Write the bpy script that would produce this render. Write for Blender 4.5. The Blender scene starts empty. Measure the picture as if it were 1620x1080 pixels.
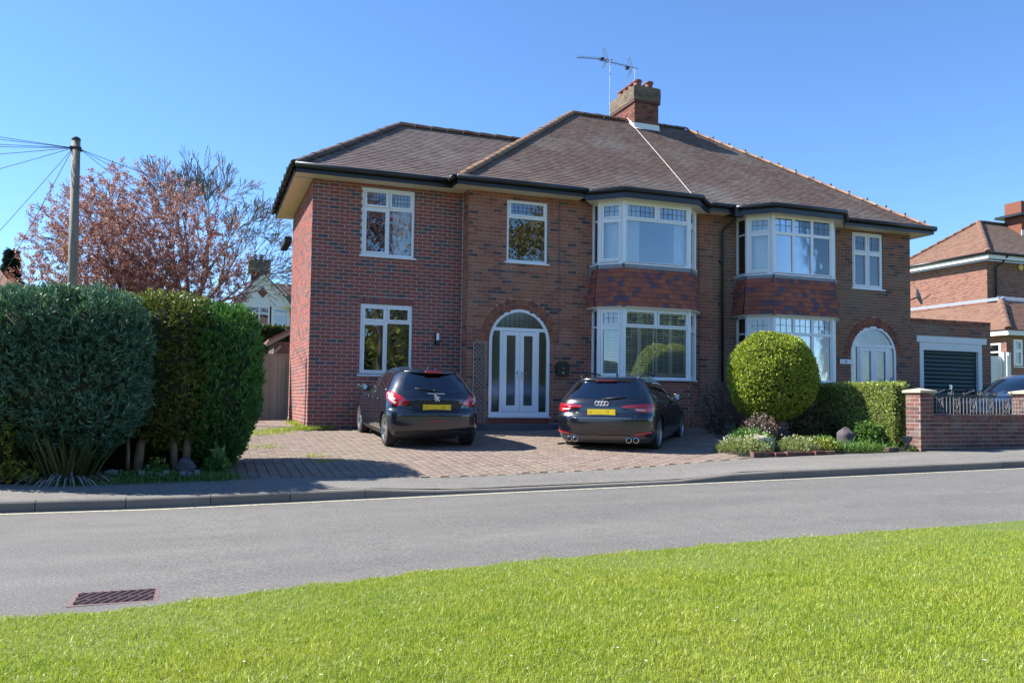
import bpy, bmesh, math, random
import numpy as np
from mathutils import Vector, Matrix

random.seed(7)
RNG = np.random.default_rng(11)
scene = bpy.context.scene
COL = scene.collection
R = math.radians

# ------------------------------------------------------------------ camera
EYE = Vector((-2.201, -18.556, 1.30))
YAW, PITCH, ROLL, FPX = 0.35705, 0.05073, 0.01286, 1320.0
fwd = Vector((math.sin(YAW)*math.cos(PITCH), math.cos(YAW)*math.cos(PITCH), math.sin(PITCH)))
r0 = Vector((math.cos(YAW), -math.sin(YAW), 0)); u0 = r0.cross(fwd)
rt = r0*math.cos(ROLL)+u0*math.sin(ROLL); up = -r0*math.sin(ROLL)+u0*math.cos(ROLL)
camd = bpy.data.cameras.new('camera'); cam = bpy.data.objects.new('camera', camd); COL.objects.link(cam)
cam.matrix_world = Matrix(((rt.x, up.x, -fwd.x, EYE.x), (rt.y, up.y, -fwd.y, EYE.y), (rt.z, up.z, -fwd.z, EYE.z), (0, 0, 0, 1)))
camd.sensor_fit = 'HORIZONTAL'; camd.sensor_width = 36; camd.lens = FPX/1620*36
camd.shift_y = (565.7-540)/1620
camd.clip_start = 0.05; camd.clip_end = 3000
scene.camera = cam

# ------------------------------------------------------------------ sky, sun, exposure
SUN_EL, SUN_PHI = R(42), R(27)          # the sun stands to the left, a little behind the house front
sun_from = Vector((-math.cos(SUN_PHI)*math.cos(SUN_EL), math.sin(SUN_PHI)*math.cos(SUN_EL), math.sin(SUN_EL)))
world = bpy.data.worlds.new('World'); scene.world = world; world.use_nodes = True
wn = world.node_tree; wn.nodes.clear()
sky = wn.nodes.new('ShaderNodeTexSky'); sky.sky_type = 'NISHITA'; sky.sun_disc = False
sky.sun_elevation = SUN_EL; sky.sun_rotation = math.atan2(sun_from.x, sun_from.y)
sky.altitude = 50; sky.air_density = 1.0; sky.dust_density = 0.0; sky.ozone_density = 10.0
bg = wn.nodes.new('ShaderNodeBackground'); bg.inputs['Strength'].default_value = 0.108
wo = wn.nodes.new('ShaderNodeOutputWorld')
wn.links.new(sky.outputs[0], bg.inputs[0]); wn.links.new(bg.outputs[0], wo.inputs[0])
sund = bpy.data.lights.new('sun', 'SUN'); sund.energy = 5.0; sund.angle = R(0.53); sund.color = (1.0, 0.955, 0.88)
sun = bpy.data.objects.new('sun', sund); COL.objects.link(sun)
sun.rotation_euler = (-sun_from).to_track_quat('-Z', 'Y').to_euler()
sun.location = (-20, 10, 25)
vs = scene.view_settings; vs.view_transform = 'Standard'; vs.look = 'None'; vs.exposure = 1.2; vs.gamma = 1.0
vs.use_curve_mapping = False
scene.cycles.max_bounces = 8; scene.cycles.transparent_max_bounces = 24
scene.cycles.use_denoising = True

# ------------------------------------------------------------------ object helpers
ORG = {}
def _link(o, parent, origin):
    COL.objects.link(o)
    if parent is not None: o.parent = parent
    ORG[o.name] = origin
    return o
def thing(name, label, cat, loc=(0, 0, 0), rotz=0.0, group=None):
    o = bpy.data.objects.new(name, None); o.empty_display_size = 0.2
    o.location = loc; o.rotation_euler = (0, 0, rotz)
    _link(o, None, Vector(loc))
    o['label'] = label; o['category'] = cat
    if group: o['group'] = group
    return o
def tag(o, label, cat, group=None):
    o['label'] = label; o['category'] = cat
    if group: o['group'] = group
    return o
def org(parent): return ORG[parent.name] if parent is not None else Vector((0, 0, 0))

class MB:
    """collects polygons (world coordinates) and links them as ONE mesh object"""
    def __init__(s): s.v = []; s.f = []; s.m = []; s.mi = 0
    def add(s, vs_, fs):
        b = len(s.v); s.v.extend([tuple(p) for p in vs_]); s.f.extend([tuple(b+i for i in f) for f in fs]); s.m.extend([s.mi]*len(fs)); return s
    def box(s, a, b):
        x0, y0, z0 = [min(a[i], b[i]) for i in range(3)]; x1, y1, z1 = [max(a[i], b[i]) for i in range(3)]
        return s.add([(x0,y0,z0),(x1,y0,z0),(x1,y1,z0),(x0,y1,z0),(x0,y0,z1),(x1,y0,z1),(x1,y1,z1),(x0,y1,z1)],
              [(0,3,2,1),(4,5,6,7),(0,1,5,4),(1,2,6,5),(2,3,7,6),(3,0,4,7)])
    def obox(s, O, U, V, N, u0, u1, v0, v1, n0, n1):
        """box in an own frame: origin O, axes U, V, N"""
        O, U, V, N = Vector(O), Vector(U), Vector(V), Vector(N)
        P = [O+U*a+V*b+N*c for c in (n0, n1) for (a, b) in ((u0, v0), (u1, v0), (u1, v1), (u0, v1))]
        fl = [(0,3,2,1),(4,5,6,7),(0,1,5,4),(1,2,6,5),(2,3,7,6),(3,0,4,7)]
        if U.cross(V).dot(N)*(u1-u0)*(v1-v0)*(n1-n0) < 0: fl = [f[::-1] for f in fl]
        return s.add(P, fl)
    def quad(s, a, b, c, d): return s.add([a, b, c, d], [(0, 1, 2, 3)])
    def poly(s, pts): return s.add(pts, [tuple(range(len(pts)))])
    def prism(s, pts, d):
        """closed polygon swept along d"""
        n = len(pts); d = Vector(d); P = [Vector(p) for p in pts]
        nn = Vector((0, 0, 0))
        for i in range(n): nn += P[i].cross(P[(i+1) % n])
        if nn.dot(d) > 0: P = P[::-1]
        return s.add(P+[p+d for p in P], [tuple(range(n)), tuple(range(2*n-1, n-1, -1))]+[(i, i+n, (i+1) % n+n, (i+1) % n)[::-1] if False else ((i+1) % n, i, i+n, (i+1) % n+n) for i in range(n)])
    def tube(s, pts, rad, n=8, cap=True):
        pts = [Vector(p) for p in pts]; m = len(pts)
        if not hasattr(rad, '__len__'): rad = [rad]*m
        rings = []; prev = None
        for i, p in enumerate(pts):
            t = (pts[min(i+1, m-1)]-pts[max(i-1, 0)])
            t = t.normalized() if t.length > 1e-9 else Vector((0, 0, 1))
            a = prev if prev is not None else (Vector((0, 0, 1)) if abs(t.z) < .9 else Vector((1, 0, 0)))
            a = a-t*a.dot(t)
            if a.length < 1e-6: a = t.orthogonal()
            a.normalize(); prev = a; b = t.cross(a)
            rings.append([p+(a*math.cos(2*math.pi*k/n)+b*math.sin(2*math.pi*k/n))*rad[i] for k in range(n)])
        V = [q for r_ in rings for q in r_]; F = []
        for i in range(m-1):
            for k in range(n):
                F.append((i*n+k, i*n+(k+1) % n, (i+1)*n+(k+1) % n, (i+1)*n+k))
        if cap: F.append(tuple(range(n))[::-1]); F.append(tuple(range((m-1)*n, m*n)))
        return s.add(V, F)
    def lathe(s, O, prof, n=16, axis='z'):
        """profile [(r, h)] round the axis through O"""
        O = Vector(O); V = []; F = []
        for (r_, h) in prof:
            for k in range(n):
                a = 2*math.pi*k/n; ca, sa = r_*math.cos(a), r_*math.sin(a)
                V.append(O+(Vector((ca, sa, h)) if axis == 'z' else Vector((h, ca, sa)) if axis == 'x' else Vector((sa, h, ca))))
        for i in range(len(prof)-1):
            for k in range(n):
                F.append((i*n+k, i*n+(k+1) % n, (i+1)*n+(k+1) % n, (i+1)*n+k))
        F.append(tuple(range(n))[::-1]); F.append(tuple(range((len(prof)-1)*n, len(prof)*n)))
        return s.add(V, F)
    def build(s, name, mat, parent=None, smooth=False, kind=None):
        o3 = org(parent)
        me = bpy.data.meshes.new(name)
        me.from_pydata([(p[0]-o3.x, p[1]-o3.y, p[2]-o3.z) for p in s.v], [], s.f)
        mats = mat if isinstance(mat, (list, tuple)) else [mat]
        for m in mats: me.materials.append(m)
        if len(mats) > 1: me.polygons.foreach_set('material_index', s.m)
        if smooth: me.polygons.foreach_set('use_smooth', [True]*len(me.polygons))
        me.update()
        o = bpy.data.objects.new(name, me); _link(o, parent, o3)
        if kind: o['kind'] = kind
        return o

def np_mesh(name, V, F, mat, parent=None, smooth=False, kind=None):
    """V (n,3) world coords, F (m,k) index array with k = 3 or 4"""
    o3 = org(parent)
    V = np.asarray(V, np.float32)-np.array(o3, np.float32); F = np.asarray(F, np.int32); k = F.shape[1]
    me = bpy.data.meshes.new(name)
    me.vertices.add(len(V)); me.vertices.foreach_set('co', V.ravel())
    me.loops.add(F.size); me.loops.foreach_set('vertex_index', F.ravel())
    me.polygons.add(len(F)); me.polygons.foreach_set('loop_start', np.arange(0, F.size, k, dtype=np.int32))
    if smooth: me.polygons.foreach_set('use_smooth', np.ones(len(F), bool))
    me.materials.append(mat); me.update(calc_edges=True)
    o = bpy.data.objects.new(name, me); _link(o, parent, o3)
    if kind: o['kind'] = kind
    return o
def structure(o): o['kind'] = 'structure'; return o

# ------------------------------------------------------------------ materials
class NT:
    def __init__(s, name):
        s.mat = bpy.data.materials.new(name); s.mat.use_nodes = True; s.t = s.mat.node_tree; s.t.nodes.clear()
        s.out = s.t.nodes.new('ShaderNodeOutputMaterial')
    def n(s, typ, **kw):
        nd = s.t.nodes.new(typ)
        for k, v in kw.items():
            if k.startswith('_'): setattr(nd, k[1:], v)
            else: nd.inputs[k.replace('__', ' ')].default_value = v
        return nd
    def l(s, a, b): s.t.links.new(a, b)
    def ramp(s, fac, stops, interp='LINEAR'):
        nd = s.t.nodes.new('ShaderNodeValToRGB'); cr = nd.color_ramp; cr.interpolation = interp
        while len(cr.elements) < len(stops): cr.elements.new(0.5)
        for e, (p, c) in zip(cr.elements, stops): e.position = p; e.color = (*c, 1) if len(c) == 3 else c
        s.l(fac, nd.inputs[0]); return nd.outputs[0]
    def coord(s, which='Object', scale=(1, 1, 1)):
        tc = s.n('ShaderNodeTexCoord'); mp = s.n('ShaderNodeMapping'); mp.inputs['Scale'].default_value = scale
        s.l(tc.outputs[which], mp.inputs[0]); return mp.outputs[0]
    def world_coord(s, scale=(1, 1, 1)):
        g = s.n('ShaderNodeNewGeometry'); mp = s.n('ShaderNodeMapping'); mp.inputs['Scale'].default_value = scale
        s.l(g.outputs['Position'], mp.inputs[0]); return mp.outputs[0]
    def noise(s, vec, scale, detail=3, rough=.55):
        nd = s.n('ShaderNodeTexNoise'); nd.inputs['Scale'].default_value = scale; nd.inputs['Detail'].default_value = detail; nd.inputs['Roughness'].default_value = rough
        s.l(vec, nd.inputs['Vector']); return nd.outputs['Fac']
    def mix(s, fac, a, b, mode='MIX'):
        nd = s.n('ShaderNodeMix', _data_type='RGBA', _blend_type=mode)
        for sock, val in ((nd.inputs[0], fac), (nd.inputs[6], a), (nd.inputs[7], b)):
            if hasattr(val, 'links') or hasattr(val, 'is_output'): s.l(val, sock)
            else: sock.default_value = val if not isinstance(val, tuple) else (*val, 1) if len(val) == 3 else val
        return nd.outputs[2]
    def math(s, op, a, b=None):
        nd = s.n('ShaderNodeMath', _operation=op)
        for i, v in enumerate((a, b)):
            if v is None: continue
            if hasattr(v, 'is_output'): s.l(v, nd.inputs[i])
            else: nd.inputs[i].default_value = v
        return nd.outputs[0]
    def rnd(s):
        """one random number for each loose piece and each object"""
        g = s.n('ShaderNodeNewGeometry'); oi = s.n('ShaderNodeObjectInfo')
        return s.math('FRACT', s.math('ADD', g.outputs['Random Per Island'], oi.outputs['Random']))
    def bump(s, h, strength=.3, dist=.01):
        nd = s.n('ShaderNodeBump'); nd.inputs['Strength'].default_value = strength; nd.inputs['Distance'].default_value = dist
        s.l(h, nd.inputs['Height']); return nd.outputs[0]
    def bsdf(s, color, rough=.6, normal=None, metallic=0., spec=.5, **kw):
        p = s.n('ShaderNodeBsdfPrincipled')
        for sock, val in (('Base Color', color), ('Roughness', rough), ('Metallic', metallic), ('Specular IOR Level', spec)):
            if hasattr(val, 'is_output'): s.l(val, p.inputs[sock])
            else: p.inputs[sock].default_value = (*val, 1) if isinstance(val, tuple) else val
        if normal is not None: s.l(normal, p.inputs['Normal'])
        for k, v in kw.items(): p.inputs[k.replace('_', ' ')].default_value = v
        s.l(p.outputs[0], s.out.inputs[0]); return p

def plain(name, c, rough=.6, metallic=0., var=.12, scale=6., spec=.5, bump=0., **kw):
    t = NT(name); v = t.coord()
    f = t.noise(v, scale, 4)
    col = t.mix(t.math('MULTIPLY', f, 1.0), tuple(x*(1-var) for x in c), tuple(min(1, x*(1+var)) for x in c))
    nrm = t.bump(t.noise(v, scale*8, 3), bump, .004) if bump else None
    t.bsdf(col, rough, nrm, metallic, spec, **kw); return t.mat

def piece_mat(name, stops, rough=.85, grain=45., patch=None, bump=.25, dist=.004, interp='LINEAR', spec=.3):
    """bricks, tiles, blocks: a colour for each piece, grain on it, soft patches of weathering (shade tone on the kerb) across them"""
    t = NT(name); w = t.world_coord()
    base = t.ramp(t.rnd(), stops, interp)
    g = t.noise(w, grain, 4)
    col = t.mix(t.math('MULTIPLY', g, .55), base, t.mix(.5, base, (.02, .018, .018)))
    if patch:
        pc, pscale, pamt = patch
        pf = t.ramp(t.noise(w, pscale, 5, .6), [(.48, (0, 0, 0)), (.68, (1, 1, 1))])
        col = t.mix(t.math('MULTIPLY', pf, pamt), col, pc)
    t.bsdf(col, rough, t.bump(g, bump, dist), spec=spec); return t.mat

M = {}
M['ext_brick'] = piece_mat('red extension brick', [(0, (.21, .085, .075)), (.15, (.27, .085, .07)), (.55, (.36, .10, .078)), (.80, (.31, .095, .075)), (.845, (.17, .10, .098)), (.92, (.13, .092, .098)), (1, (.105, .085, .095))], patch=((.25, .13, .11), .8, .35))
M['main_brick'] = piece_mat('weathered brown red brick', [(0, (0.342, 0.130, 0.081)), (.3, (0.408, 0.172, 0.110)), (.6, (0.342, 0.118, 0.079)), (.86, (0.275, 0.101, 0.077)), (.90, (0.157, 0.088, 0.084)), (.96, (0.095, 0.067, 0.075)), (1, (0.081, 0.063, 0.075))], patch=((.32, .21, .15), .8, .42))
M['right_brick'] = piece_mat('dark weathered brick', [(0, (.27, .115, .075)), (.4, (.32, .145, .092)), (.7, (.25, .105, .075)), (.88, (.175, .10, .078)), (.94, (.10, .075, .078)), (1, (.08, .07, .075))], patch=((.23, .175, .125), .8, .6))
M['arch_brick'] = piece_mat('arch brick', [(0, (0.372, 0.146, 0.085)), (.6, (0.315, 0.101, 0.061)), (1, (0.172, 0.077, 0.061))])
M['wall_brick'] = piece_mat('old garden wall brick', [(0, (0.185, 0.080, 0.062)), (.4, (0.228, 0.100, 0.080)), (.7, (0.151, 0.061, 0.054)), (.9, (0.093, 0.061, 0.062)), (1, (0.211, 0.153, 0.131))], patch=((.22, .18, .14), 3.2, .5))
M['nbr_brick'] = piece_mat('orange brick', [(0, (0.255, 0.095, 0.058)), (.5, (0.289, 0.119, 0.072)), (.8, (0.212, 0.074, 0.047)), (1, (0.162, 0.055, 0.042))])
M['chim_brick'] = piece_mat('chimney brick', [(0, (.27, .10, .065)), (.5, (.21, .068, .047)), (.8, (.12, .05, .042)), (1, (.07, .042, .042))], patch=((.07, .065, .05), 2.2, .5))
M['mortar'] = plain('grey mortar', (.52, .46, .40), .95, var=.2, scale=5, bump=.4)
M['mortar_old'] = plain('old mortar', (.38, .30, .225), .95, var=.3, scale=3, bump=.4)
M['mortar_wall'] = plain('pale lime mortar', (.42, .38, .32), .95, var=.3, scale=3, bump=.4)
M['roof_tile'] = piece_mat('brown clay plain tile', [(0, (0.151, 0.099, 0.083)), (.3, (0.187, 0.131, 0.110)), (.6, (0.175, 0.108, 0.087)), (.85, (0.218, 0.149, 0.124)), (1, (0.127, 0.095, 0.087))], patch=((.23, .215, .19), .55, .6), grain=30)
M['roof_tile_new'] = piece_mat('greyish brown tile', [(0, (0.158, 0.118, 0.103)), (.4, (0.200, 0.153, 0.140)), (.8, (0.182, 0.136, 0.119)), (1, (0.227, 0.179, 0.159))], patch=((.25, .23, .215), .7, .45), grain=30)
M['ridge'] = piece_mat('orange clay ridge tile', [(0, (.27, .145, .085)), (.5, (.34, .185, .11)), (1, (.22, .12, .08))], patch=((.30, .27, .16), 2.5, .5), grain=25)
M['hip_dark'] = piece_mat('dark hip tile', [(0, (0.111, 0.081, 0.068)), (.5, (0.156, 0.107, 0.081)), (1, (0.182, 0.117, 0.088))], grain=25)
M['hang_tile'] = piece_mat('red hanging tile', [(0, (0.289, 0.090, 0.070)), (.3, (0.358, 0.118, 0.077)), (.55, (0.413, 0.134, 0.081)), (.72, (0.275, 0.092, 0.077)), (.8, (0.144, 0.088, 0.112)), (.9, (0.117, 0.090, 0.133)), (1, (0.207, 0.088, 0.081))], patch=((.12, .07, .06), 1.4, .35), grain=30)
M['nbr_tile'] = piece_mat('orange roof tile', [(0, (0.216, 0.115, 0.078)), (.5, (0.240, 0.137, 0.094)), (1, (0.180, 0.094, 0.066))], grain=25)
M['nbr_tile2'] = piece_mat('grey brown roof tile', [(0, (.19, .125, .095)), (.5, (.23, .155, .12)), (1, (.17, .115, .085))], grain=25)
M['paver'] = piece_mat('worn block paver', [(0, (0.226, 0.174, 0.142)), (.3, (0.268, 0.201, 0.162)), (.6, (0.247, 0.180, 0.142)), (.85, (0.210, 0.158, 0.132)), (1, (0.294, 0.232, 0.188))], patch=((.20, .18, .12), .8, .4), grain=60)
M['joint'] = plain('sandy joint', (.085, .08, .06), .95, var=.4, scale=3, bump=.5)
M['kerb'] = piece_mat('concrete kerb', [(0, (.20, .18, .155)), (.5, (.25, .225, .19)), (1, (.19, .175, .155))], grain=90, bump=.6, dist=.006, patch=((.13, .12, .105), 2, .5))  # the dark patch stands in for shade on the kerb face
M['upvc'] = plain('white plastic frame', (.80, .81, .82), .28, var=.02, scale=3)
M['white_paint'] = plain('white painted timber', (.74, .735, .70), .5, var=.05, scale=4)
M['cream'] = plain('cream soffit board', (.66, .59, .46), .5, var=.08, scale=3)
M['white_render'] = plain('white render', (.78, .78, .76), .8, var=.06, scale=2, bump=.3)
M['black_gutter'] = plain('black plastic gutter', (.016, .017, .02), .33, var=.2, scale=3)
M['lead'] = plain('grey lead', (.23, .25, .28), .55, var=.3, scale=8, bump=.3)
M['white_lead'] = plain('white mortar fillet', (.72, .70, .66), .8, var=.1, scale=8)
M['came'] = plain('lead came', (.07, .075, .08), .5, var=.1)
M['room'] = plain('dim plaster', (.42, .39, .35), .9, var=.1, scale=1)
M['curtain'] = plain('pale curtain', (.72, .70, .64), .9, var=.06, scale=5)
M['curtain_grey'] = plain('grey curtain', (.45, .43, .40), .9, var=.1, scale=5)
M['blind'] = plain('peach blind', (.62, .42, .31), .85, var=.08, scale=4)
M['shutter'] = plain('white shutter slat', (.78, .77, .72), .45, var=.03)
M['black'] = plain('black painted metal', (.012, .012, .014), .35, var=.2)
M['iron'] = plain('wrought iron', (.022, .021, .022), .45, var=.3, scale=20)
M['iron_dull'] = plain('grey iron', (.19, .175, .165), .5, var=.3, scale=20)  # even grey, paler than the wrought iron
M['steel'] = plain('bright steel', (.62, .63, .65), .25, 1.0, var=.05)
M['rusty'] = plain('rusty cast iron', (.21, .14, .125), .6, .3, var=.35, scale=14, bump=.4)
M['void'] = plain('dark pit', (.01, .01, .01), .9, var=.1)
M['step_blue'] = plain('blue grey painted step', (.075, .09, .11), .55, var=.3, scale=5, bump=.3)
M['red_sill'] = plain('red quarry sill', (.23, .06, .045), .6, var=.3, scale=8, bump=.2)
M['stone_cap'] = plain('pale coping stone', (.46, .40, .29), .85, var=.2, scale=6, bump=.5)
M['garage_green'] = plain('dark green steel door', (.016, .045, .038), .36, var=.15, scale=3)
M['pot'] = plain('red clay pot', (.23, .075, .055), .7, var=.25, scale=9, bump=.2)
M['pot_cap'] = plain('mossy mortar cap', (.10, .095, .07), .95, var=.5, scale=6, bump=.6)
M['trellis'] = plain('weathered trellis', (.32, .29, .26), .8, var=.25, scale=12)
M['grey_box'] = plain('grey green plastic', (.10, .13, .11), .5, var=.15)
M['sign'] = plain('white name plate', (.82, .82, .82), .4, var=.03)
M['ink'] = plain('black lettering', (.02, .02, .02), .5, var=.1)
M['lampglass'] = plain('white lamp glass', (.85, .85, .85), .3, var=.02)
M['dish'] = plain('pale grey dish', (.62, .63, .64), .45, var=.05)
M['yellow_box'] = plain('yellow alarm box', (.75, .48, .10), .45, var=.05)

def fence_mat():
    t = NT('weathered fence board'); v = t.coord('Object', (3, 3, .5))
    g = t.noise(v, 9, 6, .7); c = t.ramp(t.rnd(), [(0, (.25, .225, .17)), (.5, (.32, .285, .215)), (1, (.37, .33, .255))])
    t.bsdf(t.mix(t.math('MULTIPLY', g, .8), c, (.20, .17, .13)), .9, t.bump(g, .4, .006)); return t.mat
M['fence'] = fence_mat()
def pole_mat():
    t = NT('timber pole'); v = t.coord('Object', (6, 6, .5)); g = t.noise(v, 5, 6, .7)
    t.bsdf(t.ramp(g, [(.3, (.14, .12, .095)), (.7, (.30, .265, .215))]), .85, t.bump(g, .5, .01)); return t.mat
M['pole'] = pole_mat()
def bark_mat(name, a, b):
    t = NT(name); v = t.world_coord((8, 8, 1.6)); g = t.noise(v, 2.5, 6, .7)
    t.bsdf(t.ramp(g, [(.3, a), (.7, b)]), .9, t.bump(g, .7, .02)); return t.mat
M['bark'] = bark_mat('brown bark', (.06, .042, .03), (.17, .125, .09))
M['bark_grey'] = bark_mat('grey beech bark', (.115, .095, .085), (.21, .175, .155))
M['bark_red'] = bark_mat('dark plum bark', (.065, .042, .04), (.14, .09, .08))
M['bark_tan'] = bark_mat('tan trunk bark', (.17, .10, .06), (.33, .225, .145))

def leaf_mat(name, stops, rough=.5, trans=.3, spec=.4):
    t = NT(name); base = t.ramp(t.rnd(), stops)
    p = t.bsdf(base, rough, spec=spec)
    tr = t.n('ShaderNodeBsdfTranslucent'); t.l(t.mix(1.0, base, (1.0, 1.0, .55), 'MULTIPLY'), tr.inputs[0])
    mx = t.n('ShaderNodeMixShader'); mx.inputs[0].default_value = trans
    t.l(p.outputs[0], mx.inputs[1]); t.l(tr.outputs[0], mx.inputs[2]); t.l(mx.outputs[0], t.out.inputs[0]); return t.mat
M['lf_blue'] = leaf_mat('blue green conifer', [(0, (0.054, 0.129, 0.084)), (.4, (0.084, 0.188, 0.118)), (.8, (0.134, 0.255, 0.157)), (1, (0.225, 0.327, 0.197))], trans=.15)
M['lf_yew'] = leaf_mat('deep green conifer', [(0, (0.048, 0.135, 0.041)), (.5, (0.084, 0.216, 0.055)), (.85, (0.150, 0.315, 0.072)), (1, (0.300, 0.420, 0.076))], trans=.18)
M['lf_olive'] = leaf_mat('olive conifer', [(0, (0.082, 0.117, 0.023)), (.5, (0.140, 0.182, 0.031)), (.85, (0.199, 0.222, 0.035)), (1, (0.234, 0.164, 0.043))], trans=.18)
M['lf_gold'] = leaf_mat('golden green bush', [(0, (0.096, 0.136, 0.021)), (.5, (0.192, 0.240, 0.029)), (1, (0.352, 0.352, 0.046))], trans=.3)
M['lf_ball'] = leaf_mat('clipped yew ball', [(0, (0.118, 0.194, 0.030)), (.4, (0.251, 0.338, 0.046)), (.8, (0.434, 0.500, 0.056)), (1, (0.670, 0.645, 0.090))], trans=.2)
M['lf_box'] = leaf_mat('clipped privet', [(0, (0.128, 0.203, 0.045)), (.4, (0.255, 0.344, 0.068)), (.75, (0.396, 0.452, 0.102)), (1, (0.612, 0.595, 0.225))], trans=.25)
M['lf_copper'] = leaf_mat('copper red leaf', [(0, (0.204, 0.084, 0.109)), (.4, (0.348, 0.144, 0.157)), (.75, (0.450, 0.222, 0.217)), (1, (0.523, 0.394, 0.353))], trans=.4)
M['lf_green'] = leaf_mat('fresh green leaf', [(0, (0.053, 0.128, 0.030)), (.5, (0.105, 0.225, 0.045)), (1, (0.210, 0.330, 0.075))], trans=.3)
M['lf_pale'] = leaf_mat('pale variegated leaf', [(0, (.16, .22, .07)), (.5, (.26, .31, .12)), (1, (.42, .42, .22))], trans=.3)
M['lf_dark'] = leaf_mat('dark shrub leaf', [(0, (0.030, 0.053, 0.018)), (.5, (0.060, 0.090, 0.027)), (.8, (0.112, 0.090, 0.033)), (1, (0.180, 0.090, 0.045))], trans=.2)
M['lf_far'] = leaf_mat('far hedge leaf', [(0, (.03, .06, .018)), (.5, (.065, .11, .03)), (1, (.12, .17, .045))], trans=.2)
M['lf_spruce'] = leaf_mat('dark spruce', [(0, (.012, .03, .02)), (1, (.035, .06, .04))], trans=.1)
M['lf_dry'] = leaf_mat('dry flower head', [(0, (.15, .10, .08)), (.5, (.24, .17, .14)), (1, (.33, .26, .22))], trans=.2)
M['lf_flax'] = leaf_mat('flax leaf', [(0, (.045, .07, .02)), (.6, (.085, .115, .03)), (.85, (.16, .14, .05)), (1, (.25, .19, .08))], trans=.2)
M['lf_deadflax'] = leaf_mat('dead flax leaf', [(0, (.22, .20, .19)), (1, (.42, .38, .36))], trans=.1)
M['lf_white'] = leaf_mat('white petal', [(0, (.75, .75, .72)), (1, (.85, .85, .80))], trans=.3)
M['lf_straw'] = leaf_mat('dry straw', [(0, (.42, .36, .20)), (1, (.62, .56, .38))], trans=.2)
M['lf_yellow'] = leaf_mat('yellow petal', [(0, (.70, .52, .05)), (1, (.80, .65, .08))], trans=.3)
M['lf_ochre'] = leaf_mat('spring ochre leaf', [(0, (.15, .13, .03)), (.5, (.22, .19, .04)), (1, (.26, .14, .05))], trans=.3)
M['core'] = plain('dark crown filler', (.035, .042, .022), .95, var=.4, scale=8)  # solid dark filler added inside crowns to block light and view
M['stone'] = plain('garden boulder', (.42, .36, .26), .9, var=.35, scale=5, bump=.8)
M['stone_dark'] = plain('purple grey boulder', (.10, .085, .095), .9, var=.5, scale=6, bump=.9)
M['stone_grey'] = plain('grey boulder', (.20, .195, .20), .9, var=.35, scale=5, bump=.8)

def asphalt(name, a, b, fine=48., tracks=True):
    t = NT(name); w = t.world_coord()
    g = t.noise(w, fine, 4, .75); g2 = t.noise(w, fine*3.1, 2); big = t.noise(t.world_coord((.22, 1.2, 1)), 1.0, 5, .6); med = t.noise(w, 3.5, 4, .6)
    c = t.mix(t.ramp(big, [(.35, (0, 0, 0)), (.68, (1, 1, 1))]), a, b)
    c = t.mix(t.ramp(med, [(.45, (0, 0, 0)), (.75, (.35, .35, .35))]), c, tuple(x*.72 for x in a))
    sp = t.ramp(g, [(.26, (.30, .30, .30)), (.44, (.82, .82, .82)), (.56, (1.08, 1.07, 1.05)), (.70, (1.75, 1.72, 1.65))])
    c = t.mix(1.0, c, sp, 'MULTIPLY')
    c = t.mix(1.0, c, t.ramp(g2, [(.3, (.8, .8, .8)), (.6, (1.05, 1.05, 1.05)), (.75, (1.5, 1.5, 1.45))]), 'MULTIPLY')
    # hairline cracks
    v = t.n('ShaderNodeTexVoronoi', _feature='DISTANCE_TO_EDGE'); v.inputs['Scale'].default_value = .55
    wv = t.mix(.12, w, t.n('ShaderNodeTexNoise', Scale=2.5).outputs['Color'], 'ADD'); t.l(wv, v.inputs['Vector'])
    ck = t.ramp(v.outputs['Distance'], [(0, (1, 1, 1)), (.0035, (0, 0, 0))])
    c = t.mix(t.math('MULTIPLY', ck, t.math('MULTIPLY', t.ramp(med, [(.5, (0, 0, 0)), (.7, (1, 1, 1))]), .35)), c, tuple(x*.35 for x in a))
    t.bsdf(c, .85, t.bump(t.math('ADD', g, g2), .5, .006), spec=.3); return t.mat
M['road'] = asphalt('road asphalt', (.148, .142, .132), (.185, .177, .163))
M['pave'] = asphalt('footway asphalt', (.18, .17, .155), (.235, .222, .20), 45.)
def line_mat():
    t = NT('faded cream road paint'); w = t.world_coord(); g = t.noise(w, 25, 5, .7)
    t.bsdf(t.ramp(g, [(.36, (.19, .185, .16)), (.5, (.50, .47, .33)), (.7, (.58, .54, .38))]), .75); return t.mat
M['line'] = line_mat()
def soil_mat():
    t = NT('garden soil and grass'); w = t.world_coord(); g = t.noise(w, 14, 5, .65); b = t.noise(w, .35, 4)
    c = t.mix(t.ramp(b, [(.42, (0, 0, 0)), (.58, (1, 1, 1))]), (.07, .052, .035), (.075, .11, .03))
    t.bsdf(t.mix(t.math('MULTIPLY', g, .6), c, (.03, .025, .018)), .95, t.bump(g, .6, .02)); return t.mat
M['soil'] = soil_mat()
def turf_mat():
    t = NT('turf soil'); w = t.world_coord(); g = t.noise(w, 30, 5, .65); b = t.noise(w, 1.2, 4)
    c = t.mix(b, (.10, .15, .018), (.16, .21, .03))
    t.bsdf(t.mix(t.math('MULTIPLY', g, .6), c, (.07, .08, .02)), .95, t.bump(g, .6, .02)); return t.mat
M['turf'] = turf_mat()
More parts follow.
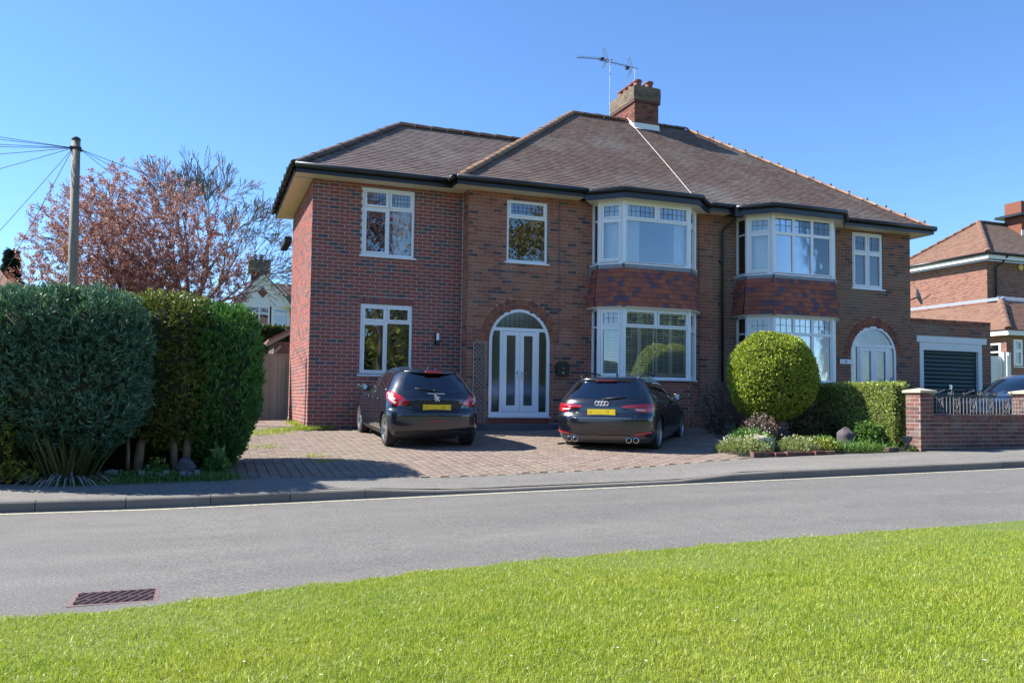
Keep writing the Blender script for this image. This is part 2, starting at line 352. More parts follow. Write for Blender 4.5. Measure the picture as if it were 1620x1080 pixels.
def grass_mat():
    t = NT('grass blade'); w = t.world_coord()
    base = t.ramp(t.rnd(), [(0, (.20, .29, .02)), (.35, (.32, .42, .028)), (.7, (.39, .48, .038)), (.93, (.46, .52, .08)), (1, (.60, .60, .28))])
    patch = t.noise(w, 1.3, 4, .6); p2 = t.noise(w, 6.5, 3, .6)
    base = t.mix(t.ramp(patch, [(.4, (0, 0, 0)), (.65, (.65, .65, .65))]), base, (.45, .47, .06))
    base = t.mix(t.ramp(p2, [(.5, (0, 0, 0)), (.72, (.55, .55, .55))]), base, (.18, .30, .02))
    p = t.bsdf(base, .42, spec=.45)
    tr = t.n('ShaderNodeBsdfTranslucent'); t.l(base, tr.inputs[0])
    mx = t.n('ShaderNodeMixShader'); mx.inputs[0].default_value = .38
    t.l(p.outputs[0], mx.inputs[1]); t.l(tr.outputs[0], mx.inputs[2]); t.l(mx.outputs[0], t.out.inputs[0]); return t.mat
M['grass'] = grass_mat()
def glass_mat(name, refl=1.7, tint=(.86, .90, .90), rough=0.0):
    t = NT(name)
    fr = t.n('ShaderNodeFresnel'); fr.inputs[0].default_value = 1.5
    k = t.math('MINIMUM', t.math('ADD', t.math('MULTIPLY', fr.outputs[0], refl), .02), 1.0)
    w = t.world_coord(); nrm = t.bump(t.noise(w, 1.6, 2), .05, .02)
    gl = t.n('ShaderNodeBsdfGlossy'); gl.inputs['Roughness'].default_value = rough; gl.inputs['Color'].default_value = (.95, .97, 1, 1); t.l(nrm, gl.inputs['Normal'])
    tp = t.n('ShaderNodeBsdfTransparent'); tp.inputs[0].default_value = (*tint, 1)
    mx = t.n('ShaderNodeMixShader'); t.l(k, mx.inputs[0]); t.l(tp.outputs[0], mx.inputs[1]); t.l(gl.outputs[0], mx.inputs[2])
    t.l(mx.outputs[0], t.out.inputs[0]); return t.mat
M['glass'] = glass_mat('window glass', 2.3, (.93, .95, .95))
M['glass_obs'] = glass_mat('obscured glass', 2.0, (.80, .83, .83), .10)
M['car_glass'] = glass_mat('tinted car glass', 2.4, (.34, .38, .38))
def paint(name, c):
    t = NT(name); w = t.coord(); g = t.noise(w, 3, 3)
    p = t.bsdf(t.mix(g, c, tuple(x*1.25 for x in c)), .22, spec=.6)
    p.inputs['Coat Weight'].default_value = 1.0; p.inputs['Coat Roughness'].default_value = .03; return t.mat
M['car_black'] = paint('black car paint', (.006, .007, .011))
M['car_navy'] = paint('blue black car paint', (.006, .0085, .017))
M['car_grey'] = paint('dark teal grey car paint', (.035, .05, .05))
M['rubber'] = plain('tyre rubber', (.018, .018, .018), .8, var=.2, scale=20, bump=.3)
M['trim'] = plain('black trim plastic', (.016, .016, .017), .5, var=.15)
M['alloy'] = plain('silver alloy', (.55, .56, .58), .3, .9, var=.05)
M['badge'] = plain('satin silver badge', (.62, .63, .65), .35, .25, var=.03)
M['alloy_dark'] = plain('dark alloy', (.13, .13, .14), .35, .9, var=.05)
M['chrome'] = plain('chrome', (.75, .76, .78), .12, 1.0, var=.03)
M['seat'] = plain('car seat cloth', (.035, .036, .04), .9, var=.1)
M['skin_mirror'] = plain('mirror glass', (.8, .82, .84), .03, 1.0, var=.01)
def lamp_mat(name, c):
    t = NT(name); p = t.bsdf(c, .12, spec=.6); p.inputs['Coat Weight'].default_value = 1; return t.mat
M['red_lamp'] = lamp_mat('red lamp lens', (.42, .006, .010))
M['red_dark'] = lamp_mat('dark red lens', (.17, .004, .008))
M['clear_lamp'] = lamp_mat('clear lamp lens', (.62, .58, .56))
def plate_mat():
    t = NT('yellow number plate'); v = t.coord('Object', (1, 1, 1))
    sep = t.n('ShaderNodeSeparateXYZ'); t.l(v, sep.inputs[0])
    f = t.noise(t.coord('Object', (9, 1, 5)), 1.4, 1)
    m = t.ramp(t.math('ABSOLUTE', sep.outputs['Z']), [(.0, (1, 1, 1)), (.045, (0, 0, 0))])
    k = t.math('MULTIPLY', t.ramp(f, [(.45, (0, 0, 0)), (.62, (1, 1, 1))]), m)
    t.bsdf(t.mix(t.math('MULTIPLY', k, .55), (.80, .58, .015), (.22, .17, .03)), .4); return t.mat
M['plate'] = plate_mat()
# ================================================================== GROUND
def smooth01(t): t = max(0., min(1., t)); return t*t*(3-2*t)
def rise(X): return .0177*max(0., min(X, 70.)+2.6)                     # the street climbs gently to the right
KERB_Y = -8.0
def kerb_h(X):                                             # dropped kerb in front of the drive
    return .115-.078*smooth01((X+.5)/1.7)*(1-smooth01((X-4.2)/1.5))
BACK = [(-300, -6.6), (-4.3, -6.5), (-1.8, -6.45), (-1.07, -6.65), (.97, -7.25), (3.0, -7.1), (5.4, -6.75), (6.6, -6.4), (8, -6.2), (11, -6.1), (15, -6.05), (300, -6.05)]
def back_y(X): return float(np.interp(X, [p[0] for p in BACK], [p[1] for p in BACK]))
GRASS_EDGE = [(-300, -14.0), (-3.6, -13.0), (-2.5, -12.98), (-1.9, -12.82), (-1.2, -12.70), (0, -12.5), (2.5, -12.42), (5.6, -12.42), (300, -12.4)]
def grass_y(X): return float(np.interp(X, [p[0] for p in GRASS_EDGE], [p[1] for p in GRASS_EDGE]))
def back_z(X): return rise(X)+.165-.03*smooth01((X+.5)/1.7)*(1-smooth01((X-4.2)/1.5))
def drive_z(X, Y):
    b = back_y(X)
    if Y <= b: return back_z(X)
    h = .63+.012*max(-2, min(X, 40))
    if Y >= 0: return h+.03*min(Y, 40)
    return back_z(X)+(Y-b)/(0-b)*(h-back_z(X))
def ground_z(X, Y):
    if Y < KERB_Y: return rise(X)
    if Y < back_y(X):
        k = rise(X)+kerb_h(X); return k+(Y-KERB_Y)/(back_y(X)-KERB_Y)*(back_z(X)-k)
    return drive_z(X, Y)

def sheet(name, xs, yf, zf, ny, mat, parent=None):
    """grid between two edge curves yf(x) -> (y0, y1)"""
    V = []; F = []
    for x in xs:
        a, b = yf(x)
        for j in range(ny+1):
            y = a+(b-a)*j/ny; V.append((x, y, zf(x, y)))
    for i in range(len(xs)-1):
        for j in range(ny):
            p = i*(ny+1)+j; F.append((p, p+ny+1, p+ny+2, p+1))
    return np_mesh(name, V, F, mat, parent)
XS = [-300, -120, -60, -30, -15]+[x*.5 for x in range(-20, 61)]+[40, 60, 120, 300]
# one big sheet to the horizon, under everything
b = MB(); b.quad((-1500, -1500, -.25), (1500, -1500, -.25), (1500, 1500, -.25), (-1500, 1500, -.25))
structure(b.build('ground', M['turf']))
# road, with its drain opening left clear
DRX0, DRX1, DRY0, DRY1 = -2.93, -2.41, -12.76, -12.36
rx = sorted(set([x_ for x_ in XS if not DRX0 < x_ < DRX1]+[DRX0, DRX1]))
def road_sheet():
    V = []; F = []
    ys = lambda x: [grass_y(x)-.25, DRY0, DRY1, -11.5, -10.2, -9, KERB_Y+.02] if grass_y(x)-.25 < DRY0-.02 else [DRY0-.02, DRY0, DRY1, -11.5, -10.2, -9, KERB_Y+.02]
    for x in rx:
        for y in ys(x): V.append((x, y, rise(x)-.012*((y+10.2)/2.2)**2*.5 if False else rise(x)))
    n = 7
    for i in range(len(rx)-1):
        for j in range(n-1):
            if abs(rx[i]-DRX0) < 1e-6 and j == 1: continue
            p = i*n+j; F.append((p, p+n, p+n+1, p+1))
    return np_mesh('road', V, F, M['road'])
structure(road_sheet())
# yellow line along the far kerb and the worn remains along the near edge
structure(sheet('road_line', [x for x in XS if -70 < x < 90], lambda x: (KERB_Y-.19, KERB_Y-.12), lambda x, y: rise(x)+.004, 1, M['line']))
structure(sheet('road_line', [-30, -15, -8, -5, -3.8, -3.3], lambda x: (grass_y(x)+.01, grass_y(x)+.085), lambda x, y: rise(x)+.004, 1, M['line']))
# kerb stones
kerb = structure(sheet('kerb', [-60, -30, 0, 30, 90], lambda x: (KERB_Y+.005, KERB_Y+.12), lambda x, y: rise(x)-.02, 1, M['joint']))
x = -11.2; stones = []
while x < 60:
    L = .908; x1 = x+L
    m = MB()
    pr = lambda X: [(X, KERB_Y, rise(X)-.06), (X, KERB_Y+.012, rise(X)+kerb_h(X)-.018), (X, KERB_Y+.03, rise(X)+kerb_h(X)), (X, KERB_Y+.128, rise(X)+kerb_h(X)+.004), (X, KERB_Y+.128, rise(X)-.06)]
    a, c_ = pr(x), pr(x1); n = 5
    m.add(a+c_, [(i, i+n, (i+1) % n+n, (i+1) % n) for i in range(n)]+[tuple(range(n)), tuple(range(2*n-1, n-1, -1))])
    m.build('kerb_stone', M['kerb'], kerb)
    x = x1+.008
structure(sheet('pavement', XS, lambda x: (KERB_Y+.12, back_y(x)+.02), lambda x, y: ground_z(x, y)+.002, 4, M['pave']))
# garden and land behind
structure(sheet('garden_soil', XS, lambda x: (back_y(x), 0.0), lambda x, y: drive_z(x, y)-.035, 6, M['soil']))
structure(sheet('back_land', XS, lambda x: (0.0, 200), lambda x, y: drive_z(x, y)-.035, 10, M['turf']))

# ---- block paved drive: rows run towards the house
def drive_left(Y): return float(np.interp(Y, [-7.3, -6.7, -5.6, -4.6, -3, 0, 4], [-1.75, -1.8, -1.85, -1.75, -1.7, -1.7, -1.6]))
def drive_right(Y): return float(np.interp(Y, [-7.3, -6.6, -6.2, -5.5, -4.4, -3, -.5], [6.3, 6.55, 6.85, 7.0, 7.5, 8.4, 9.6]))
drive = structure(sheet('driveway', [-2.1+.3*i for i in range(40)], lambda x: (back_y(x)-.0, 4.2 if x < -.1 else -.44), lambda x, y: drive_z(x, y)-.012, 30, M['joint']))
RW, RL = .142, .215
blocks = []
i = 0; X = -2.1
while X < 9.7:
    Y = -7.5-(i % 2)*RL/2
    while Y < 4.1:
        xc, yc = X+RW/2, Y+RL/2
        ok = back_y(xc)+.0 < Y+.03 and drive_left(yc) < xc < drive_right(min(yc, -.5))
        if yc > -.55: ok = ok and (xc < -.08) and yc < 3.9
        if ok: blocks.append((xc, yc))
        Y += RL
    X += RW; i += 1
blocks.sort(key=lambda p: (p[0]-EYE.x)**2+(p[1]-EYE.y)**2)
slope = math.atan((.64-.26)/6.9)
pb = MB()
w2, l2 = RW/2-.004, RL/2-.004
pb.add([(-w2,-l2,-.04),(w2,-l2,-.04),(w2,l2,-.04),(-w2,l2,-.04),(-w2,-l2,-.006),(w2,-l2,-.006),(w2,l2,-.006),(-w2,l2,-.006),(-w2+.006,-l2+.006,0),(w2-.006,-l2+.006,0),(w2-.006,l2-.006,0),(-w2+.006,l2-.006,0)],
       [(8,9,10,11),(4,5,9,8),(5,6,10,9),(6,7,11,10),(7,4,8,11),(0,1,5,4),(1,2,6,5),(2,3,7,6),(3,0,4,7)])
bme = bpy.data.meshes.new('paving_block'); bme.from_pydata(pb.v, [], pb.f); bme.materials.append(M['paver'])
rest = MB()
for k, (xc, yc) in enumerate(blocks):
    z = drive_z(xc, yc)+random.uniform(-.0025, .0025); tl = slope if yc < 0 else .028
    if k < 300:
        o = bpy.data.objects.new('paving_block', bme); o.location = (xc, yc, z); o.rotation_euler = (tl+random.uniform(-.008, .008), random.uniform(-.01, .01), random.uniform(-.01, .01)); _link(o, drive, Vector((0, 0, 0)))
    else:
        ca, sa = math.cos(tl), math.sin(tl); rz = random.uniform(-.01, .01); rr = random.uniform(-.01, .01)
        rest.add([(xc+p[0]-rz*p[1], yc+(p[1]+rz*p[0])*ca-p[2]*sa, z+p[1]*sa+p[2]*ca+p[0]*rr) for p in pb.v], pb.f)
rest.build('paving_blocks', M['paver'], drive, kind='stuff')

# ---- verge: turf sheet and grass
structure(sheet('verge', [x_ for x_ in XS if -200 < x_ < 200], lambda x: (-90, grass_y(x)), lambda x, y: rise(x)+.012+.05*smooth01((grass_y(x)-y)/2.5), 24, M['turf']))
def verge_z(X, Y): return rise(X)+.012+.05*smooth01((grass_y(X)-Y)/2.5)
def grass_field(name, pts, hmin, hmax, wid, mat, lean=.55, rng=RNG, segs=2):
    """tapered blades: pts (n,3) roots"""
    n = len(pts); az = rng.uniform(0, 2*np.pi, n); h = rng.uniform(hmin, hmax, n)
    ln = np.abs(rng.normal(0, lean, n)); faz = rng.uniform(0, 2*np.pi, n)
    side = np.stack([np.cos(az), np.sin(az), np.zeros(n)], 1)
    bend = np.stack([np.cos(faz), np.sin(faz), np.zeros(n)], 1)
    w = wid*rng.uniform(.7, 1.3, n)
    mid = pts+bend*(h*ln*.35)[:, None]+np.array([0, 0, 1])*(h*.55)[:, None]
    tip = pts+bend*(h*ln*1.0)[:, None]+np.array([0, 0, 1])*(h*np.clip(1-.3*ln, .3, 1))[:, None]
    V = np.stack([pts-side*w[:, None], pts+side*w[:, None], mid+side*(w*.8)[:, None], mid-side*(w*.8)[:, None], tip], 1).reshape(-1, 3)
    bI = np.arange(n)*5
    F = np.concatenate([np.stack([bI, bI+1, bI+2], 1), np.stack([bI, bI+2, bI+3], 1), np.stack([bI+3, bI+2, bI+4], 1)])
    return np_mesh(name, V, F, mat, kind='stuff')
def grass_points():
    out = []
    # density falls with distance from the camera; only the strip of verge near the photograph is planted
    bands = [(1.9, 3.4, 23000), (3.4, 4.6, 18500), (4.6, 6.2, 14500), (6.2, 9, 7600), (9, 16, 1100), (16, 34, 250)]
    for r_a, r_b, dens in bands:
        a0, a1 = YAW-R(41), YAW+R(46)
        area = .5*(a1-a0)*(r_b**2-r_a**2); n = int(area*dens)
        rr = np.sqrt(RNG.uniform(r_a**2, r_b**2, n)); aa = RNG.uniform(a0, a1, n)
        X = EYE.x+rr*np.sin(aa); Y = EYE.y+rr*np.cos(aa)
        ed = np.interp(X, [p[0] for p in GRASS_EDGE], [p[1] for p in GRASS_EDGE])
        ed = ed+.035*np.sin(X*7.3)+.03*np.sin(X*17.1+1)
        k = Y < ed; out.append(np.stack([X[k], Y[k]], 1))
    P = np.concatenate(out)
    # clumpiness: thin out by a cheap noise
    f = np.sin(P[:, 0]*5.1+1.3*np.sin(P[:, 1]*3.7))*np.sin(P[:, 1]*4.3+1.7*np.sin(P[:, 0]*2.9))
    P = P[RNG.uniform(0, 1, len(P)) < .8+.25*f]
    ed = np.interp(P[:, 0], [p[0] for p in GRASS_EDGE], [p[1] for p in GRASS_EDGE])
    t = np.clip((ed-P[:, 1])/2.5, 0, 1); Z = .0177*np.maximum(0, np.minimum(P[:, 0], 70)+2.6)+.012+.05*t*t*(3-2*t)-.004
    return np.column_stack([P, Z])
gp = grass_points()
g1 = grass_field('verge_grass', gp, .012, .040, .0016, M['grass'], .8)
# scattered taller tufts and white daisies
k = RNG.choice(len(gp), 2600, replace=False)
tufts = []
for p in gp[k][:300]:
    tufts.append(p+RNG.normal(0, .028, (16, 3))*np.array([1, 1, 0]))
grass_field('grass_tufts', np.concatenate(tufts), .035, .075, .0019, M['grass'], .5)
# fringe creeping over the drive edges, house foot and fence
def fringe(name, spots, mat, hmin, hmax, wid=.003):
    P = []
    for (xa, ya, xb, yb, n, sp) in spots:
        t = RNG.uniform(0, 1, n); X = xa+(xb-xa)*t+RNG.normal(0, sp, n); Y = ya+(yb-ya)*t+RNG.normal(0, sp, n)
        P.append(np.array([(x_, y_, ground_z(x_, y_)) for x_, y_ in zip(X, Y)]))
    return grass_field(name, np.concatenate(P), hmin, hmax, wid, mat, .7)
fringe('drive_edge_grass', [(-.9, -.5, -.02, -.18, 900, .13), (-.08, -.25, -.08, 2.2, 1400, .09), (.05, -.08, .55, -.08, 350, .04), (-1.7, -1.2, -.6, -.8, 900, .22), (-1.75, .5, -1.75, 3.6, 1100, .16), (-1.5, -3.1, -.9, -3.3, 160, .12), (-.6, -4.6, -.3, -4.7, 90, .06), (-.5, -5.3, -.2, -5.35, 90, .05)], M['grass'], .03, .11)
fringe('hedge_foot_grass', [(-2.35, -6.35, -1.8, -6.5, 1700, .12), (-2.1, -5.9, -1.85, -5.4, 500, .1), (-3.9, -6.6, -2.4, -6.45, 1700, .13)], M['lf_green'], .03, .12, .004)

# daisies and bits of straw in the turf
kd = RNG.choice(len(gp), 46, replace=False); dp_ = gp[kd]+np.array([0, 0, .035]); n = len(dp_)
ang = np.tile(np.arange(8)*2*np.pi/8, n); P8 = np.repeat(dp_, 8, 0); D8 = np.stack([np.cos(ang), np.sin(ang), np.full(len(ang), .25)], 1); S8 = np.stack([-np.sin(ang), np.cos(ang), np.zeros(len(ang))], 1)
V8 = np.stack([P8, P8+D8*.005+S8*.0022, P8+D8*.009, P8+D8*.005-S8*.0022], 1).reshape(-1, 3)
np_mesh('daisies', V8, np.arange(len(V8)).reshape(-1, 4), M['lf_white'], None, kind='stuff')
ks = RNG.choice(len(gp), 2600, replace=False); sp_ = gp[ks]+np.array([0, 0, .022]); a = RNG.uniform(0, 6.28, len(sp_)); D = np.stack([np.cos(a), np.sin(a), RNG.uniform(-.1, .35, len(a))], 1); S = np.stack([-np.sin(a), np.cos(a), np.zeros(len(a))], 1); L_ = RNG.uniform(.02, .055, (len(a), 1))
V8 = np.stack([sp_, sp_+D*L_*.5+S*.0013, sp_+D*L_, sp_+D*L_*.5-S*.0013], 1).reshape(-1, 3)
np_mesh('dry_straw', V8, np.arange(len(V8)).reshape(-1, 4), M['lf_straw'], None, kind='stuff')

# grit, leaf litter and small stones gathered along the kerb, the drive edge and the gutter
def litter(name, pts, smin, smax, mat):
    n = len(pts); q = RNG.normal(0, 1, (n, 4, 3)); q[:, :, 2] = np.abs(q[:, :, 2])*.5; q /= np.linalg.norm(q, axis=2, keepdims=True)
    V = (pts[:, None, :]+q*RNG.uniform(smin, smax, (n, 1, 1))); b_ = np.arange(n)[:, None]*4
    F = np.concatenate([b_+np.array([[0, 1, 2]]), b_+np.array([[0, 2, 3]]), b_+np.array([[0, 3, 1]]), b_+np.array([[1, 3, 2]])])
    return np_mesh(name, V.reshape(-1, 3), F, mat, None, kind='stuff')
X = RNG.uniform(-9, 16, 5200); Y = KERB_Y-np.abs(RNG.normal(0, .07, len(X)))-.004
litter('kerb_grit', np.array([(x_, y_, rise(x_)+.003) for x_, y_ in zip(X, Y)]), .002, .008, M['kerb'])
X = RNG.uniform(-3, 7, 1500); Y = np.array([back_y(x_) for x_ in X])+RNG.normal(0, .05, len(X))
litter('drive_grit', np.array([(x_, y_, ground_z(x_, y_)+.004) for x_, y_ in zip(X, Y)]), .003, .010, M['stone'])
X = RNG.uniform(-5, 9, 1600); Y = RNG.uniform(-12.3, -8.2, 1600)
litter('road_grit', np.array([(x_, y_, rise(x_)+.003) for x_, y_ in zip(X, Y)]), .002, .006, M['stone'])
# ================================================================== HOUSE HELPERS
BL, BH, MJ = .2375, .0825, .012         # brick length + joint, course height, joint
class BrickBook:
    """all bricks of one thing: the 300 that show largest become objects, the rest one joined part"""
    def __init__(s, owner): s.owner = owner; s.full = []; s.odd = {}
    def place(s, wall, mat, O, U, N, u0, u1, z0, z1):
        s.full.append((wall, mat, Vector(O), Vector(U), Vector(N), u0, u1, z0, z1))
    def finish(s, limit=300):
        def size(bk):
            wall, mat, O, U, N, u0, u1, z0, z1 = bk
            c = O+U*((u0+u1)/2)+Vector((0, 0, (z0+z1)/2)); d = c-EYE
            return -((u1-u0)*(z1-z0)*abs(d.normalized().dot(N))/d.length_squared)
        whole = [bk for bk in s.full if abs((bk[6]-bk[5])-(BL-MJ)) < 1e-4]
        whole.sort(key=size); chosen = set(id(b) for b in whole[:limit])
        shared = {}
        bulk = {}
        for bk in s.full:
            wall, mat, O, U, N, u0, u1, z0, z1 = bk
            if id(bk) in chosen:
                key = (mat.name, tuple(round(v, 3) for v in U))
                if key not in shared:
                    m = MB(); m.obox((0, 0, 0), U, (0, 0, 1), N, -(u1-u0)/2, (u1-u0)/2, -(z1-z0)/2, (z1-z0)/2, -.02, .0045)
                    me = bpy.data.meshes.new('brick'); me.from_pydata(m.v, [], m.f); me.materials.append(mat); shared[key] = me
                o = bpy.data.objects.new('brick', shared[key])
                o.location = O+U*((u0+u1)/2)+Vector((0, 0, (z0+z1)/2))+N*random.uniform(-.0015, .002)-org(wall)
                _link(o, wall, org(wall))
            else:
                bulk.setdefault((wall.name, mat.name), (wall, mat, MB()))[2].obox(O, U, (0, 0, 1), N, u0, u1, z0, z1, -.02, .0045+random.uniform(-.0015, .002))
        for wall, mat, m in bulk.values(): m.build('brickwork', mat, wall, kind='stuff')

def intervals(u0, u1, cuts):
    iv = [(u0, u1)]
    for a, b_ in cuts:
        nx = []
        for p, q in iv:
            if b_ <= p or a >= q: nx.append((p, q)); continue
            if a > p: nx.append((p, a))
            if b_ < q: nx.append((b_, q))
        iv = nx
    return [(p, q) for p, q in iv if q-p > .004]

def brick_wall(book, name, parent, O, U, N, W, z0, z1, holes=(), mat=None, mortar=None, thick=.26, skip=(), phase=0., bh=BH, bl=BL, t0=0., t1=0.):
    """holes: list of f(z) -> (a, b) or None, cut through; skip: places where bricks are left off but mortar stays (arches)"""
    O, U, N = Vector(O), Vector(U).normalized(), Vector(N).normalized()
    back = MB(); rows = int(math.ceil((z1-z0)/bh)); bricks = []
    for r_ in range(rows):
        za, zb = z0+r_*bh, min(z0+(r_+1)*bh, z1); zm = (za+zb)/2
        cuts = [h(zm) for h in holes]; cuts = [c_ for c_ in cuts if c_]
        for (p, q) in intervals(t0, W-t1, cuts):
            back.obox(O, U, (0, 0, 1), N, p, q, za, zb, -thick, 0)
        sk = cuts+[c_ for c_ in (h(zm) for h in skip) if c_]
        for (p, q) in intervals(0, W, sk):
            u = -bl+((r_ % 2)*bl/2+phase) % bl
            while u < q:
                a, b_ = max(u, p), min(u+bl-MJ, q)
                if b_-a > .03: bricks.append((a, b_, za+MJ/2, zb-MJ/2))
                u += bl
    w = back.build(name, mortar, parent)
    for (a, b_, za, zb) in bricks: book.place(w, mat, O, U, N, a, b_, za, zb)
    return w
def rect_hole(a, b_, za, zb): return lambda z: (a, b_) if za < z < zb else None
def arch_hole(c_, r_, zs, z0):                 # straight to springing zs, half round above
    def f(z):
        if z < z0 or z > zs+r_: return None
        h = r_ if z <= zs else math.sqrt(max(0, r_*r_-(z-zs)**2))
        return (c_-h, c_+h)
    return f

def tile_plane(name, parent, O, U, V, N, poly, mat, gauge=.1, width=.168, thick=.016, limit=0, edge=None):
    """overlapping tiles on a roof plane; poly in (u, v); returns the covering part"""
    O, U, V, N = Vector(O), Vector(U).normalized(), Vector(V).normalized(), Vector(N).normalized()
    vmin = min(p[1] for p in poly); vmax = max(p[1] for p in poly); n = len(poly)
    m = MB(); base = MB(); base.poly([O+U*a+V*b_-N*.004 for a, b_ in poly])
    r_ = 0; v = vmin; tiles = []
    while v < vmax-.02:
        vm = min(v+gauge*.5, vmax-.001); xs = []
        for i in range(n):
            (a, b_), (c_, d) = poly[i], poly[(i+1) % n]
            if (b_ <= vm) != (d <= vm): xs.append(a+(c_-a)*(vm-b_)/(d-b_))
        xs.sort()
        for k in range(0, len(xs)-1, 2):
            ua, ub = xs[k], xs[k+1]; u = ua-width+((r_ % 2)*width/2+(-ua) % width) % width
            while u < ub:
                a, b_ = max(u, ua), min(u+width-.003, ub)
                if b_-a > .02: tiles.append((a, b_, v, min(v+gauge*1.12, vmax)))
                u += width
        v += gauge; r_ += 1
    cover = base.build(name, mat, parent)
    def tverts(a, b_, va, vb, j, w=Vector((0, 0, 0))):
        t1, t2 = thick+j, .003
        return [O+U*a+V*va+N*t1-w, O+U*b_+V*va+N*(t1+random.uniform(-.003, .003))-w, O+U*b_+V*vb+N*t2-w, O+U*a+V*vb+N*t2-w, O+U*a+V*va-w, O+U*b_+V*va-w]
    F = [(0, 1, 2, 3), (4, 5, 1, 0), (4, 0, 3), (5, 2, 1)]
    full = [i for i, t in enumerate(tiles) if abs(t[1]-t[0]-(width-.003)) < 1e-4]
    def dist(i):
        t = tiles[i]; return ((O+U*t[0]+V*t[2])-EYE).length
    full.sort(key=dist); chosen = set(full[:limit]); me = None
    for i, t in enumerate(tiles):
        if i in chosen:
            if me is None:
                w, h = t[1]-t[0], gauge*1.12
                pts = [U*0+N*thick, U*w+N*thick, U*w+V*h+N*.003, V*h+N*.003, Vector((0, 0, 0)), U*w]
                me = bpy.data.meshes.new('tile'); me.from_pydata([tuple(p) for p in pts], [], F); me.materials.append(mat)
            o = bpy.data.objects.new('tile', me); o.location = O+U*t[0]+V*t[2]+N*random.uniform(0, .004)-org(cover); _link(o, cover, org(cover))
        else: m.add(tverts(*t, random.uniform(0, .005)), F)
    if m.v: m.build('tile_rows', mat, cover, kind='stuff')
    return cover

def ridge_tiles(parent, A, B, mat, r_=.115, L=.42, name='ridge_tile', lift=.0):
    """half round ridge tiles in mortar along A-B"""
    A, B = Vector(A), Vector(B); d = (B-A); n = max(1, int(round(d.length/L))); t = d.normalized()
    s = t.cross(Vector((0, 0, 1))).normalized(); u = s.cross(t).normalized()
    L = d.length/n
    m = MB(); K = 7
    V = []
    for (x, rr) in ((0, r_*1.06), (.035, r_*1.06), (.036, r_), (L-.008, r_*.97)):
        for k in range(K):
            a = math.pi*(k/(K-1)); V.append(t*x+s*math.cos(a)*rr+u*(math.sin(a)*rr*.8-.03))
    F = [(i*K+k, (i+1)*K+k, (i+1)*K+k+1, i*K+k+1)[::-1] for i in range(3) for k in range(K-1)]+[tuple(range(K))]
    m.add(V, F)
    me = bpy.data.meshes.new(name); me.from_pydata([tuple(v) for v in m.v], [], m.f); me.materials.append(mat)
    me.polygons.foreach_set('use_smooth', [True]*len(me.polygons))
    for i in range(n):
        o = bpy.data.objects.new(name, me); o.location = A+t*(i*L)+Vector((0, 0, lift+random.uniform(-.006, .006)))-org(parent)
        o.rotation_euler = (random.uniform(-.02, .02), random.uniform(-.02, .02), random.uniform(-.015, .015)); _link(o, parent, org(parent))

def gutter(parent, pts, name='gutter', r_=.062, mat=None, top=False):
    """half round gutter on a polyline"""
    return MB().tube(pts, r_, 10).build(name, mat or M['black_gutter'], parent, smooth=True)

def leads(m, O, U, V, N, u0, u1, v0, v1, nu, nv, n=.004, w=.006):
    for i in range(1, nu):
        u = u0+(u1-u0)*i/nu; m.obox(O, U, V, N, u-w, u+w, v0, v1, n, n+.004)
    for j in range(1, nv):
        v = v0+(v1-v0)*j/nv; m.obox(O, U, V, N, u0, u1, v-w, v+w, n+.0005, n+.0046)

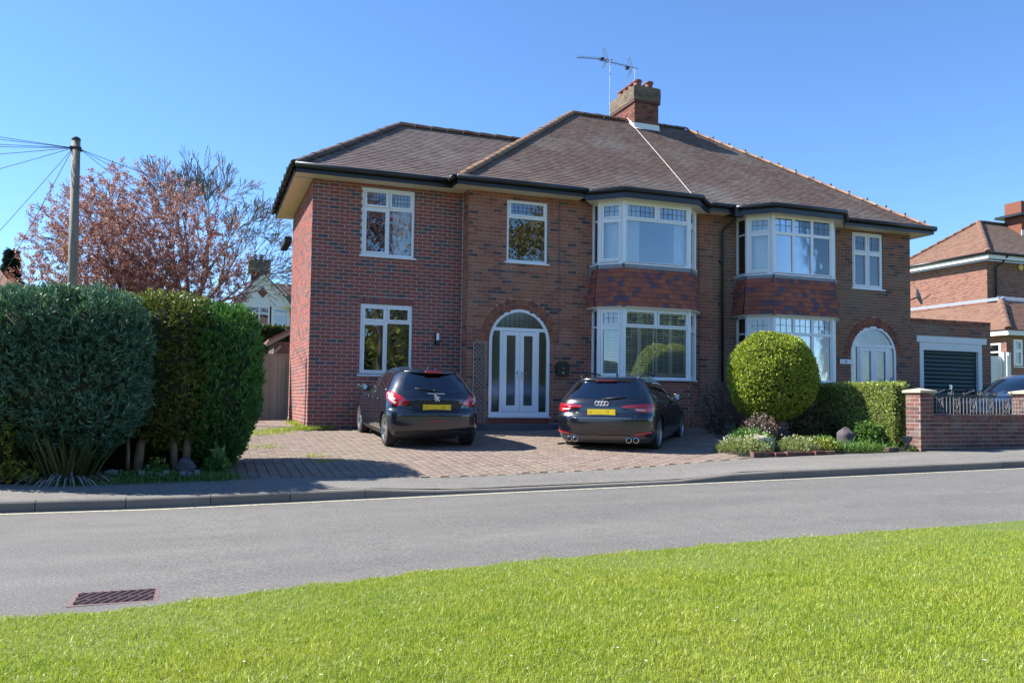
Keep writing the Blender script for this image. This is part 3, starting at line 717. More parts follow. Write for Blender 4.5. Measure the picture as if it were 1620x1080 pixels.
def window(parent, O, U, N, W, H, cols, transom=None, top_split=True, sill=.06, sash=True, fr=.055, lead=(5, 2), glass='glass', curtain=None, inset=.0, blind=None, sash_fr=.045, bottom_split=True, shutters=None, sill_ext=.05, open_light=None, mat='upvc', mul=None):
    """casement window: cols = list of light widths (fractions), transom = height of the top lights"""
    O, U, N = Vector(O), Vector(U).normalized(), Vector(N).normalized(); V = Vector((0, 0, 1)); O = O+N*inset
    fm = MB(); d0, d1 = -.06, 0.0
    fm.obox(O, U, V, N, 0, fr, 0, H, d0, d1); fm.obox(O, U, V, N, W-fr, W, 0, H, d0, d1)
    fm.obox(O, U, V, N, fr, W-fr, 0, fr, d0, d1); fm.obox(O, U, V, N, fr, W-fr, H-fr, H, d0, d1)
    mw = mul or fr*.8
    tot = sum(cols); xs = [0.]
    for c_ in cols: xs.append(xs[-1]+c_/tot)
    zt = H-transom if transom else H
    cuts_b = [fr+(W-2*fr)*x_ for x_ in xs[1:-1]]
    if transom: fm.obox(O, U, V, N, fr, W-fr, zt-mw/2, zt+mw/2, d0+.001, d1-.001)
    if transom and top_split:
        for c_ in cuts_b: fm.obox(O, U, V, N, c_-mw/2, c_+mw/2, zt+mw/2, H-fr, d0+.002, d1-.002)
    if bottom_split:
        for c_ in cuts_b: fm.obox(O, U, V, N, c_-mw/2, c_+mw/2, fr, zt-(mw/2 if transom else fr), d0+.002, d1-.002)
    win = fm.build('window', M[mat], parent)
    cells = []
    def cell(u0, u1, v0, v1, top):
        cells.append((u0, u1, v0, v1, top))
    edges = [fr]+cuts_b+[W-fr]
    half = lambda i, n_: (0 if i == 0 else mw/2, 0 if i == n_-1 else mw/2)
    if transom:
        if top_split:
            for i in range(len(cols)):
                a, b_ = half(i, len(cols)); cell(edges[i]+a, edges[i+1]-b_, zt+mw/2, H-fr, True)
        else: cell(fr, W-fr, zt+mw/2, H-fr, True)
    vb = zt-mw/2 if transom else H-fr
    if bottom_split:
        for i in range(len(cols)):
            a, b_ = half(i, len(cols)); cell(edges[i]+a, edges[i+1]-b_, fr, vb, False)
    else: cell(fr, W-fr, fr, vb, False)
    for ci, (u0, u1, v0, v1, top) in enumerate(cells):
        s_ = sash_fr if (sash is True or (sash == 'top' and top) or (isinstance(sash, (list, tuple)) and ci in sash)) else 0
        if s_:
            sm = MB()
            sm.obox(O, U, V, N, u0+.004, u0+s_, v0+.004, v1-.004, -.05, .014); sm.obox(O, U, V, N, u1-s_, u1-.004, v0+.004, v1-.004, -.05, .014)
            sm.obox(O, U, V, N, u0+s_, u1-s_, v0+.004, v0+s_, -.05, .013); sm.obox(O, U, V, N, u0+s_, u1-s_, v1-s_, v1-.004, -.05, .013)
            if open_light == ci:                    # a top light standing slightly open
                hinge = O+V*(v1-.01); an = R(7); out = []
                for p in sm.v:
                    q = Vector(p)-hinge; vz, nn = q.dot(V), q.dot(N)
                    out.append(tuple(hinge+U*q.dot(U)+V*(vz*math.cos(an)+nn*math.sin(an))+N*(nn*math.cos(an)-vz*math.sin(an))))
                sm.v = out
            sm.build('sash', M[mat], win)
        g0, g1, h0, h1 = u0+s_, u1-s_, v0+s_, v1-s_
        gm = MB(); gm.obox(O, U, V, N, g0-.003, g1+.003, h0-.003, h1+.003, -.032, -.026)
        pane = gm.build('pane', M[glass], win)
        if top and lead:
            lm = MB(); leads(lm, O, U, V, N, g0, g1, h0, h1, lead[0], lead[1], -.026, .005); lm.build('lead_cames', M['came'], win)
    if sill:
        sm = MB(); sm.obox(O, U, V, N, -sill_ext, W+sill_ext, -.035, -.001, -.10, sill); sm.build('sill', M[mat], win)
    if curtain:
        for (ca, cb, cm) in curtain: drape(win, O, U, N, W*ca, W*cb, .03, H-.04, M[cm])
    if blind:
        bm_ = MB(); bm_.obox(O, U, V, N, .02, W-.02, .02, H-.02, -.16, -.15); bm_.build('blind', M[blind], win)
    if shutters:
        shutter_set(win, O, U, V, N, shutters, fr, H)
    return win
def drape(win, O, U, N, ua, ub, v0, v1, mat, depth=-.20):
    n = max(10, int((ub-ua)/.018)); V = []; F = []
    for i in range(n+1):
        u = ua+(ub-ua)*i/n; off = depth+.025*math.sin(i*1.15+.6*math.sin(i*.37))+.008*math.sin(i*2.7)
        for v in (v0, v1): V.append(O+U*u+Vector((0, 0, 1))*v+N*(off*(1 if v == v1 else 1.05)))
    for i in range(n): F.append((2*i, 2*i+2, 2*i+3, 2*i+1))
    m = MB(); m.add(V, F); m.build('curtain', mat, win, smooth=True)
def shutter_set(win, O, U, V, N, panels, fr, H):
    """plantation shutters behind the glass: panels = [(u0, u1)]"""
    for (a, b_) in panels:
        m = MB(); d0, d1 = -.10, -.07
        m.obox(O, U, V, N, a, a+.05, .07, H-.07, d0, d1); m.obox(O, U, V, N, b_-.05, b_, .07, H-.07, d0, d1)
        m.obox(O, U, V, N, a+.05, b_-.05, .07, .14, d0, d1); m.obox(O, U, V, N, a+.05, b_-.05, H-.14, H-.07, d0, d1)
        c_ = (a+b_)/2; m.obox(O, U, V, N, c_-.006, c_+.006, .14, H-.14, -.07, -.055)
        z = .17
        while z < H-.16:
            p = [(-.115, z+.020), (-.113, z+.028), (-.06, z-.010), (-.062, z-.018)]
            pts = [O+U*(a+.05)+N*q[0]+V*q[1] for q in p]; m.prism(pts, U*(b_-a-.10)); z += .062
        m.build('shutter', M['shutter'], win)

def arch_ring(book_parent, O, U, N, c_, zs, r_in, r_out, mat, step=.082, name='arch_brick', a0=0.0, a1=math.pi):
    """ring of header bricks round an arch"""
    O, U, N = Vector(O), Vector(U), Vector(N); V = Vector((0, 0, 1))
    n = int((a1-a0)*(r_in+r_out)/2/step); me = None
    for i in range(n):
        a = a0+(a1-a0)*i/n; b_ = a0+(a1-a0)*(i+1)/n; g = .006/((r_in+r_out)/2)
        mid = (a+b_)/2
        def P(rr, an, nn): return O+U*(c_+rr*math.cos(an))+V*(zs+rr*math.sin(an))+N*nn
        m = MB(); pts = [P(r_in+.003, a+g, -.02), P(r_out-.004, a+g*.8, -.02), P(r_out-.004, b_-g*.8, -.02), P(r_in+.003, b_-g, -.02)]
        m.prism(pts, N*(.031+random.uniform(-.001, .003))); m.build(name, mat, book_parent)

def arched_door(parent, O, U, N, W, zs, H, sill_z, glass='glass_obs', lead=True, transom_z=None, side=.17, mat='upvc', handles=True):
    """porch screen: arched frame, fanlight, two side lights, a pair of doors. O at left foot, z 0 at the sill"""
    O, U, N = Vector(O), Vector(U), Vector(N); V = Vector((0, 0, 1)); r_ = W/2; f = .07
    fm = MB(); n = 24
    P = lambda u, v, d: O+U*u+V*v+N*d
    # outer frame: two posts and the arch band
    fm.obox(O, U, V, N, 0, f, 0, zs, -.07, 0); fm.obox(O, U, V, N, W-f, W, 0, zs, -.07, 0); fm.obox(O, U, V, N, f, W-f, 0, .10, -.07, 0)
    for i in range(n):
        a, b_ = math.pi*i/n, math.pi*(i+1)/n
        q = [(r_+r_*math.cos(a), zs+r_*math.sin(a)), (r_+r_*math.cos(b_), zs+r_*math.sin(b_)), (r_+(r_-f)*math.cos(b_), zs+(r_-f)*math.sin(b_)), (r_+(r_-f)*math.cos(a), zs+(r_-f)*math.sin(a))]
        fm.prism([P(u, v, -.07) for u, v in q], N*.07)
    tz = transom_z
    hw = math.sqrt(max(.01, (r_-f*.5)**2-(max(0, tz-zs))**2))
    fm.obox(O, U, V, N, r_-hw, r_+hw, tz-.045, tz+.03, -.065, -.002)
    sx0, sx1 = f+side, W-f-side
    fm.obox(O, U, V, N, sx0, sx0+.06, .10, tz-.045, -.065, -.003); fm.obox(O, U, V, N, sx1-.06, sx1, .10, tz-.045, -.065, -.003)
    door = fm.build('door', M[mat], parent)
    # fanlight pane
    pts = []
    a0 = math.asin(min(1, max(0, (tz+.03-zs)/(r_-f*.6))))
    for i in range(17):
        a = a0+(math.pi-2*a0)*i/16; pts.append(P(r_+(r_-f*.6)*math.cos(a), zs+(r_-f*.6)*math.sin(a), -.035))
    m = MB(); m.prism(pts, N*.005); m.build('fanlight', M[glass], door)
    if lead:
        lm = MB()
        k = -.6
        while k < .61:
            top = math.sqrt(max(0, (r_-f)**2-k*k))+zs
            if top > tz+.06: lm.obox(O, U, V, N, r_+k-.005, r_+k+.005, tz+.03, top, -.03, -.026)
            k += .12
        lm.obox(O, U, V, N, r_-math.sqrt(max(.01, (r_-f)**2-(tz+.2-zs)**2)), r_+math.sqrt(max(.01, (r_-f)**2-(tz+.2-zs)**2)), tz+.195, tz+.205, -.03, -.0255)
        lm.build('lead_cames', M['came'], door)
    # side lights (their heads cut by the arch)
    for (a, b_) in ((f*.6, sx0+.005), (sx1-.005, W-f*.6)):
        pts = []
        for u in (a, b_): pts.append(P(u, .095, -.035))
        for i in range(6):
            u = b_+(a-b_)*i/5; rr = r_-f*.6; dv = math.sqrt(max(0, rr*rr-(u-r_)**2)); pts.append(P(u, min(tz-.04, zs+dv), -.035))
        m = MB(); m.prism(pts, N*.005); m.build('side_light', M[glass], door)
    # two leaves
    mid = (sx0+sx1)/2; ztop = tz-.055
    for k, (a, b_) in enumerate(((sx0+.062, mid-.004), (mid+.004, sx1-.062))):
        lm = MB(); s_ = .095
        lm.obox(O, U, V, N, a, a+s_, .105, ztop, -.05, .012); lm.obox(O, U, V, N, b_-s_, b_, .105, ztop, -.05, .012)
        lm.obox(O, U, V, N, a+s_, b_-s_, .105, .105+.14, -.05, .011); lm.obox(O, U, V, N, a+s_, b_-s_, ztop-s_, ztop, -.05, .011)
        leaf = lm.build('door_leaf', M[mat], door)
        MB().obox(O, U, V, N, a+s_-.004, b_-s_+.004, .24, ztop-s_+.004, -.03, -.024).build('door_pane', M[glass], door)
        if handles:
            hm = MB(); hu = (b_-.045) if k == 0 else (a+.045); dr = -1 if k == 0 else 1
            hm.tube([P(hu, 1.0, .012), P(hu, 1.0, .045), P(hu-dr*-.12 if k else hu-.12, 1.0, .045)], .009, 8)
            hm.obox(O, U, V, N, hu-.013, hu+.013, .86, 1.06, .012, .019); hm.build('handle', M['steel'], door)
    return door
# ================================================================== THE PAIR OF HOUSES
XF, NF = Vector((1, 0, 0)), Vector((0, -1, 0))          # front walls: along +X, facing -Y
ZB, ZS = .45, 6.12                                      # foot of the brickwork, soffit
YM = -.43                                               # main front wall; the extension front stands at Y = 0
XM0, XP, XR = 3.46, 10.03, 16.60                        # left end, party line, right end of the pair
left = thing('semi_detached_house', 'left red brick semi with side extension, behind the two parked black cars', 'house', (5, 2, .6))
right = thing('semi_detached_house', 'right half of the brick semi, beside the dark green garage door', 'house', (13.3, 2, .7))
LB, RB = BrickBook(left), BrickBook(right)

# ---- extension
wE = brick_wall(LB, 'extension_wall', left, (0, 0, 0), XF, NF, XM0, ZB, ZS,
    [rect_hole(1.09, 2.29, 4.50, 6.04), rect_hole(1.10, 2.28, 1.83, 3.41)], M['ext_brick'], M['mortar'], skip=[rect_hole(1.06, 2.32, 3.41, 3.575)], t0=.003)
for i in range(17):
    u = 1.06+i*(1.26/17); m = MB(); m.obox((0, 0, 0), XF, (0, 0, 1), NF, u+.004, u+1.26/17-.004, 3.415, 3.57, -.02, .011); m.build('lintel_brick', M['ext_brick'], wE)
brick_wall(LB, 'side_wall', left, (0, 4.2, 0), (0, -1, 0), (-1, 0, 0), 4.2, ZB, ZS, [], M['ext_brick'], M['mortar'], phase=.11, t1=.003)
m = MB(); m.box((XM0-.016, -.012, ZB), (XM0-.002, .0, ZS)); m.build('joint_strip', M['mortar'], left)
window(left, (1.09, -.0, 4.50), XF, NF, 1.20, 1.54, [1, 1], .46, inset=-.015, lead=(6, 3), curtain=[(.62, .97, 'curtain'), (.02, .07, 'curtain')], open_light=0, sash=[0, 1, 2])
window(left, (1.10, -.0, 1.83), XF, NF, 1.18, 1.58, [1, 1], .40, inset=-.015, lead=(5, 3), sash=[0, 1, 2], curtain=[(.0, .10, 'curtain_grey')])
# ---- main front
door_c, door_r, door_zs, door_z0 = 4.75, .755, 2.665, .93
wM = brick_wall(LB, 'front_wall', left, (XM0, YM, 0), XF, NF, 6.62-XM0, ZB, ZS, t0=.003, holes=
    [rect_hole(4.39-XM0, 5.42-XM0, 4.52, 6.01), arch_hole(door_c-XM0, door_r, door_zs, .78)], mat=M['main_brick'], mortar=M['mortar_old'],
    skip=[lambda z, c_=door_c-XM0: (lambda h: (c_-h, c_+h) if h > 0 else None)(math.sqrt(max(0, 1.0**2-(z-door_zs)**2)) if door_zs < z < door_zs+1.0 else 0)])
brick_wall(LB, 'front_wall', left, (9.22, YM, 0), XF, NF, XP-9.22, ZB, ZS, [], M['main_brick'], M['mortar_old'], phase=.05)
brick_wall(LB, 'return_wall', left, (XM0, 0, 0), (0, -1, 0), (-1, 0, 0), -YM, ZB, ZS, [], M['main_brick'], M['mortar_old'], phase=.12, t1=.003)
arch_ring(wM, (XM0, YM, 0), XF, NF, door_c-XM0, door_zs, .757, .875, M['arch_brick'])
arch_ring(wM, (XM0, YM, 0), XF, NF, door_c-XM0, door_zs, .880, .995, M['arch_brick'])
window(left, (4.39, YM, 4.52), XF, NF, 1.03, 1.49, [1], .43, inset=-.02, lead=(8, 3), sash='top', bottom_split=False)
d = arched_door(left, (door_c-door_r, YM-.0, door_z0), XF, NF, 2*door_r, door_zs-door_z0, 2.5, 0, transom_z=2.02, side=.2)
MB().box((door_c-door_r-.02, YM-.07, door_z0-.035), (door_c+door_r+.02, YM+.12, door_z0-.002)).build('door_sill', M['upvc'], d)
MB().box((door_c-door_r, YM-.02, .66), (door_c+door_r, YM+.2, door_z0-.036)).build('threshold', M['red_sill'], left)
# curved blue-grey step
pts = []
for i in range(15):
    a = math.pi*i/14; pts.append((door_c-.2-1.06*math.cos(a), YM-.02-.60*math.sin(a)**.35, .4))
MB().prism(pts, (0, 0, .35)).build('door_step', M['step_blue'], left)

def bay(house, book, Xa, r_, s_, w, brickmat, mortar, right_side, mats):
    """two storey bay with tile hung apron; returns outline"""
    F = YM-r_-s_
    P = [Vector((Xa, YM, 0)), Vector((Xa, YM-r_, 0)), Vector((Xa+s_, F, 0)), Vector((Xa+s_+w, F, 0)), Vector((Xa+2*s_+w, YM-r_, 0)), Vector((Xa+2*s_+w, YM, 0))]
    zl0, zl1, zu0, zu1 = 1.84, 3.50, 4.56, 6.04
    plinth = []
    for i in range(5):
        A, B = P[i], P[i+1]; U = (B-A).normalized(); N = U.cross(Vector((0, 0, 1))); L = (B-A).length
        brick_wall(book, 'bay_wall', house, A, U, N, L, ZB, zl0-.04, [], brickmat, mortar, thick=.2, phase=.06*i)
        front = i == 2; narrow = i in (0, 4)
        kw = dict(sill=.07, fr=.05, lead=(2, 2) if narrow else (3, 2), sash=False if narrow else True, cols=[1], transom=.44, sill_ext=.0)
        post = .0
        for (z0, z1, low) in ((zl0, zl1, True), (zu0, zu1, False)):
            k = dict(kw)
            if front and not right_side: k.update(cols=[1, 1], bottom_split=False, sash='top', lead=(6, 2), curtain=None if low else [(.03, .30, 'curtain'), (.82, .97, 'curtain')], shutters=[(.06, .47), (.47, .88), (.91, 1.32), (1.32, 1.74)] if low else None)
            if front and right_side: k.update(cols=[1, 1, 1], sash=False, lead=(3, 2), blind='blind' if low else None, fr=.06, mul=.075)
            if i == 1: k.update(fr=.07, curtain=[(.1, .92, 'curtain')] if not low else None, shutters=[(.1, L-.1)] if (low and not right_side) else None)
            if i == 0 and not low: k.update(curtain=[(.1, .9, 'curtain_grey')])
            if i == 0 and low: k.update(blind='curtain_grey')
            window(house, A+Vector((0, 0, z0)), U, N, L, z1-z0, inset=0, **k)
        # tile hung apron, kicked out at the foot
        V = Vector((0, 0, 1))-N*.10; V.normalize(); NN = U.cross(V)
        h = (zu0-.06-zl1-.02)/V.z; off = .10*(zu0-.06-zl1-.02)
        O = A+N*(off+.035)+Vector((0, 0, zl1+.02))
        ex = .055 if i in (1, 2, 3) else .0
        poly = [(-ex-(.03 if i == 2 else 0), 0), (L+ex+(.03 if i == 2 else 0), 0), (L+ex*.3, h), (-ex*.3, h)]
        tile_plane('tile_apron', house, O, U, V, NN, poly, M['hang_tile'], gauge=.117, width=.166, thick=.018, limit=300)
        # flared white board below the apron
        m = MB(); m.prism([A+N*.0+Vector((0, 0, zl1-.002)), A+N*(off+.03)+Vector((0, 0, zl1-.002)), A+N*(off+.05)+Vector((0, 0, zl1+.03)), A+Vector((0, 0, zl1+.03))], U*L); m.build('apron_board', M['upvc'], house)
        # lead dressing under the upper sill, scalloped on the left house
        m = MB()
        n = max(2, int(L/.085)); zt = zu0-.036
        pts = [A+N*.052+Vector((0, 0, zt))]
        for k_ in range(n):
            for t_, dz in ((.05, -.075), (.35, -.10), (.65, -.10), (.95, -.075)) if not right_side else ((.0, -.08), (1., -.08)):
                pts.append(A+U*(L*(k_+t_)/n)+N*.056+Vector((0, 0, zt+dz)))
        pts.append(A+U*L+N*.052+Vector((0, 0, zt)))
        m.prism(pts, N*.008); m.build('lead_apron', M['lead'], house)
    # lead soaker up the wall side of the apron
    MB().prism([(Xa-.01, YM-.01, zl1-.1), (Xa-.01, YM-.13, zl1+.02), (Xa-.01, YM-.06, zu0-.05), (Xa-.01, YM-.01, zu0-.02)], (-.06, 0, 0)).build('lead_soaker', M['lead'], house)
    # corner posts
    for i in range(1, 5):
        for (z0, z1) in ((zl0, zl1), (zu0, zu1)):
            d_ = (P[i]-Vector((Xa+s_+w/2, YM+.4, 0))).normalized()
            MB().tube([P[i]+d_*-.03+Vector((0, 0, z0+.004)), P[i]+d_*-.03+Vector((0, 0, z1))], .062, 8).build('corner_post', M['upvc'], house)
    # floor inside, ceiling, eaves of the bay
    MB().prism([p+Vector((0, 0, zl0-.07)) for p in P], (0, 0, .03)).build('bay_floor', M['room'], house)
    MB().prism([p+Vector((0, 0, zu0-.5)) for p in P], (0, 0, .03)).build('bay_floor', M['room'], house)
    e = .27
    Q = [Vector((Xa-.38, YM-.42, 0)), Vector((Xa-.17, YM-r_-.20, 0)), Vector((Xa+s_-.10, F-e, 0)), Vector((Xa+s_+w+.10, F-e, 0)), Vector((Xa+2*s_+w+.17, YM-r_-.20, 0)), Vector((Xa+2*s_+w+.38, YM-.42, 0))]
    MB().prism([q+Vector((0, 0, zu1-.002)) for q in [P[0]]+[Vector((q.x, q.y, 0)) for q in Q]+[P[5]]], (0, 0, .05)).build('bay_soffit', M['cream'], house)
    m = MB()
    for i in range(len(Q)-1):
        A, B = Q[i], Q[i+1]; U = (B-A).normalized(); N = U.cross(Vector((0, 0, 1)))
        m.obox(A, U, (0, 0, 1), N, -.02, (B-A).length+.02, zu1-.005, zu1+.20, -.01, .016)
    m.build('bay_fascia', M['black_gutter'], house)
    cen = Vector((Xa+s_+w/2, YM-.3, 0))
    G = [q+(q-cen).normalized()*.075+Vector((0, 0, zu1+.19)) for q in Q]
    gutter(house, G, 'bay_gutter')
    m = MB(); top = [q+Vector((0, 0, zu1+.205)) for q in Q]
    back = [Vector((Q[-1].x, YM+.1, zu1+.42)), Vector((Q[0].x, YM+.1, zu1+.42))]
    m.poly([top[0], top[1], top[2], top[3], top[4], top[5], back[0], back[1]][::1]); m.build('bay_roof', M['lead'], house)
    return P, Q
bay(left, LB, 6.60, .375, .425, 1.80, M['main_brick'], M['mortar_old'], False, None)
bay(right, RB, 10.74, .455, .45, 1.86, M['right_brick'], M['mortar_old'], True, None)

# ---- right house front
rc, rr_, rzs, rz0 = 15.26, .80, 2.67, .98
brick_wall(RB, 'front_wall', right, (XP+.001, YM, 0), XF, NF, 10.76-XP, ZB, ZS, [], M['right_brick'], M['mortar_old'])
RX = 13.48
wR = brick_wall(RB, 'front_wall', right, (RX, YM, 0), XF, NF, XR-RX, ZB, ZS,
    [rect_hole(14.54-RX, 15.61-RX, 4.51, 6.06), arch_hole(rc-RX, rr_, rzs, .85)], M['right_brick'], M['mortar_old'], phase=.07,
    skip=[lambda z, c_=rc-RX: (lambda h: (c_-h, c_+h) if h > 0 else None)(math.sqrt(max(0, 1.04**2-(z-rzs)**2)) if rzs < z < rzs+1.04 else 0)])
arch_ring(wR, (RX, YM, 0), XF, NF, rc-RX, rzs, .802, .918, M['arch_brick'])
arch_ring(wR, (RX, YM, 0), XF, NF, rc-RX, rzs, .923, 1.036, M['arch_brick'])
window(right, (14.54, YM, 4.51), XF, NF, 1.07, 1.55, [1, 1], .56, inset=-.02, lead=(3, 2), sash=True)
d = arched_door(right, (rc-rr_, YM, rz0), XF, NF, 2*rr_, rzs-rz0, 2.5, 0, transom_z=1.95, side=.16, lead=False, handles=False)
MB().box((rc-rr_, YM-.05, .62), (rc+rr_, YM+.2, rz0-.002)).build('threshold', M['red_sill'], right)

# ---- hidden walls and rooms so the houses are closed
M['porch'] = plain('pale porch plaster', (.70, .66, .58), .9, var=.12, scale=2)
def rooms(house, x0, x1, y0, z_list, side_l, side_r, back_y):
    m = MB()
    for (a, b_) in z_list:
        m.quad((x0, y0+2.6, a), (x1, y0+2.6, a), (x1, y0+2.6, b_), (x0, y0+2.6, b_))
        m.quad((x0, y0+.27, a), (x1, y0+.27, a), (x1, y0+2.6, a), (x0, y0+2.6, a))
        m.quad((x0, y0+.27, b_), (x1, y0+.27, b_), (x1, y0+2.6, b_), (x0, y0+2.6, b_))
        for xx in (x0, x1): m.quad((xx, y0+.27, a), (xx, y0+2.6, a), (xx, y0+2.6, b_), (xx, y0+.27, b_))
    m.build('rooms', M['room'], house)
rooms(left, .27, 3.40, 0, [(.85, 3.55), (3.75, ZS)], 0, 0, 0)
rooms(left, 3.75, 6.3, YM, [(.85, 3.55), (3.75, ZS)], 0, 0, 0)
rooms(left, 6.35, 9.9, YM, [(.85, 3.55), (3.75, ZS)], 0, 0, 0)
rooms(right, 10.2, 13.9, YM, [(.85, 3.55), (3.75, ZS)], 0, 0, 0)
rooms(right, 14.0, 16.4, YM, [(.85, 3.55), (3.75, ZS)], 0, 0, 0)
MB().box((3.8, YM+.60, .86), (6.2, YM+.64, 3.5)).build('added_porch_wall', M['porch'], left)  # pale wall added close behind the glass to lighten the door panes
MB().box((14.1, YM+.60, .86), (16.35, YM+.64, 3.5)).build('added_porch_wall', M['porch'], right)
MB().box((.26, 4.0, ZB), (XM0, 4.2, ZS)).box((XM0, 7.9, ZB), (XP, 8.1, ZS)).box((XM0+.0, 4.21, ZB), (XM0+.25, 7.9, ZS)).build('rear_wall', M['ext_brick'], left)
MB().box((XP, 7.9, ZB), (XR, 8.1, ZS)).box((XR-.25, YM+.262, ZB), (XR-.002, 7.9, ZS)).build('rear_wall', M['right_brick'], right)

# ---- eaves: soffit, fascia, gutters
def eaves(house, A, B, N, ov=.42, s0=0., s1=0., soff=True):
    """straight run of eaves from A to B (wall line), overhang ov along N"""
    A, B, N = Vector(A), Vector(B), Vector(N); U = (B-A).normalized(); L = (B-A).length
    if soff: MB().obox(A, U, (0, 0, 1), N, s0, L-s1, ZS-.001, ZS+.02, -.02, ov-.002).build('soffit', M['cream'], house)
    MB().obox(A, U, (0, 0, 1), N, 0, L, ZS-.012, ZS+.17, ov, ov+.02).build('fascia', M['black_gutter'], house)
    g = [A+N*(ov+.085)+U*t+Vector((0, 0, ZS+.14)) for t in (-.0, L)]
    gutter(house, g)
eaves(left, (-.44, 0, 0), (3.02, 0, 0), (0, -1, 0), s0=.02, s1=-.43)
eaves(left, (0, 4.6, 0), (0, -.44, 0), (-1, 0, 0), s1=.422)
eaves(left, (XM0-.44, YM, 0), (6.22, YM, 0), (0, -1, 0), s0=.02)
eaves(left, (XM0, -.42, 0), (XM0, YM-.44, 0), (-1, 0, 0), soff=False)
eaves(left, (9.63, YM, 0), (XP, YM, 0), (0, -1, 0))
eaves(right, (XP+.002, YM, 0), (10.36, YM, 0), (0, -1, 0))
eaves(right, (13.88, YM, 0), (XR+.44, YM, 0), (0, -1, 0))
eaves(right, (XR, YM-.44, 0), (XR, 8.3, 0), (1, 0, 0), soff=False)
m = MB(); m.box((XR, YM+.022, ZS), (XR+.42, 8.1, ZS+.02)); m.build('soffit', M['cream'], right)
# lower rear roof edge glimpsed past the side wall
MB().box((-.20, 4.22, 5.42), (-.02, 5.6, 5.58)).build('rear_gutter', M['black_gutter'], left)
# brackets on the side gutter
for i in range(7):
    y = .1+i*.62; MB().box((-.575, y, ZS+.07), (-.44, y+.035, ZS+.215)).build('gutter_bracket', M['black_gutter'], left)

# ---- roofs
E0 = 6.24
slopeM = (9.97-E0)/4.99
def roof_tri(house, name, pts, mat): m = MB(); m.poly(pts); return m.build(name, mat, house)
yE, yRd, zRd = -.90, 4.11, 9.97
hyp = math.hypot(yRd-yE, zRd-E0); cs, sn = (yRd-yE)/hyp, (zRd-E0)/hyp
Vf, Nf = Vector((0, cs, sn)), Vector((0, -sn, cs))
xl, xr_ = 3.06, 17.04; rl, rrg = 8.08, 12.1
rLm = tile_plane('main_roof', left, (0, yE, E0), XF, Vf, Nf, [(xl, 0), (XP, 0), (XP, hyp), (rl, hyp)], M['roof_tile'], limit=160)
rRm = tile_plane('main_roof', right, (0, yE, E0), XF, Vf, Nf, [(XP, 0), (xr_, 0), (rrg, hyp), (XP, hyp)], M['roof_tile'], limit=160)
yB = 2*yRd-yE
roof_tri(left, 'roof_hip', [(xl, yE, E0), (rl, yRd, zRd), (xl, yB, E0)], M['roof_tile'])
roof_tri(left, 'roof_back', [(xl, yB, E0), (rl, yRd, zRd), (XP, yRd, zRd), (XP, yB, E0)], M['roof_tile'])
roof_tri(right, 'roof_back', [(XP, yB, E0), (XP, yRd, zRd), (rrg, yRd, zRd), (xr_, yB, E0)], M['roof_tile'])
roof_tri(right, 'roof_hip', [(xr_, yB, E0), (rrg, yRd, zRd), (xr_, yE, E0)], M['roof_tile'])
ridge_tiles(rLm, (xl+.02, yE+.02, E0+.045), (rl, yRd, zRd+.03), M['ridge'], .12, .33, 'hip_tile')
ridge_tiles(rLm, (rl, yRd, zRd+.03), (XP-.05, yRd, zRd+.03), M['ridge'], .12, .40)
ridge_tiles(rRm, (10.85, yRd, zRd+.03), (rrg, yRd, zRd+.03), M['hip_dark'], .11, .40)
ridge_tiles(rRm, (xr_-.02, yE+.02, E0+.045), (rrg, yRd, zRd+.03), M['ridge'], .085, .42, 'hip_tile')
for i in range(14):
    t = (i+.5)/14.2; p = Vector((xr_-.02, yE, E0+.05)).lerp(Vector((rrg, yRd, zRd+.03)), t)
    MB().lathe(p+Vector((0, 0, .06)), [(.028, -.03), (.034, .0), (.024, .035)], 8).build('hip_tile_nib', M['hip_dark'], rRm)
# extension roof
yE2, yR2, zR2 = -.465, 2.437, 8.36
h2 = math.hypot(yR2-yE2, zR2-E0); c2, s2 = (yR2-yE2)/h2, (zR2-E0)/h2
V2, N2 = Vector((0, c2, s2)), Vector((0, -s2, c2)); xl2 = -.465; rl2 = 2.437
xend = xl+(zR2-E0)/slopeM*1.0
rEx = tile_plane('extension_roof', left, (0, yE2, E0), XF, V2, N2, [(xl2, 0), (xl+.02, 0), (xend, h2), (rl2, h2)], M['roof_tile_new'], limit=300-160 if False else 140)
roof_tri(left, 'roof_hip', [(xl2, yE2, E0), (rl2, yR2, zR2), (xl2, 4.65, E0)], M['roof_tile_new'])
roof_tri(left, 'roof_back', [(xl2, 4.65, E0), (rl2, yR2, zR2), (xend, yR2, zR2), (xl, 4.65, E0)], M['roof_tile_new'])
ridge_tiles(rEx, (xl2+.01, yE2+.01, E0+.05), (rl2, yR2, zR2+.03), M['hip_dark'], .125, .36, 'hip_tile')
ridge_tiles(rEx, (rl2, yR2, zR2+.03), (xend+.05, yR2, zR2+.03), M['ridge'], .12, .42)
# pale cord of mortar up the party line of the roof
MB().tube([Vector((0, yE, E0))+XF*9.3+Vf*.05+Nf*.03, Vector((0, yE, E0))+XF*9.62+Vf*2.6+Nf*.03, Vector((0, yE, E0))+XF*9.98+Vf*(hyp*.93)+Nf*.03], .006, 6).build('party_line_fillet', M['white_lead'], rLm)

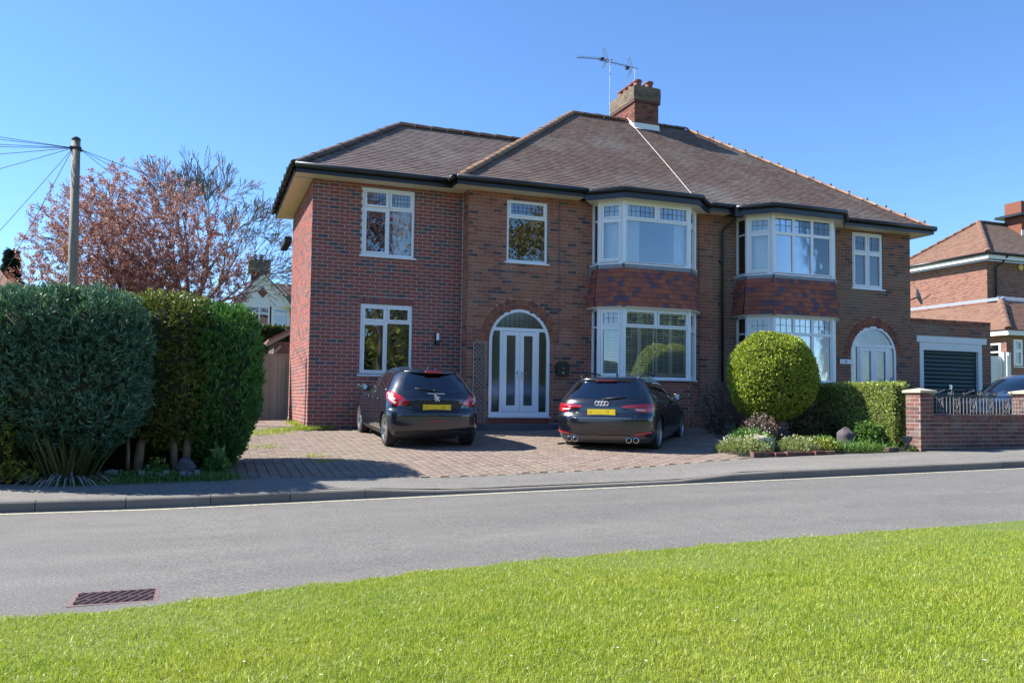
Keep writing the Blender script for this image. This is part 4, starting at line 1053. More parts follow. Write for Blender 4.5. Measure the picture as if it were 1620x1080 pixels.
# ---- chimney (on the party line, counted to the right house)
cx0, cx1, cy0, cy1 = 9.985, 10.81, 3.665, 5.17
ch = MB().box((cx0+.01, cy0+.01, 8.8), (cx1-.01, cy1-.01, 10.45)).build('chimney', M['mortar_old'], right)
for r_ in range(22):
    z = 8.8+r_*.075
    for (O, U, N, W) in (((cx0, cy0, 0), XF, NF, cx1-cx0), ((cx0, cy1, 0), Vector((0, -1, 0)), Vector((-1, 0, 0)), cy1-cy0)):
        u = -.22+(r_ % 2)*.11
        mm = None
        while u < W:
            a, b_ = max(0, u), min(W, u+.212)
            if b_-a > .03 and z > 9.2:
                m = MB(); m.obox(O, U, (0, 0, 1), N, a, b_, z+.005, z+.07, -.04, .002); m.build('brick', M['chim_brick'], ch)
            u += .222
MB().box((cx0-.045, cy0-.045, 10.45), (cx1+.045, cy1+.045, 10.53)).build('chimney_band', M['chim_brick'], ch)
# corbelled head: oversailing courses, dark with moss
M['head_brick'] = piece_mat('mossy chimney head brick', [(0, (.16, .125, .085)), (.5, (.22, .165, .115)), (1, (.12, .10, .07))], patch=((.05, .055, .03), 2.5, .8))
MB().box((cx0-.05, cy0-.05, 10.53), (cx1+.05, cy1+.05, 10.93)).build('chimney_head', M['mortar_old'], ch)
for r_ in range(5):
    z = 10.53+r_*.08
    for (O, U, N, W) in (((cx0-.05, cy0-.05, 0), XF, NF, cx1-cx0+.1), ((cx0-.05, cy1+.05, 0), Vector((0, -1, 0)), Vector((-1, 0, 0)), cy1-cy0+.1)):
        u = -.22+(r_ % 2)*.11
        while u < W:
            a, b_ = max(0, u), min(W, u+.214)
            if b_-a > .03: m = MB(); m.obox(O, U, (0, 0, 1), N, a, b_, z+.004, z+.077, -.04, .012-.004*abs(r_-2)+random.uniform(0, .004)); m.build('head_brick', M['head_brick'], ch)
            u += .222
MB().box((cx0-.02, cy0-.02, 10.93), (cx1+.02, cy1+.02, 10.965)).build('flaunching', M['pot_cap'], ch)
for i in range(4):
    for j, xx in enumerate((cx0+.22, cx1-.2)):
        yy = cy0+.24+i*.34
        MB().lathe((xx, yy, 10.90), [(.125, 0), (.12, .12), (.115, .26), (.14, .27), (.14, .32), (.115, .325), (.10, .26)], 14).build('chimney_pot', M['pot'], ch, smooth=False)
# stepped flashing and white apron
fl = MB()
for i in range(9):
    y0 = cy0-.02+i*.16; zr = E0+(y0-yE)*slopeM*.996
    if y0 < yRd: fl.prism([(cx0-.012, y0, zr-.05), (cx0-.012, y0+.16, zr+.07), (cx0-.012, y0+.14, zr+.22), (cx0-.012, y0, zr+.13)], (-.012, 0, 0))
fl.build('stepped_flashing', M['white_lead'], ch)
zr = E0+(cy0-yE)*slopeM
MB().prism([(cx0-.03, cy0-.01, zr+.16), (cx0-.03, cy0-.03, zr+.0), (cx0-.03, cy0-.13, zr-.06), (cx0-.03, cy0-.01, zr-.05)], (cx1-cx0+.06, 0, 0)).build('apron_flashing', M['white_lead'], ch)

# ---- downpipe between the bays
dp = MB()
dp.tube([(10.42, YM-.50, 6.18), (10.42, YM-.42, 5.95), (10.29, YM-.085, 5.75), (10.28, YM-.075, 5.6), (10.26, YM-.075, .75)], .036, 10)
pipe = dp.build('downpipe', M['black_gutter'], right, smooth=True)
MB().box((10.30, YM-.58, 6.0), (10.55, YM-.42, 6.24)).build('rainwater_hopper', M['black_gutter'], right)
for z in (1.6, 2.7, 3.8, 4.9): MB().box((10.205, YM-.085, z), (10.315, YM-.002, z+.05)).build('pipe_clip', M['black_gutter'], pipe)
# thin cables on the left front
cb = MB(); cb.tube([(4.37, YM-.012, 4.45), (4.36, YM-.012, 4.02), (5.7, YM-.012, 3.98), (5.72, YM-.012, 3.72), (5.95, YM-.015, 3.55), (6.2, YM-.02, 3.6), (6.45, YM-.02, 4.0)], .0035, 5)
cb.build('wall_cable', M['curtain_grey'], left)
MB().tube([(5.72, YM-.012, 6.1), (5.72, YM-.012, 2.7)], .006, 5).build('wall_cable', M['came'], left)
MB().tube([(9.6, YM-.012, 6.0), (9.63, YM-.012, 1.0)], .008, 5).build('wall_cable', M['came'], left)

LB.finish(300); RB.finish(300)

# ---- small things fixed to the fronts
t = thing('television_aerial', 'tall roof aerial on the left mast, its boom pointing left over the ridge', 'aerial', (9.98, 5.3, 10.3))
def aerial(t, x, y, z0, z1, xl_, dz):
    MB().tube([(x, y, z0), (x, y, z1+.03)], .021, 8).build('mast', M['steel'], t)
    bm_ = MB(); bm_.tube([(x+.1, y, z1), (xl_, y-.12, z1-dz)], .013, 6); boom = bm_.build('boom', M['iron_dull'], t)
    for i in range(10):
        f = .28+.72*i/9; px, py, pz = x+(xl_-x)*f, y-.12*f, z1-dz*f
        MB().tube([(px, py-.11, pz+.01), (px, py+.11, pz+.01)], .008, 5).build('director', M['iron'], boom)
    MB().box((x-.36, y-.08, z1-.10), (x-.26, y+.02, z1-.01)).build('junction_box', M['black'], boom)
    for s_ in (-1, 1):
        MB().tube([(x-.12, y-.03, z1), (x-.24, y-.05, z1+s_*.30)], .011, 5).tube([(x-.12, y+.12, z1), (x-.24, y+.1, z1+s_*.30)], .011, 5).tube([(x-.24, y-.05, z1+s_*.30), (x-.24, y+.1, z1+s_*.30)], .011, 5).build('reflector', M['iron_dull'], boom)
aerial(t, 9.98, 5.3, 10.1, 12.40, 8.75, .18)
MB().tube([(9.98, 5.3, 10.72), (cx0+.01, 5.12, 10.72)], .014, 6).build('bracket', M['iron'], t)
t = thing('television_aerial', 'second roof aerial on the short mast behind the chimney pots', 'aerial', (10.92, 5.35, 10.6))
aerial(t, 10.92, 5.35, 10.2, 12.27, 9.55, -.02)
t = thing('wall_light', 'black outdoor lamp with white glass on the brick wall above the hatchback', 'lamp', (2.87, 0, 2.68))
MB().box((2.815, -.035, 2.545), (2.925, -.0, 2.82)).build('back_plate', M['black'], t)
MB().lathe((2.87, -.08, 2.53), [(.02, 0), (.045, .02), (.045, .12)], 12).build('lamp_body', M['black'], t)
MB().lathe((2.87, -.08, 2.65), [(.036, 0), (.036, .16)], 12).build('lamp_glass', M['lampglass'], t)
MB().lathe((2.87, -.08, 2.81), [(.046, 0), (.046, .02)], 12).build('lamp_cap', M['black'], t)
t = thing('letter_box', 'black wall letter box with peaked lid right of the porch doors', 'letter box', (5.81, YM, 2.05))
MB().prism([(5.66, YM-.01, 1.89), (5.96, YM-.01, 1.89), (5.975, YM-.01, 2.1), (5.645, YM-.01, 2.1)], (0, -.11, 0)).build('box_body', M['black'], t)
MB().prism([(5.61, YM-.011, 2.10), (6.01, YM-.011, 2.10), (5.90, YM-.011, 2.22), (5.72, YM-.011, 2.22)], (0, -.14, 0)).build('lid', M['black'], t)
MB().lathe((5.81, YM-.12, 2.07), [(.012, 0), (.012, -.008)], 10, 'y').build('lock', M['steel'], t)
MB().box((5.785, YM-.124, 1.95), (5.835, YM-.12, 1.975)).build('badge', M['steel'], t)
t = thing('trellis', 'narrow weathered lattice trellis on the wall left of the porch doors', 'trellis', (3.76, YM, 1.7))
fr_ = MB()
X0, X1, Z0, Z1, yy = 3.60, 3.915, .80, 2.62, YM-.03
fr_.box((X0, yy-.012, Z0), (X0+.022, yy+.012, Z1)).box((X1-.022, yy-.012, Z0), (X1, yy+.012, Z1)).box((X0+.022, yy-.012, Z1-.022), (X1-.022, yy+.012, Z1)).box((X0+.022, yy-.012, Z0), (X1-.022, yy+.012, Z0+.022)); fr_.build('frame', M['trellis'], t)
sp = .105
for dr, off in ((1, -.004), (-1, .004)):
    k = -6
    while k < 40:
        c_ = Z0+k*sp; pa = []
        for xx in (X0+.02, X1-.02):
            pa.append((xx, c_+dr*(xx-(X0+X1)/2)))
        (xa, za), (xb, zb) = pa
        if max(za, zb) > Z0+.03 and min(za, zb) < Z1-.03:
            def cl(x_, z_, x2, z2):
                if z_ < Z0+.01: f = (Z0+.01-z_)/(z2-z_); return (x_+(x2-x_)*f, Z0+.01)
                if z_ > Z1-.01: f = (Z1-.01-z_)/(z2-z_); return (x_+(x2-x_)*f, Z1-.01)
                return (x_, z_)
            a_, b2 = cl(xa, za, xb, zb), cl(xb, zb, xa, za)
            MB().tube([(a_[0], yy+off, a_[1]), (b2[0], yy+off, b2[1])], .008, 4).build('slat', M['trellis'], t)
        k += 1
t = thing('name_plate', 'small white house sign beside the right arched porch', 'sign', (14.25, YM, 2.46))
MB().box((14.06, YM-.03, 2.40), (14.46, YM-.012, 2.53)).build('board', M['sign'], t)
MB().box((14.04, YM-.0118, 2.385), (14.475, YM-.001, 2.545)).build('backing', M['black'], t)
def digit(m, x, z, h, segs):
    w = h*.5; q = {'t': (x, z+h, x+w, z+h), 'm': (x, z+h/2, x+w, z+h/2), 'b': (x, z, x+w, z), 'tl': (x, z+h/2, x, z+h), 'tr': (x+w, z+h/2, x+w, z+h), 'bl': (x, z, x, z+h/2), 'br': (x+w, z, x+w, z+h/2)}
    for s_ in segs: a_, b2, c_, d_ = q[s_]; m.box((a_-.005, YM-.033, b2-.005), (c_+.005, YM-.0305, d_+.005))
m = MB(); digit(m, 14.215, 2.435, .06, ['tr', 'br']); digit(m, 14.265, 2.435, .06, ['t', 'tl', 'm', 'br', 'b']); m.build('number', M['ink'], t)
t = thing('satellite_dish', 'pale grey satellite dish on the right end of the house beside the neighbour', 'dish', (XR, .1, 4.4))
MB().tube([(XR-.01, .1, 4.3), (XR+.35, .1, 4.3), (XR+.48, -.2, 4.40)], .018, 6).build('bracket', M['iron'], t)
m = MB(); n = 18; V = [(0, 0, 0)]; 
ctr = Vector((XR+.50, -.25, 4.42)); ax = Vector((.75, -.6, .28)).normalized(); e1 = ax.orthogonal().normalized(); e2 = ax.cross(e1)
V = []; F = []
for i, (rr2, dd) in enumerate(((.0, -.05), (.1, -.04), (.2, -.005), (.25, .02))):
    for k in range(n): V.append(ctr+ax*dd+(e1*math.cos(2*math.pi*k/n)+e2*math.sin(2*math.pi*k/n))*max(rr2, .002))
F = [(i*n+k, i*n+(k+1) % n, (i+1)*n+(k+1) % n, (i+1)*n+k) for i in range(3) for k in range(n)]
m.add(V, F); m.build('reflector', M['dish'], t, smooth=True)
MB().tube([ctr-e2*.2, ctr+ax*.32-e2*.05], .012, 6).build('feed_arm', M['iron'], t)
t = thing('utility_box', 'low grey green plastic cabinet at the foot of the wall between the bays', 'cabinet', (10.25, YM-.2, .6))
MB().box((9.93, YM-.21, .60), (10.56, YM-.02, 1.0)).build('box', M['grey_box'], t)
MB().box((10.23, YM-.225, .66), (10.53, YM-.211, .96)).build('lid', M['grey_box'], t)

# ================================================================== GARAGE
gar = thing('garage', 'flat roofed brick garage with dark green up-and-over door and white lintel', 'garage', (18.1, 1, .8))
GB = BrickBook(gar)
brick_wall(GB, 'front_wall', gar, (XR+.004, YM, 0), XF, NF, 3.06, .5, 3.66, [rect_hole(.30, 2.69, .4, 3.10)], M['right_brick'], M['mortar_old'])
for i in range(27):
    u = XR+.004+i*3.06/27; MB().box((u+.004, YM-.018, 3.665), (u+3.06/27-.004, YM+.24, 3.77)).build('coping_brick', M['arch_brick'], gar)
MB().box((XR+.2, YM-.03, 3.10), (XR+.2+2.68, YM-.002, 3.28)).build('lintel_board', M['white_paint'], gar)
m = MB(); m.box((XR+.31, YM-.02, .6), (XR+.45, YM+.1, 3.095)).box((XR+2.55, YM-.02, .6), (XR+2.69, YM+.1, 3.095)).box((XR+.45, YM-.018, 2.88), (XR+2.55, YM+.1, 3.095)); m.build('door_frame', M['white_paint'], gar)
# ribbed steel door
n = 19; V = []; F = []; zt = [.62+i*(2.875-.62)/(n*4) for i in range(n*4+1)]
for i, z in enumerate(zt):
    off = (0, .022, .030, .022)[i % 4]*.8
    V += [(XR+.452, YM+.075-off, z), (XR+2.548, YM+.075-off, z)]
F = [(2*i, 2*i+1, 2*i+3, 2*i+2) for i in range(len(zt)-1)]
m = MB(); m.add(V, F); gd = m.build('garage_door', M['garage_green'], gar)
MB().box((XR+1.46, YM+.03, 1.78), (XR+1.56, YM+.055, 1.90)).lathe((XR+1.51, YM+.03, 1.84), [(.03, 0), (.03, -.03)], 10, 'y').build('handle', M['steel'], gd)
MB().box((XR+2.81, YM+.262, .5), (XR+3.06, 5, 3.66)).box((XR+.25, 4.8, .5), (XR+2.8, 5, 3.6)).build('side_wall', M['right_brick'], gar)
MB().box((XR+.01, YM+.25, 3.4), (XR+2.8, 4.8, 3.5)).build('flat_roof', M['road'], gar)
GB.finish(200)
# ================================================================== CARS
def pchip(xs, ys):
    xs, ys = np.array(xs, float), np.array(ys, float); h = np.diff(xs); d = np.diff(ys)/h; n = len(xs); m = np.zeros(n)
    m[0], m[-1] = d[0], d[-1]
    for i in range(1, n-1):
        m[i] = 0 if d[i-1]*d[i] <= 0 else (h[i-1]+h[i])*3/((2*h[i]+h[i-1])/d[i-1]+(h[i]+2*h[i-1])/d[i])
    def f(x):
        x = min(max(x, xs[0]), xs[-1]); i = min(max(int(np.searchsorted(xs, x))-1, 0), n-2)
        t = (x-xs[i])/h[i]; a = ys[i]; b_ = ys[i+1]
        return (2*t**3-3*t*t+1)*a+(t**3-2*t*t+t)*h[i]*m[i]+(-2*t**3+3*t*t)*b_+(t**3-t*t)*h[i]*m[i+1]
    return f
class CarShape:
    """body as a stack of plan outlines; local frame: +y forward, rear axle at y = 0, ground at z = 0"""
    def __init__(s, rear, front, width, Rr, Rf, p=2.7, zlist=None):
        s.yr, s.yf, s.w, s.Rr, s.Rf, s.p = pchip(*zip(*rear)), pchip(*zip(*front)), pchip(*zip(*width)), pchip(*zip(*Rr)), pchip(*zip(*Rf)), p
        s.z0, s.z1 = rear[0][0], rear[-1][0]; s.cache = {}
    def outline(s, z, nr=18, nm=14, nf=12):
        key = round(z, 4)
        if key in s.cache: return s.cache[key]
        yr, yf, w = s.yr(z), s.yf(z), s.w(z); L = yf-yr; Rr, Rf = min(s.Rr(z), L*.45), min(s.Rf(z), L*.45); e = 2/s.p; P = []
        for i in range(nr):
            th = math.pi/2*i/nr; P.append((w*math.sin(th)**e, yr+Rr*(1-math.cos(th)**e)))
        for i in range(nm+1): P.append((w, yr+Rr+(yf-Rf-yr-Rr)*i/nm))
        for i in range(1, nf+1):
            th = math.pi/2*i/nf; P.append((w*max(0, math.cos(th))**e, yf-Rf*(1-math.sin(th)**e)))
        A = np.array(P); sarc = np.concatenate([[0], np.cumsum(np.hypot(*np.diff(A, axis=0).T))])
        s.cache[key] = (A, sarc); return A, sarc
    def at_s(s, z, sv):
        A, sa = s.outline(z); a = abs(sv); x = np.interp(a, sa, A[:, 0]); y = np.interp(a, sa, A[:, 1]); return Vector((math.copysign(x, sv), y, z))
    def at_y(s, z, y, side):
        A, sa = s.outline(z); x = np.interp(y, A[:, 1], A[:, 0]); return Vector((side*x, y, z))
    def body(s, n=64):
        zs = [s.z0+(s.z1-s.z0)*(1-math.cos(math.pi*i/n))/2 for i in range(n+1)]
        zs = sorted(set(list(np.linspace(s.z0, s.z1, n+1))+[s.z1-.004, s.z1-.01, s.z1-.018]))
        V = []; F = []; rings = []
        for z in zs:
            A, _ = s.outline(z); ring = [(x, y, z) for x, y in A]+[(-x, y, z) for x, y in A[::-1][1:-1]]
            rings.append(len(ring)); V += ring
        m = rings[0]
        for i in range(len(zs)-1):
            for k in range(m): F.append((i*m+k, i*m+(k+1) % m, (i+1)*m+(k+1) % m, (i+1)*m+k))
        F.append(tuple(range(m))[::-1]); F.append(tuple(range((len(zs)-1)*m, len(zs)*m)))
        return V, F
    def patch(s, poly, mode='s', side=1, off=.005, nz=10, nu=10):
        """thin skin on the body; poly in (s, z) or (y, z)"""
        zs = [p[1] for p in poly]; za, zb = min(zs), max(zs); n = len(poly); rows = []
        for j in range(nz+1):
            z = za+(zb-za)*(j/nz); z = min(max(z, za+1e-4), zb-1e-4); xs = []
            for i in range(n):
                (a, b_), (c_, d) = poly[i], poly[(i+1) % n]
                if (b_ <= z) != (d <= z): xs.append(a+(c_-a)*(z-b_)/(d-b_))
            if len(xs) < 2: continue
            rows.append((z, min(xs), max(xs)))
        def pt(z, u):
            f = (lambda zz, uu: s.at_s(zz, uu)) if mode == 's' else (lambda zz, uu: s.at_y(zz, uu, side))
            p = f(z, u); e = .012; a = f(z, u+e)-f(z, u-e); b_ = f(z+e, u)-f(z-e, u); nn = a.cross(b_)
            nn = nn.normalized() if nn.length > 1e-9 else Vector((0, -1, 0))
            out = Vector((p.x, p.y-1.2, (p.z-.8)*.8))
            if nn.dot(out) < 0: nn = -nn
            return p+nn*off
        V = []; F = []
        for (z, a, b_) in rows:
            for k in range(nu+1): V.append(pt(z, a+(b_-a)*k/nu))
        for j in range(len(rows)-1):
            for k in range(nu): F.append((j*(nu+1)+k, j*(nu+1)+k+1, (j+1)*(nu+1)+k+1, (j+1)*(nu+1)+k))
        return V, F
def lmesh(name, V, F, mat, parent, smooth=True):
    """mesh in the parent's own frame"""
    me = bpy.data.meshes.new(name); me.from_pydata([tuple(v) for v in V], [], F); me.materials.append(mat)
    if smooth: me.polygons.foreach_set('use_smooth', [True]*len(me.polygons))
    me.update(); o = bpy.data.objects.new(name, me); COL.objects.link(o); o.parent = parent; ORG[o.name] = Vector((0, 0, 0)); return o
def lbuild(mb, name, mat, parent, smooth=False): return lmesh(name, mb.v, mb.f, mat, parent, smooth)
def mirror_poly(poly): return [(-a, b_) for a, b_ in poly]

def cut_arches(V, F, mat, parent, axles, r_, w, name='body'):
    """body shell with the four wheel arches cut out"""
    o = lmesh(name, V, F, mat, None); bm_ = bmesh.new(); bm_.from_mesh(o.data); bmesh.ops.recalc_face_normals(bm_, faces=bm_.faces); bm_.to_mesh(o.data); bm_.free()
    cutters = []
    for y, zc in axles:
        for sd in (-1, 1):
            m = MB(); m.lathe((0, y, zc), [(r_, sd*(w-.28)), (r_, sd*(w+.3))] if sd > 0 else [(r_, sd*(w+.3)), (r_, sd*(w-.28))], 28, 'x')
            c_ = lmesh('arch_cut', m.v, m.f, M['trim'], None, False)
            b2 = bmesh.new(); b2.from_mesh(c_.data); bmesh.ops.recalc_face_normals(b2, faces=b2.faces); b2.to_mesh(c_.data); b2.free(); cutters.append(c_)
    for c_ in cutters:
        md = o.modifiers.new('cut', 'BOOLEAN'); md.object = c_; md.operation = 'DIFFERENCE'; md.solver = 'EXACT'
    dg = bpy.context.evaluated_depsgraph_get(); me = bpy.data.meshes.new_from_object(o.evaluated_get(dg))
    o.modifiers.clear(); old = o.data; o.data = me
    for c_ in cutters: bpy.data.objects.remove(c_, do_unlink=True)
    # shade smooth but keep the arch rims crisp
    ang = R(32); bm_ = bmesh.new(); bm_.from_mesh(me)
    for f in bm_.faces: f.smooth = True
    for e in bm_.edges:
        if len(e.link_faces) == 2 and e.calc_face_angle(0) > ang: e.smooth = False
    bm_.to_mesh(me); bm_.free()
    o.parent = parent; return o
def wheel(parent, x, y, r_, w, sd, style, steer=0.):
    rr = r_*.70
    t = MB(); t.lathe((x, y, r_), [(rr, sd*(-w/2)), (r_*.93, sd*(-w/2)), (r_*.985, sd*(-w/2+.02)), (r_, sd*(-w/2+.05)), (r_, sd*(w/2-.05)), (r_*.985, sd*(w/2-.018)), (r_*.93, sd*(w/2)), (rr+.01, sd*(w/2-.004)), (rr, sd*(w/2-.012)), (rr*.98, sd*(w/2-.09))], 36, 'x')
    wh = lbuild(t, 'wheel', M['rubber'], parent, True)
    d = MB(); d.lathe((x, y, r_), [(.02, sd*(w/2-.085)), (rr*.99, sd*(w/2-.085))], 28, 'x'); lbuild(d, 'brake_disc', M['trim'], wh)
    rm = MB(); rm.lathe((x, y, r_), [(rr*.985, sd*(w/2-.08)), (rr*.99, sd*(w/2-.004)), (rr*.93, sd*(w/2-.004)), (rr*.90, sd*(w/2-.03)), (rr*.90, sd*(w/2-.08))], 36, 'x')
    ns = {'five_pair': 5, 'ten': 5, 'seven': 7}[style]
    for i in range(ns):
        for q in ((-.17, .17) if style in ('five_pair', 'ten') else (0,)):
            a = 2*math.pi*i/ns+.3; a1 = a+q*1.0; a0 = a+q*.6
            def pp(rad, an, hw, dx): return [Vector((x+sd*dx, y+rad*math.cos(an)-hw*math.sin(an), r_+rad*math.sin(an)+hw*math.cos(an))), Vector((x+sd*dx, y+rad*math.cos(an)+hw*math.sin(an), r_+rad*math.sin(an)-hw*math.cos(an)))]
            A, B = pp(rr*.18, a0, .022, w/2-.03), pp(rr*.93, a1, .014, w/2-.012); A2, B2 = pp(rr*.18, a0, .022, w/2-.06), pp(rr*.93, a1, .014, w/2-.05)
            rm.add(A+B+A2+B2, [(0, 1, 3, 2), (4, 6, 7, 5), (0, 2, 6, 4), (1, 5, 7, 3)])
    rm.lathe((x, y, r_), [(rr*.24, sd*(w/2-.07)), (rr*.24, sd*(w/2-.022)), (rr*.12, sd*(w/2-.018)), (.004, sd*(w/2-.018))], 16, 'x')
    lbuild(rm, 'rim', M['alloy'], wh)
    return wh
def car_mirror(parent, sd, x, y, z, mat):
    m = MB(); pts = []
    V = []; F = []; n = 12
    for i, (dy, sc) in enumerate(((-.055, .86), (-.045, 1.0), (.02, .95), (.07, .6), (.085, .2))):
        for k in range(n):
            a = 2*math.pi*k/n; V.append((x+sd*(.10+.105*sc*math.copysign(abs(math.cos(a))**.7, math.cos(a))), y+dy, z+.03+.068*sc*math.copysign(abs(math.sin(a))**.7, math.sin(a))))
    F = [(i*n+k, i*n+(k+1) % n, (i+1)*n+(k+1) % n, (i+1)*n+k) for i in range(4) for k in range(n)]+[tuple(range(n))[::-1], tuple(range(4*n, 5*n))]
    mir = lmesh('wing_mirror', V, F, mat, parent)
    lmesh('mirror_glass', [(x+sd*(.10+.084*math.copysign(abs(math.cos(2*math.pi*k/n))**.7, math.cos(2*math.pi*k/n))), y-.058, z+.03+.054*math.copysign(abs(math.sin(2*math.pi*k/n))**.7, math.sin(2*math.pi*k/n))) for k in range(n)], [tuple(range(n))], M['skin_mirror'], mir, False)
    b2 = MB(); b2.tube([(x-sd*.08, y+.02, z-.03), (x+sd*.04, y+.0, z)], .025, 6); lbuild(b2, 'mirror_stalk', M['trim'], mir)
def skin(S, parent, name, poly, mat, mode='s', side=1, off=.005, nz=10, nu=10):
    V, F = S.patch(poly, mode, side, off, nz, nu); return lmesh(name, V, F, mat, parent)
def seam(S, parent, pts, mode='y', side=1, off=.003, r_=.0035, name='panel_gap'):
    P = []
    for i in range(len(pts)-1):
        for k in range(8):
            t = k/8; u = pts[i][0]+(pts[i+1][0]-pts[i][0])*t; z = pts[i][1]+(pts[i+1][1]-pts[i][1])*t
            P.append(S.at_y(z, u, side) if mode == 'y' else S.at_s(z, u))
    P.append(S.at_y(pts[-1][1], pts[-1][0], side) if mode == 'y' else S.at_s(pts[-1][1], pts[-1][0]))
    m = MB(); m.tube([p+Vector((0, 0, 0)) for p in P], r_, 5); return lbuild(m, name, M['trim'], parent, True)
def number_plate(S, parent, z, w=.52, h=.112, off=.012, y=None):
    yy = S.at_s(z, 0).y-off if y is None else y
    p = bpy.data.objects.new('number_plate', None)
    m = MB(); m.box((-w/2, -.004, -h/2), (w/2, .004, h/2)); o = lbuild(m, 'number_plate', M['plate'], parent); o.location = (0, yy-.004, z); return o

def place_car(name, label, x, y, hd, pitch, z, group=None):
    t = thing(name, label, 'car', (x, y, z), 0, group); t.rotation_euler = (pitch, 0, -hd); return t

# ---- small black hatchback
def hatchback(t, paint_, rim='ten', rear_detail=True):
    S = CarShape(rear=[(.17, -.46), (.26, -.56), (.40, -.615), (.58, -.62), (.66, -.60), (.72, -.555), (.88, -.545), (.97, -.50), (1.03, -.46), (1.16, -.37), (1.28, -.27), (1.345, -.215), (1.37, -.20), (1.40, -.05), (1.425, .2), (1.445, .5), (1.455, .75)],
                 front=[(.17, 3.12), (.28, 3.30), (.45, 3.34), (.60, 3.32), (.70, 3.22), (.80, 2.85), (.88, 2.5), (.95, 2.22), (1.05, 2.02), (1.2, 1.75), (1.32, 1.48), (1.40, 1.22), (1.43, 1.08), (1.445, .98), (1.455, .85)],
                 width=[(.17, .76), (.26, .82), (.45, .865), (.68, .87), (.82, .86), (.92, .835), (.99, .805), (1.10, .745), (1.25, .665), (1.34, .60), (1.39, .53), (1.425, .44), (1.445, .32), (1.455, .12)],
                 Rr=[(.17, .40), (.6, .44), (.9, .50), (1.1, .52), (1.34, .55), (1.455, .3)], Rf=[(.17, .75), (.7, .85), (.95, .9), (1.3, .6), (1.455, .3)], p=2.5)
    V, F = S.body(); cut_arches(V, F, paint_, t, [(0, .30), (2.54, .30)], .335, .87)
    for sd in (-1, 1):
        for y in (0, 2.54): wheel(t, sd*.735, y, .305, .19, sd, rim)
        # side glass: front door, rear door, with bright trim under
        skin(S, t, 'side_window', [(1.02, 1.005), (1.95, .985), (1.42, 1.285), (1.05, 1.33)], M['car_glass'], 'y', sd, .004)
        skin(S, t, 'side_window', [(.10, 1.04), (.98, 1.005), (.99, 1.335), (.30, 1.315), (.12, 1.20)], M['car_glass'], 'y', sd, .004)
        seam(S, t, [(.06, 1.02), (.98, .99), (1.97, .968)], 'y', sd, 0, .008, 'window_trim').data.materials[0] = M['chrome']
        seam(S, t, [(1.005, 1.33), (1.0, 1.0), (1.02, .6), (1.0, .30)], 'y', sd); seam(S, t, [(.22, 1.28), (.13, 1.0), (.36, .68), (.52, .36)], 'y', sd); seam(S, t, [(2.05, .95), (2.12, .7), (2.1, .30)], 'y', sd)
        for yy in (.42, 1.30):
            p = S.at_y(.84, yy, sd); m = MB(); m.tube([p+Vector((sd*.004, -.09, 0)), p+Vector((sd*.03, -.07, .004)), p+Vector((sd*.03, .07, .004)), p+Vector((sd*.004, .09, 0))], .012, 6); lbuild(m, 'door_handle', paint_, t, True)
        skin(S, t, 'sill_trim', [(.36, .18), (2.18, .18), (2.18, .26), (.36, .26)], M['trim'], 'y', sd, .006, 4, 10)
        car_mirror(t, sd, sd*.80, 1.88, .97, M['car_black'])
    # rear
    skin(S, t, 'rear_window', [(-.60, 1.035), (-.3, 1.015), (.3, 1.015), (.60, 1.035), (.56, 1.20), (.49, 1.325), (-.49, 1.325), (-.56, 1.20)], M['car_glass'], 's', 1, .005, 12, 16)
    m = MB(); sp = [S.at_s(1.365, s_)+Vector((0, -.035-.05*(1-(abs(s_)/.55)**2), .012)) for s_ in np.linspace(-.55, .55, 15)]; sq = [S.at_s(1.385, s_)+Vector((0, .12, .02)) for s_ in np.linspace(-.5, .5, 15)]
    m.add(sp+sq+[p+Vector((0, .01, -.035)) for p in sp], [(i, i+1, i+16, i+15) for i in range(14)]+[(i+30, i+31, i+1, i) for i in range(14)]); lbuild(m, 'spoiler', paint_, t, True)
    if rear_detail:
        bl = MB(); bl.tube([S.at_s(1.365, s_)+Vector((0, -.045-.05*(1-(abs(s_)/.55)**2), .0)) for s_ in np.linspace(-.17, .17, 9)], .016, 6); lbuild(bl, 'high_brake_light', M['red_lamp'], t, True)
    for sd in (-1, 1):
        lp = [(.50, .80), (.56, .765), (.70, .745), (.86, .80), (.99, .90), (1.03, .965), (.98, .995), (.86, 1.005), (.74, .975), (.60, .90), (.51, .845)]
        lamp = skin(S, t, 'tail_light', [(sd*a, b_) for a, b_ in lp], M['red_lamp'], 's', 1, .014, 12, 12)
        for c_ in (([(.70, .80), (.76, .785), (.95, .905), (.90, .912)]), ([(.72, .86), (.78, .85), (.93, .93), (.87, .95)]), ([(.80, .93), (.86, .925), (.97, .965), (.92, .975)])):
            skin(S, lamp, 'lamp_stripe', [(sd*a, b_) for a, b_ in c_], M['clear_lamp'], 's', 1, .0185, 5, 6)
        rf = MB()
    skin(S, t, 'plate_recess', [(-.50, .80), (-.42, .655), (.42, .655), (.50, .80), (.40, .83), (-.40, .83)], M['trim'], 's', 1, .006, 6, 12)
    number_plate(S, t, .735)
    skin(S, t, 'bumper_trim', [(-.78, .175), (.78, .175), (.74, .30), (.4, .33), (-.4, .33), (-.74, .30)], M['trim'], 's', 1, .008, 6, 20)
    seam(S, t, [(-.84, .66), (-.45, .645), (.45, .645), (.84, .66)], 's', 1, 0, .004); seam(S, t, [(.44, .645), (.60, .78)], 's'); seam(S, t, [(-.44, .645), (-.60, .78)], 's')
    fg = MB(); fg.tube([S.at_s(.50, s_)+Vector((0, -.004, 0)) for s_ in np.linspace(-.14, .14, 9)], .014, 6); lbuild(fg, 'fog_lamp', M['red_lamp'], t, True)
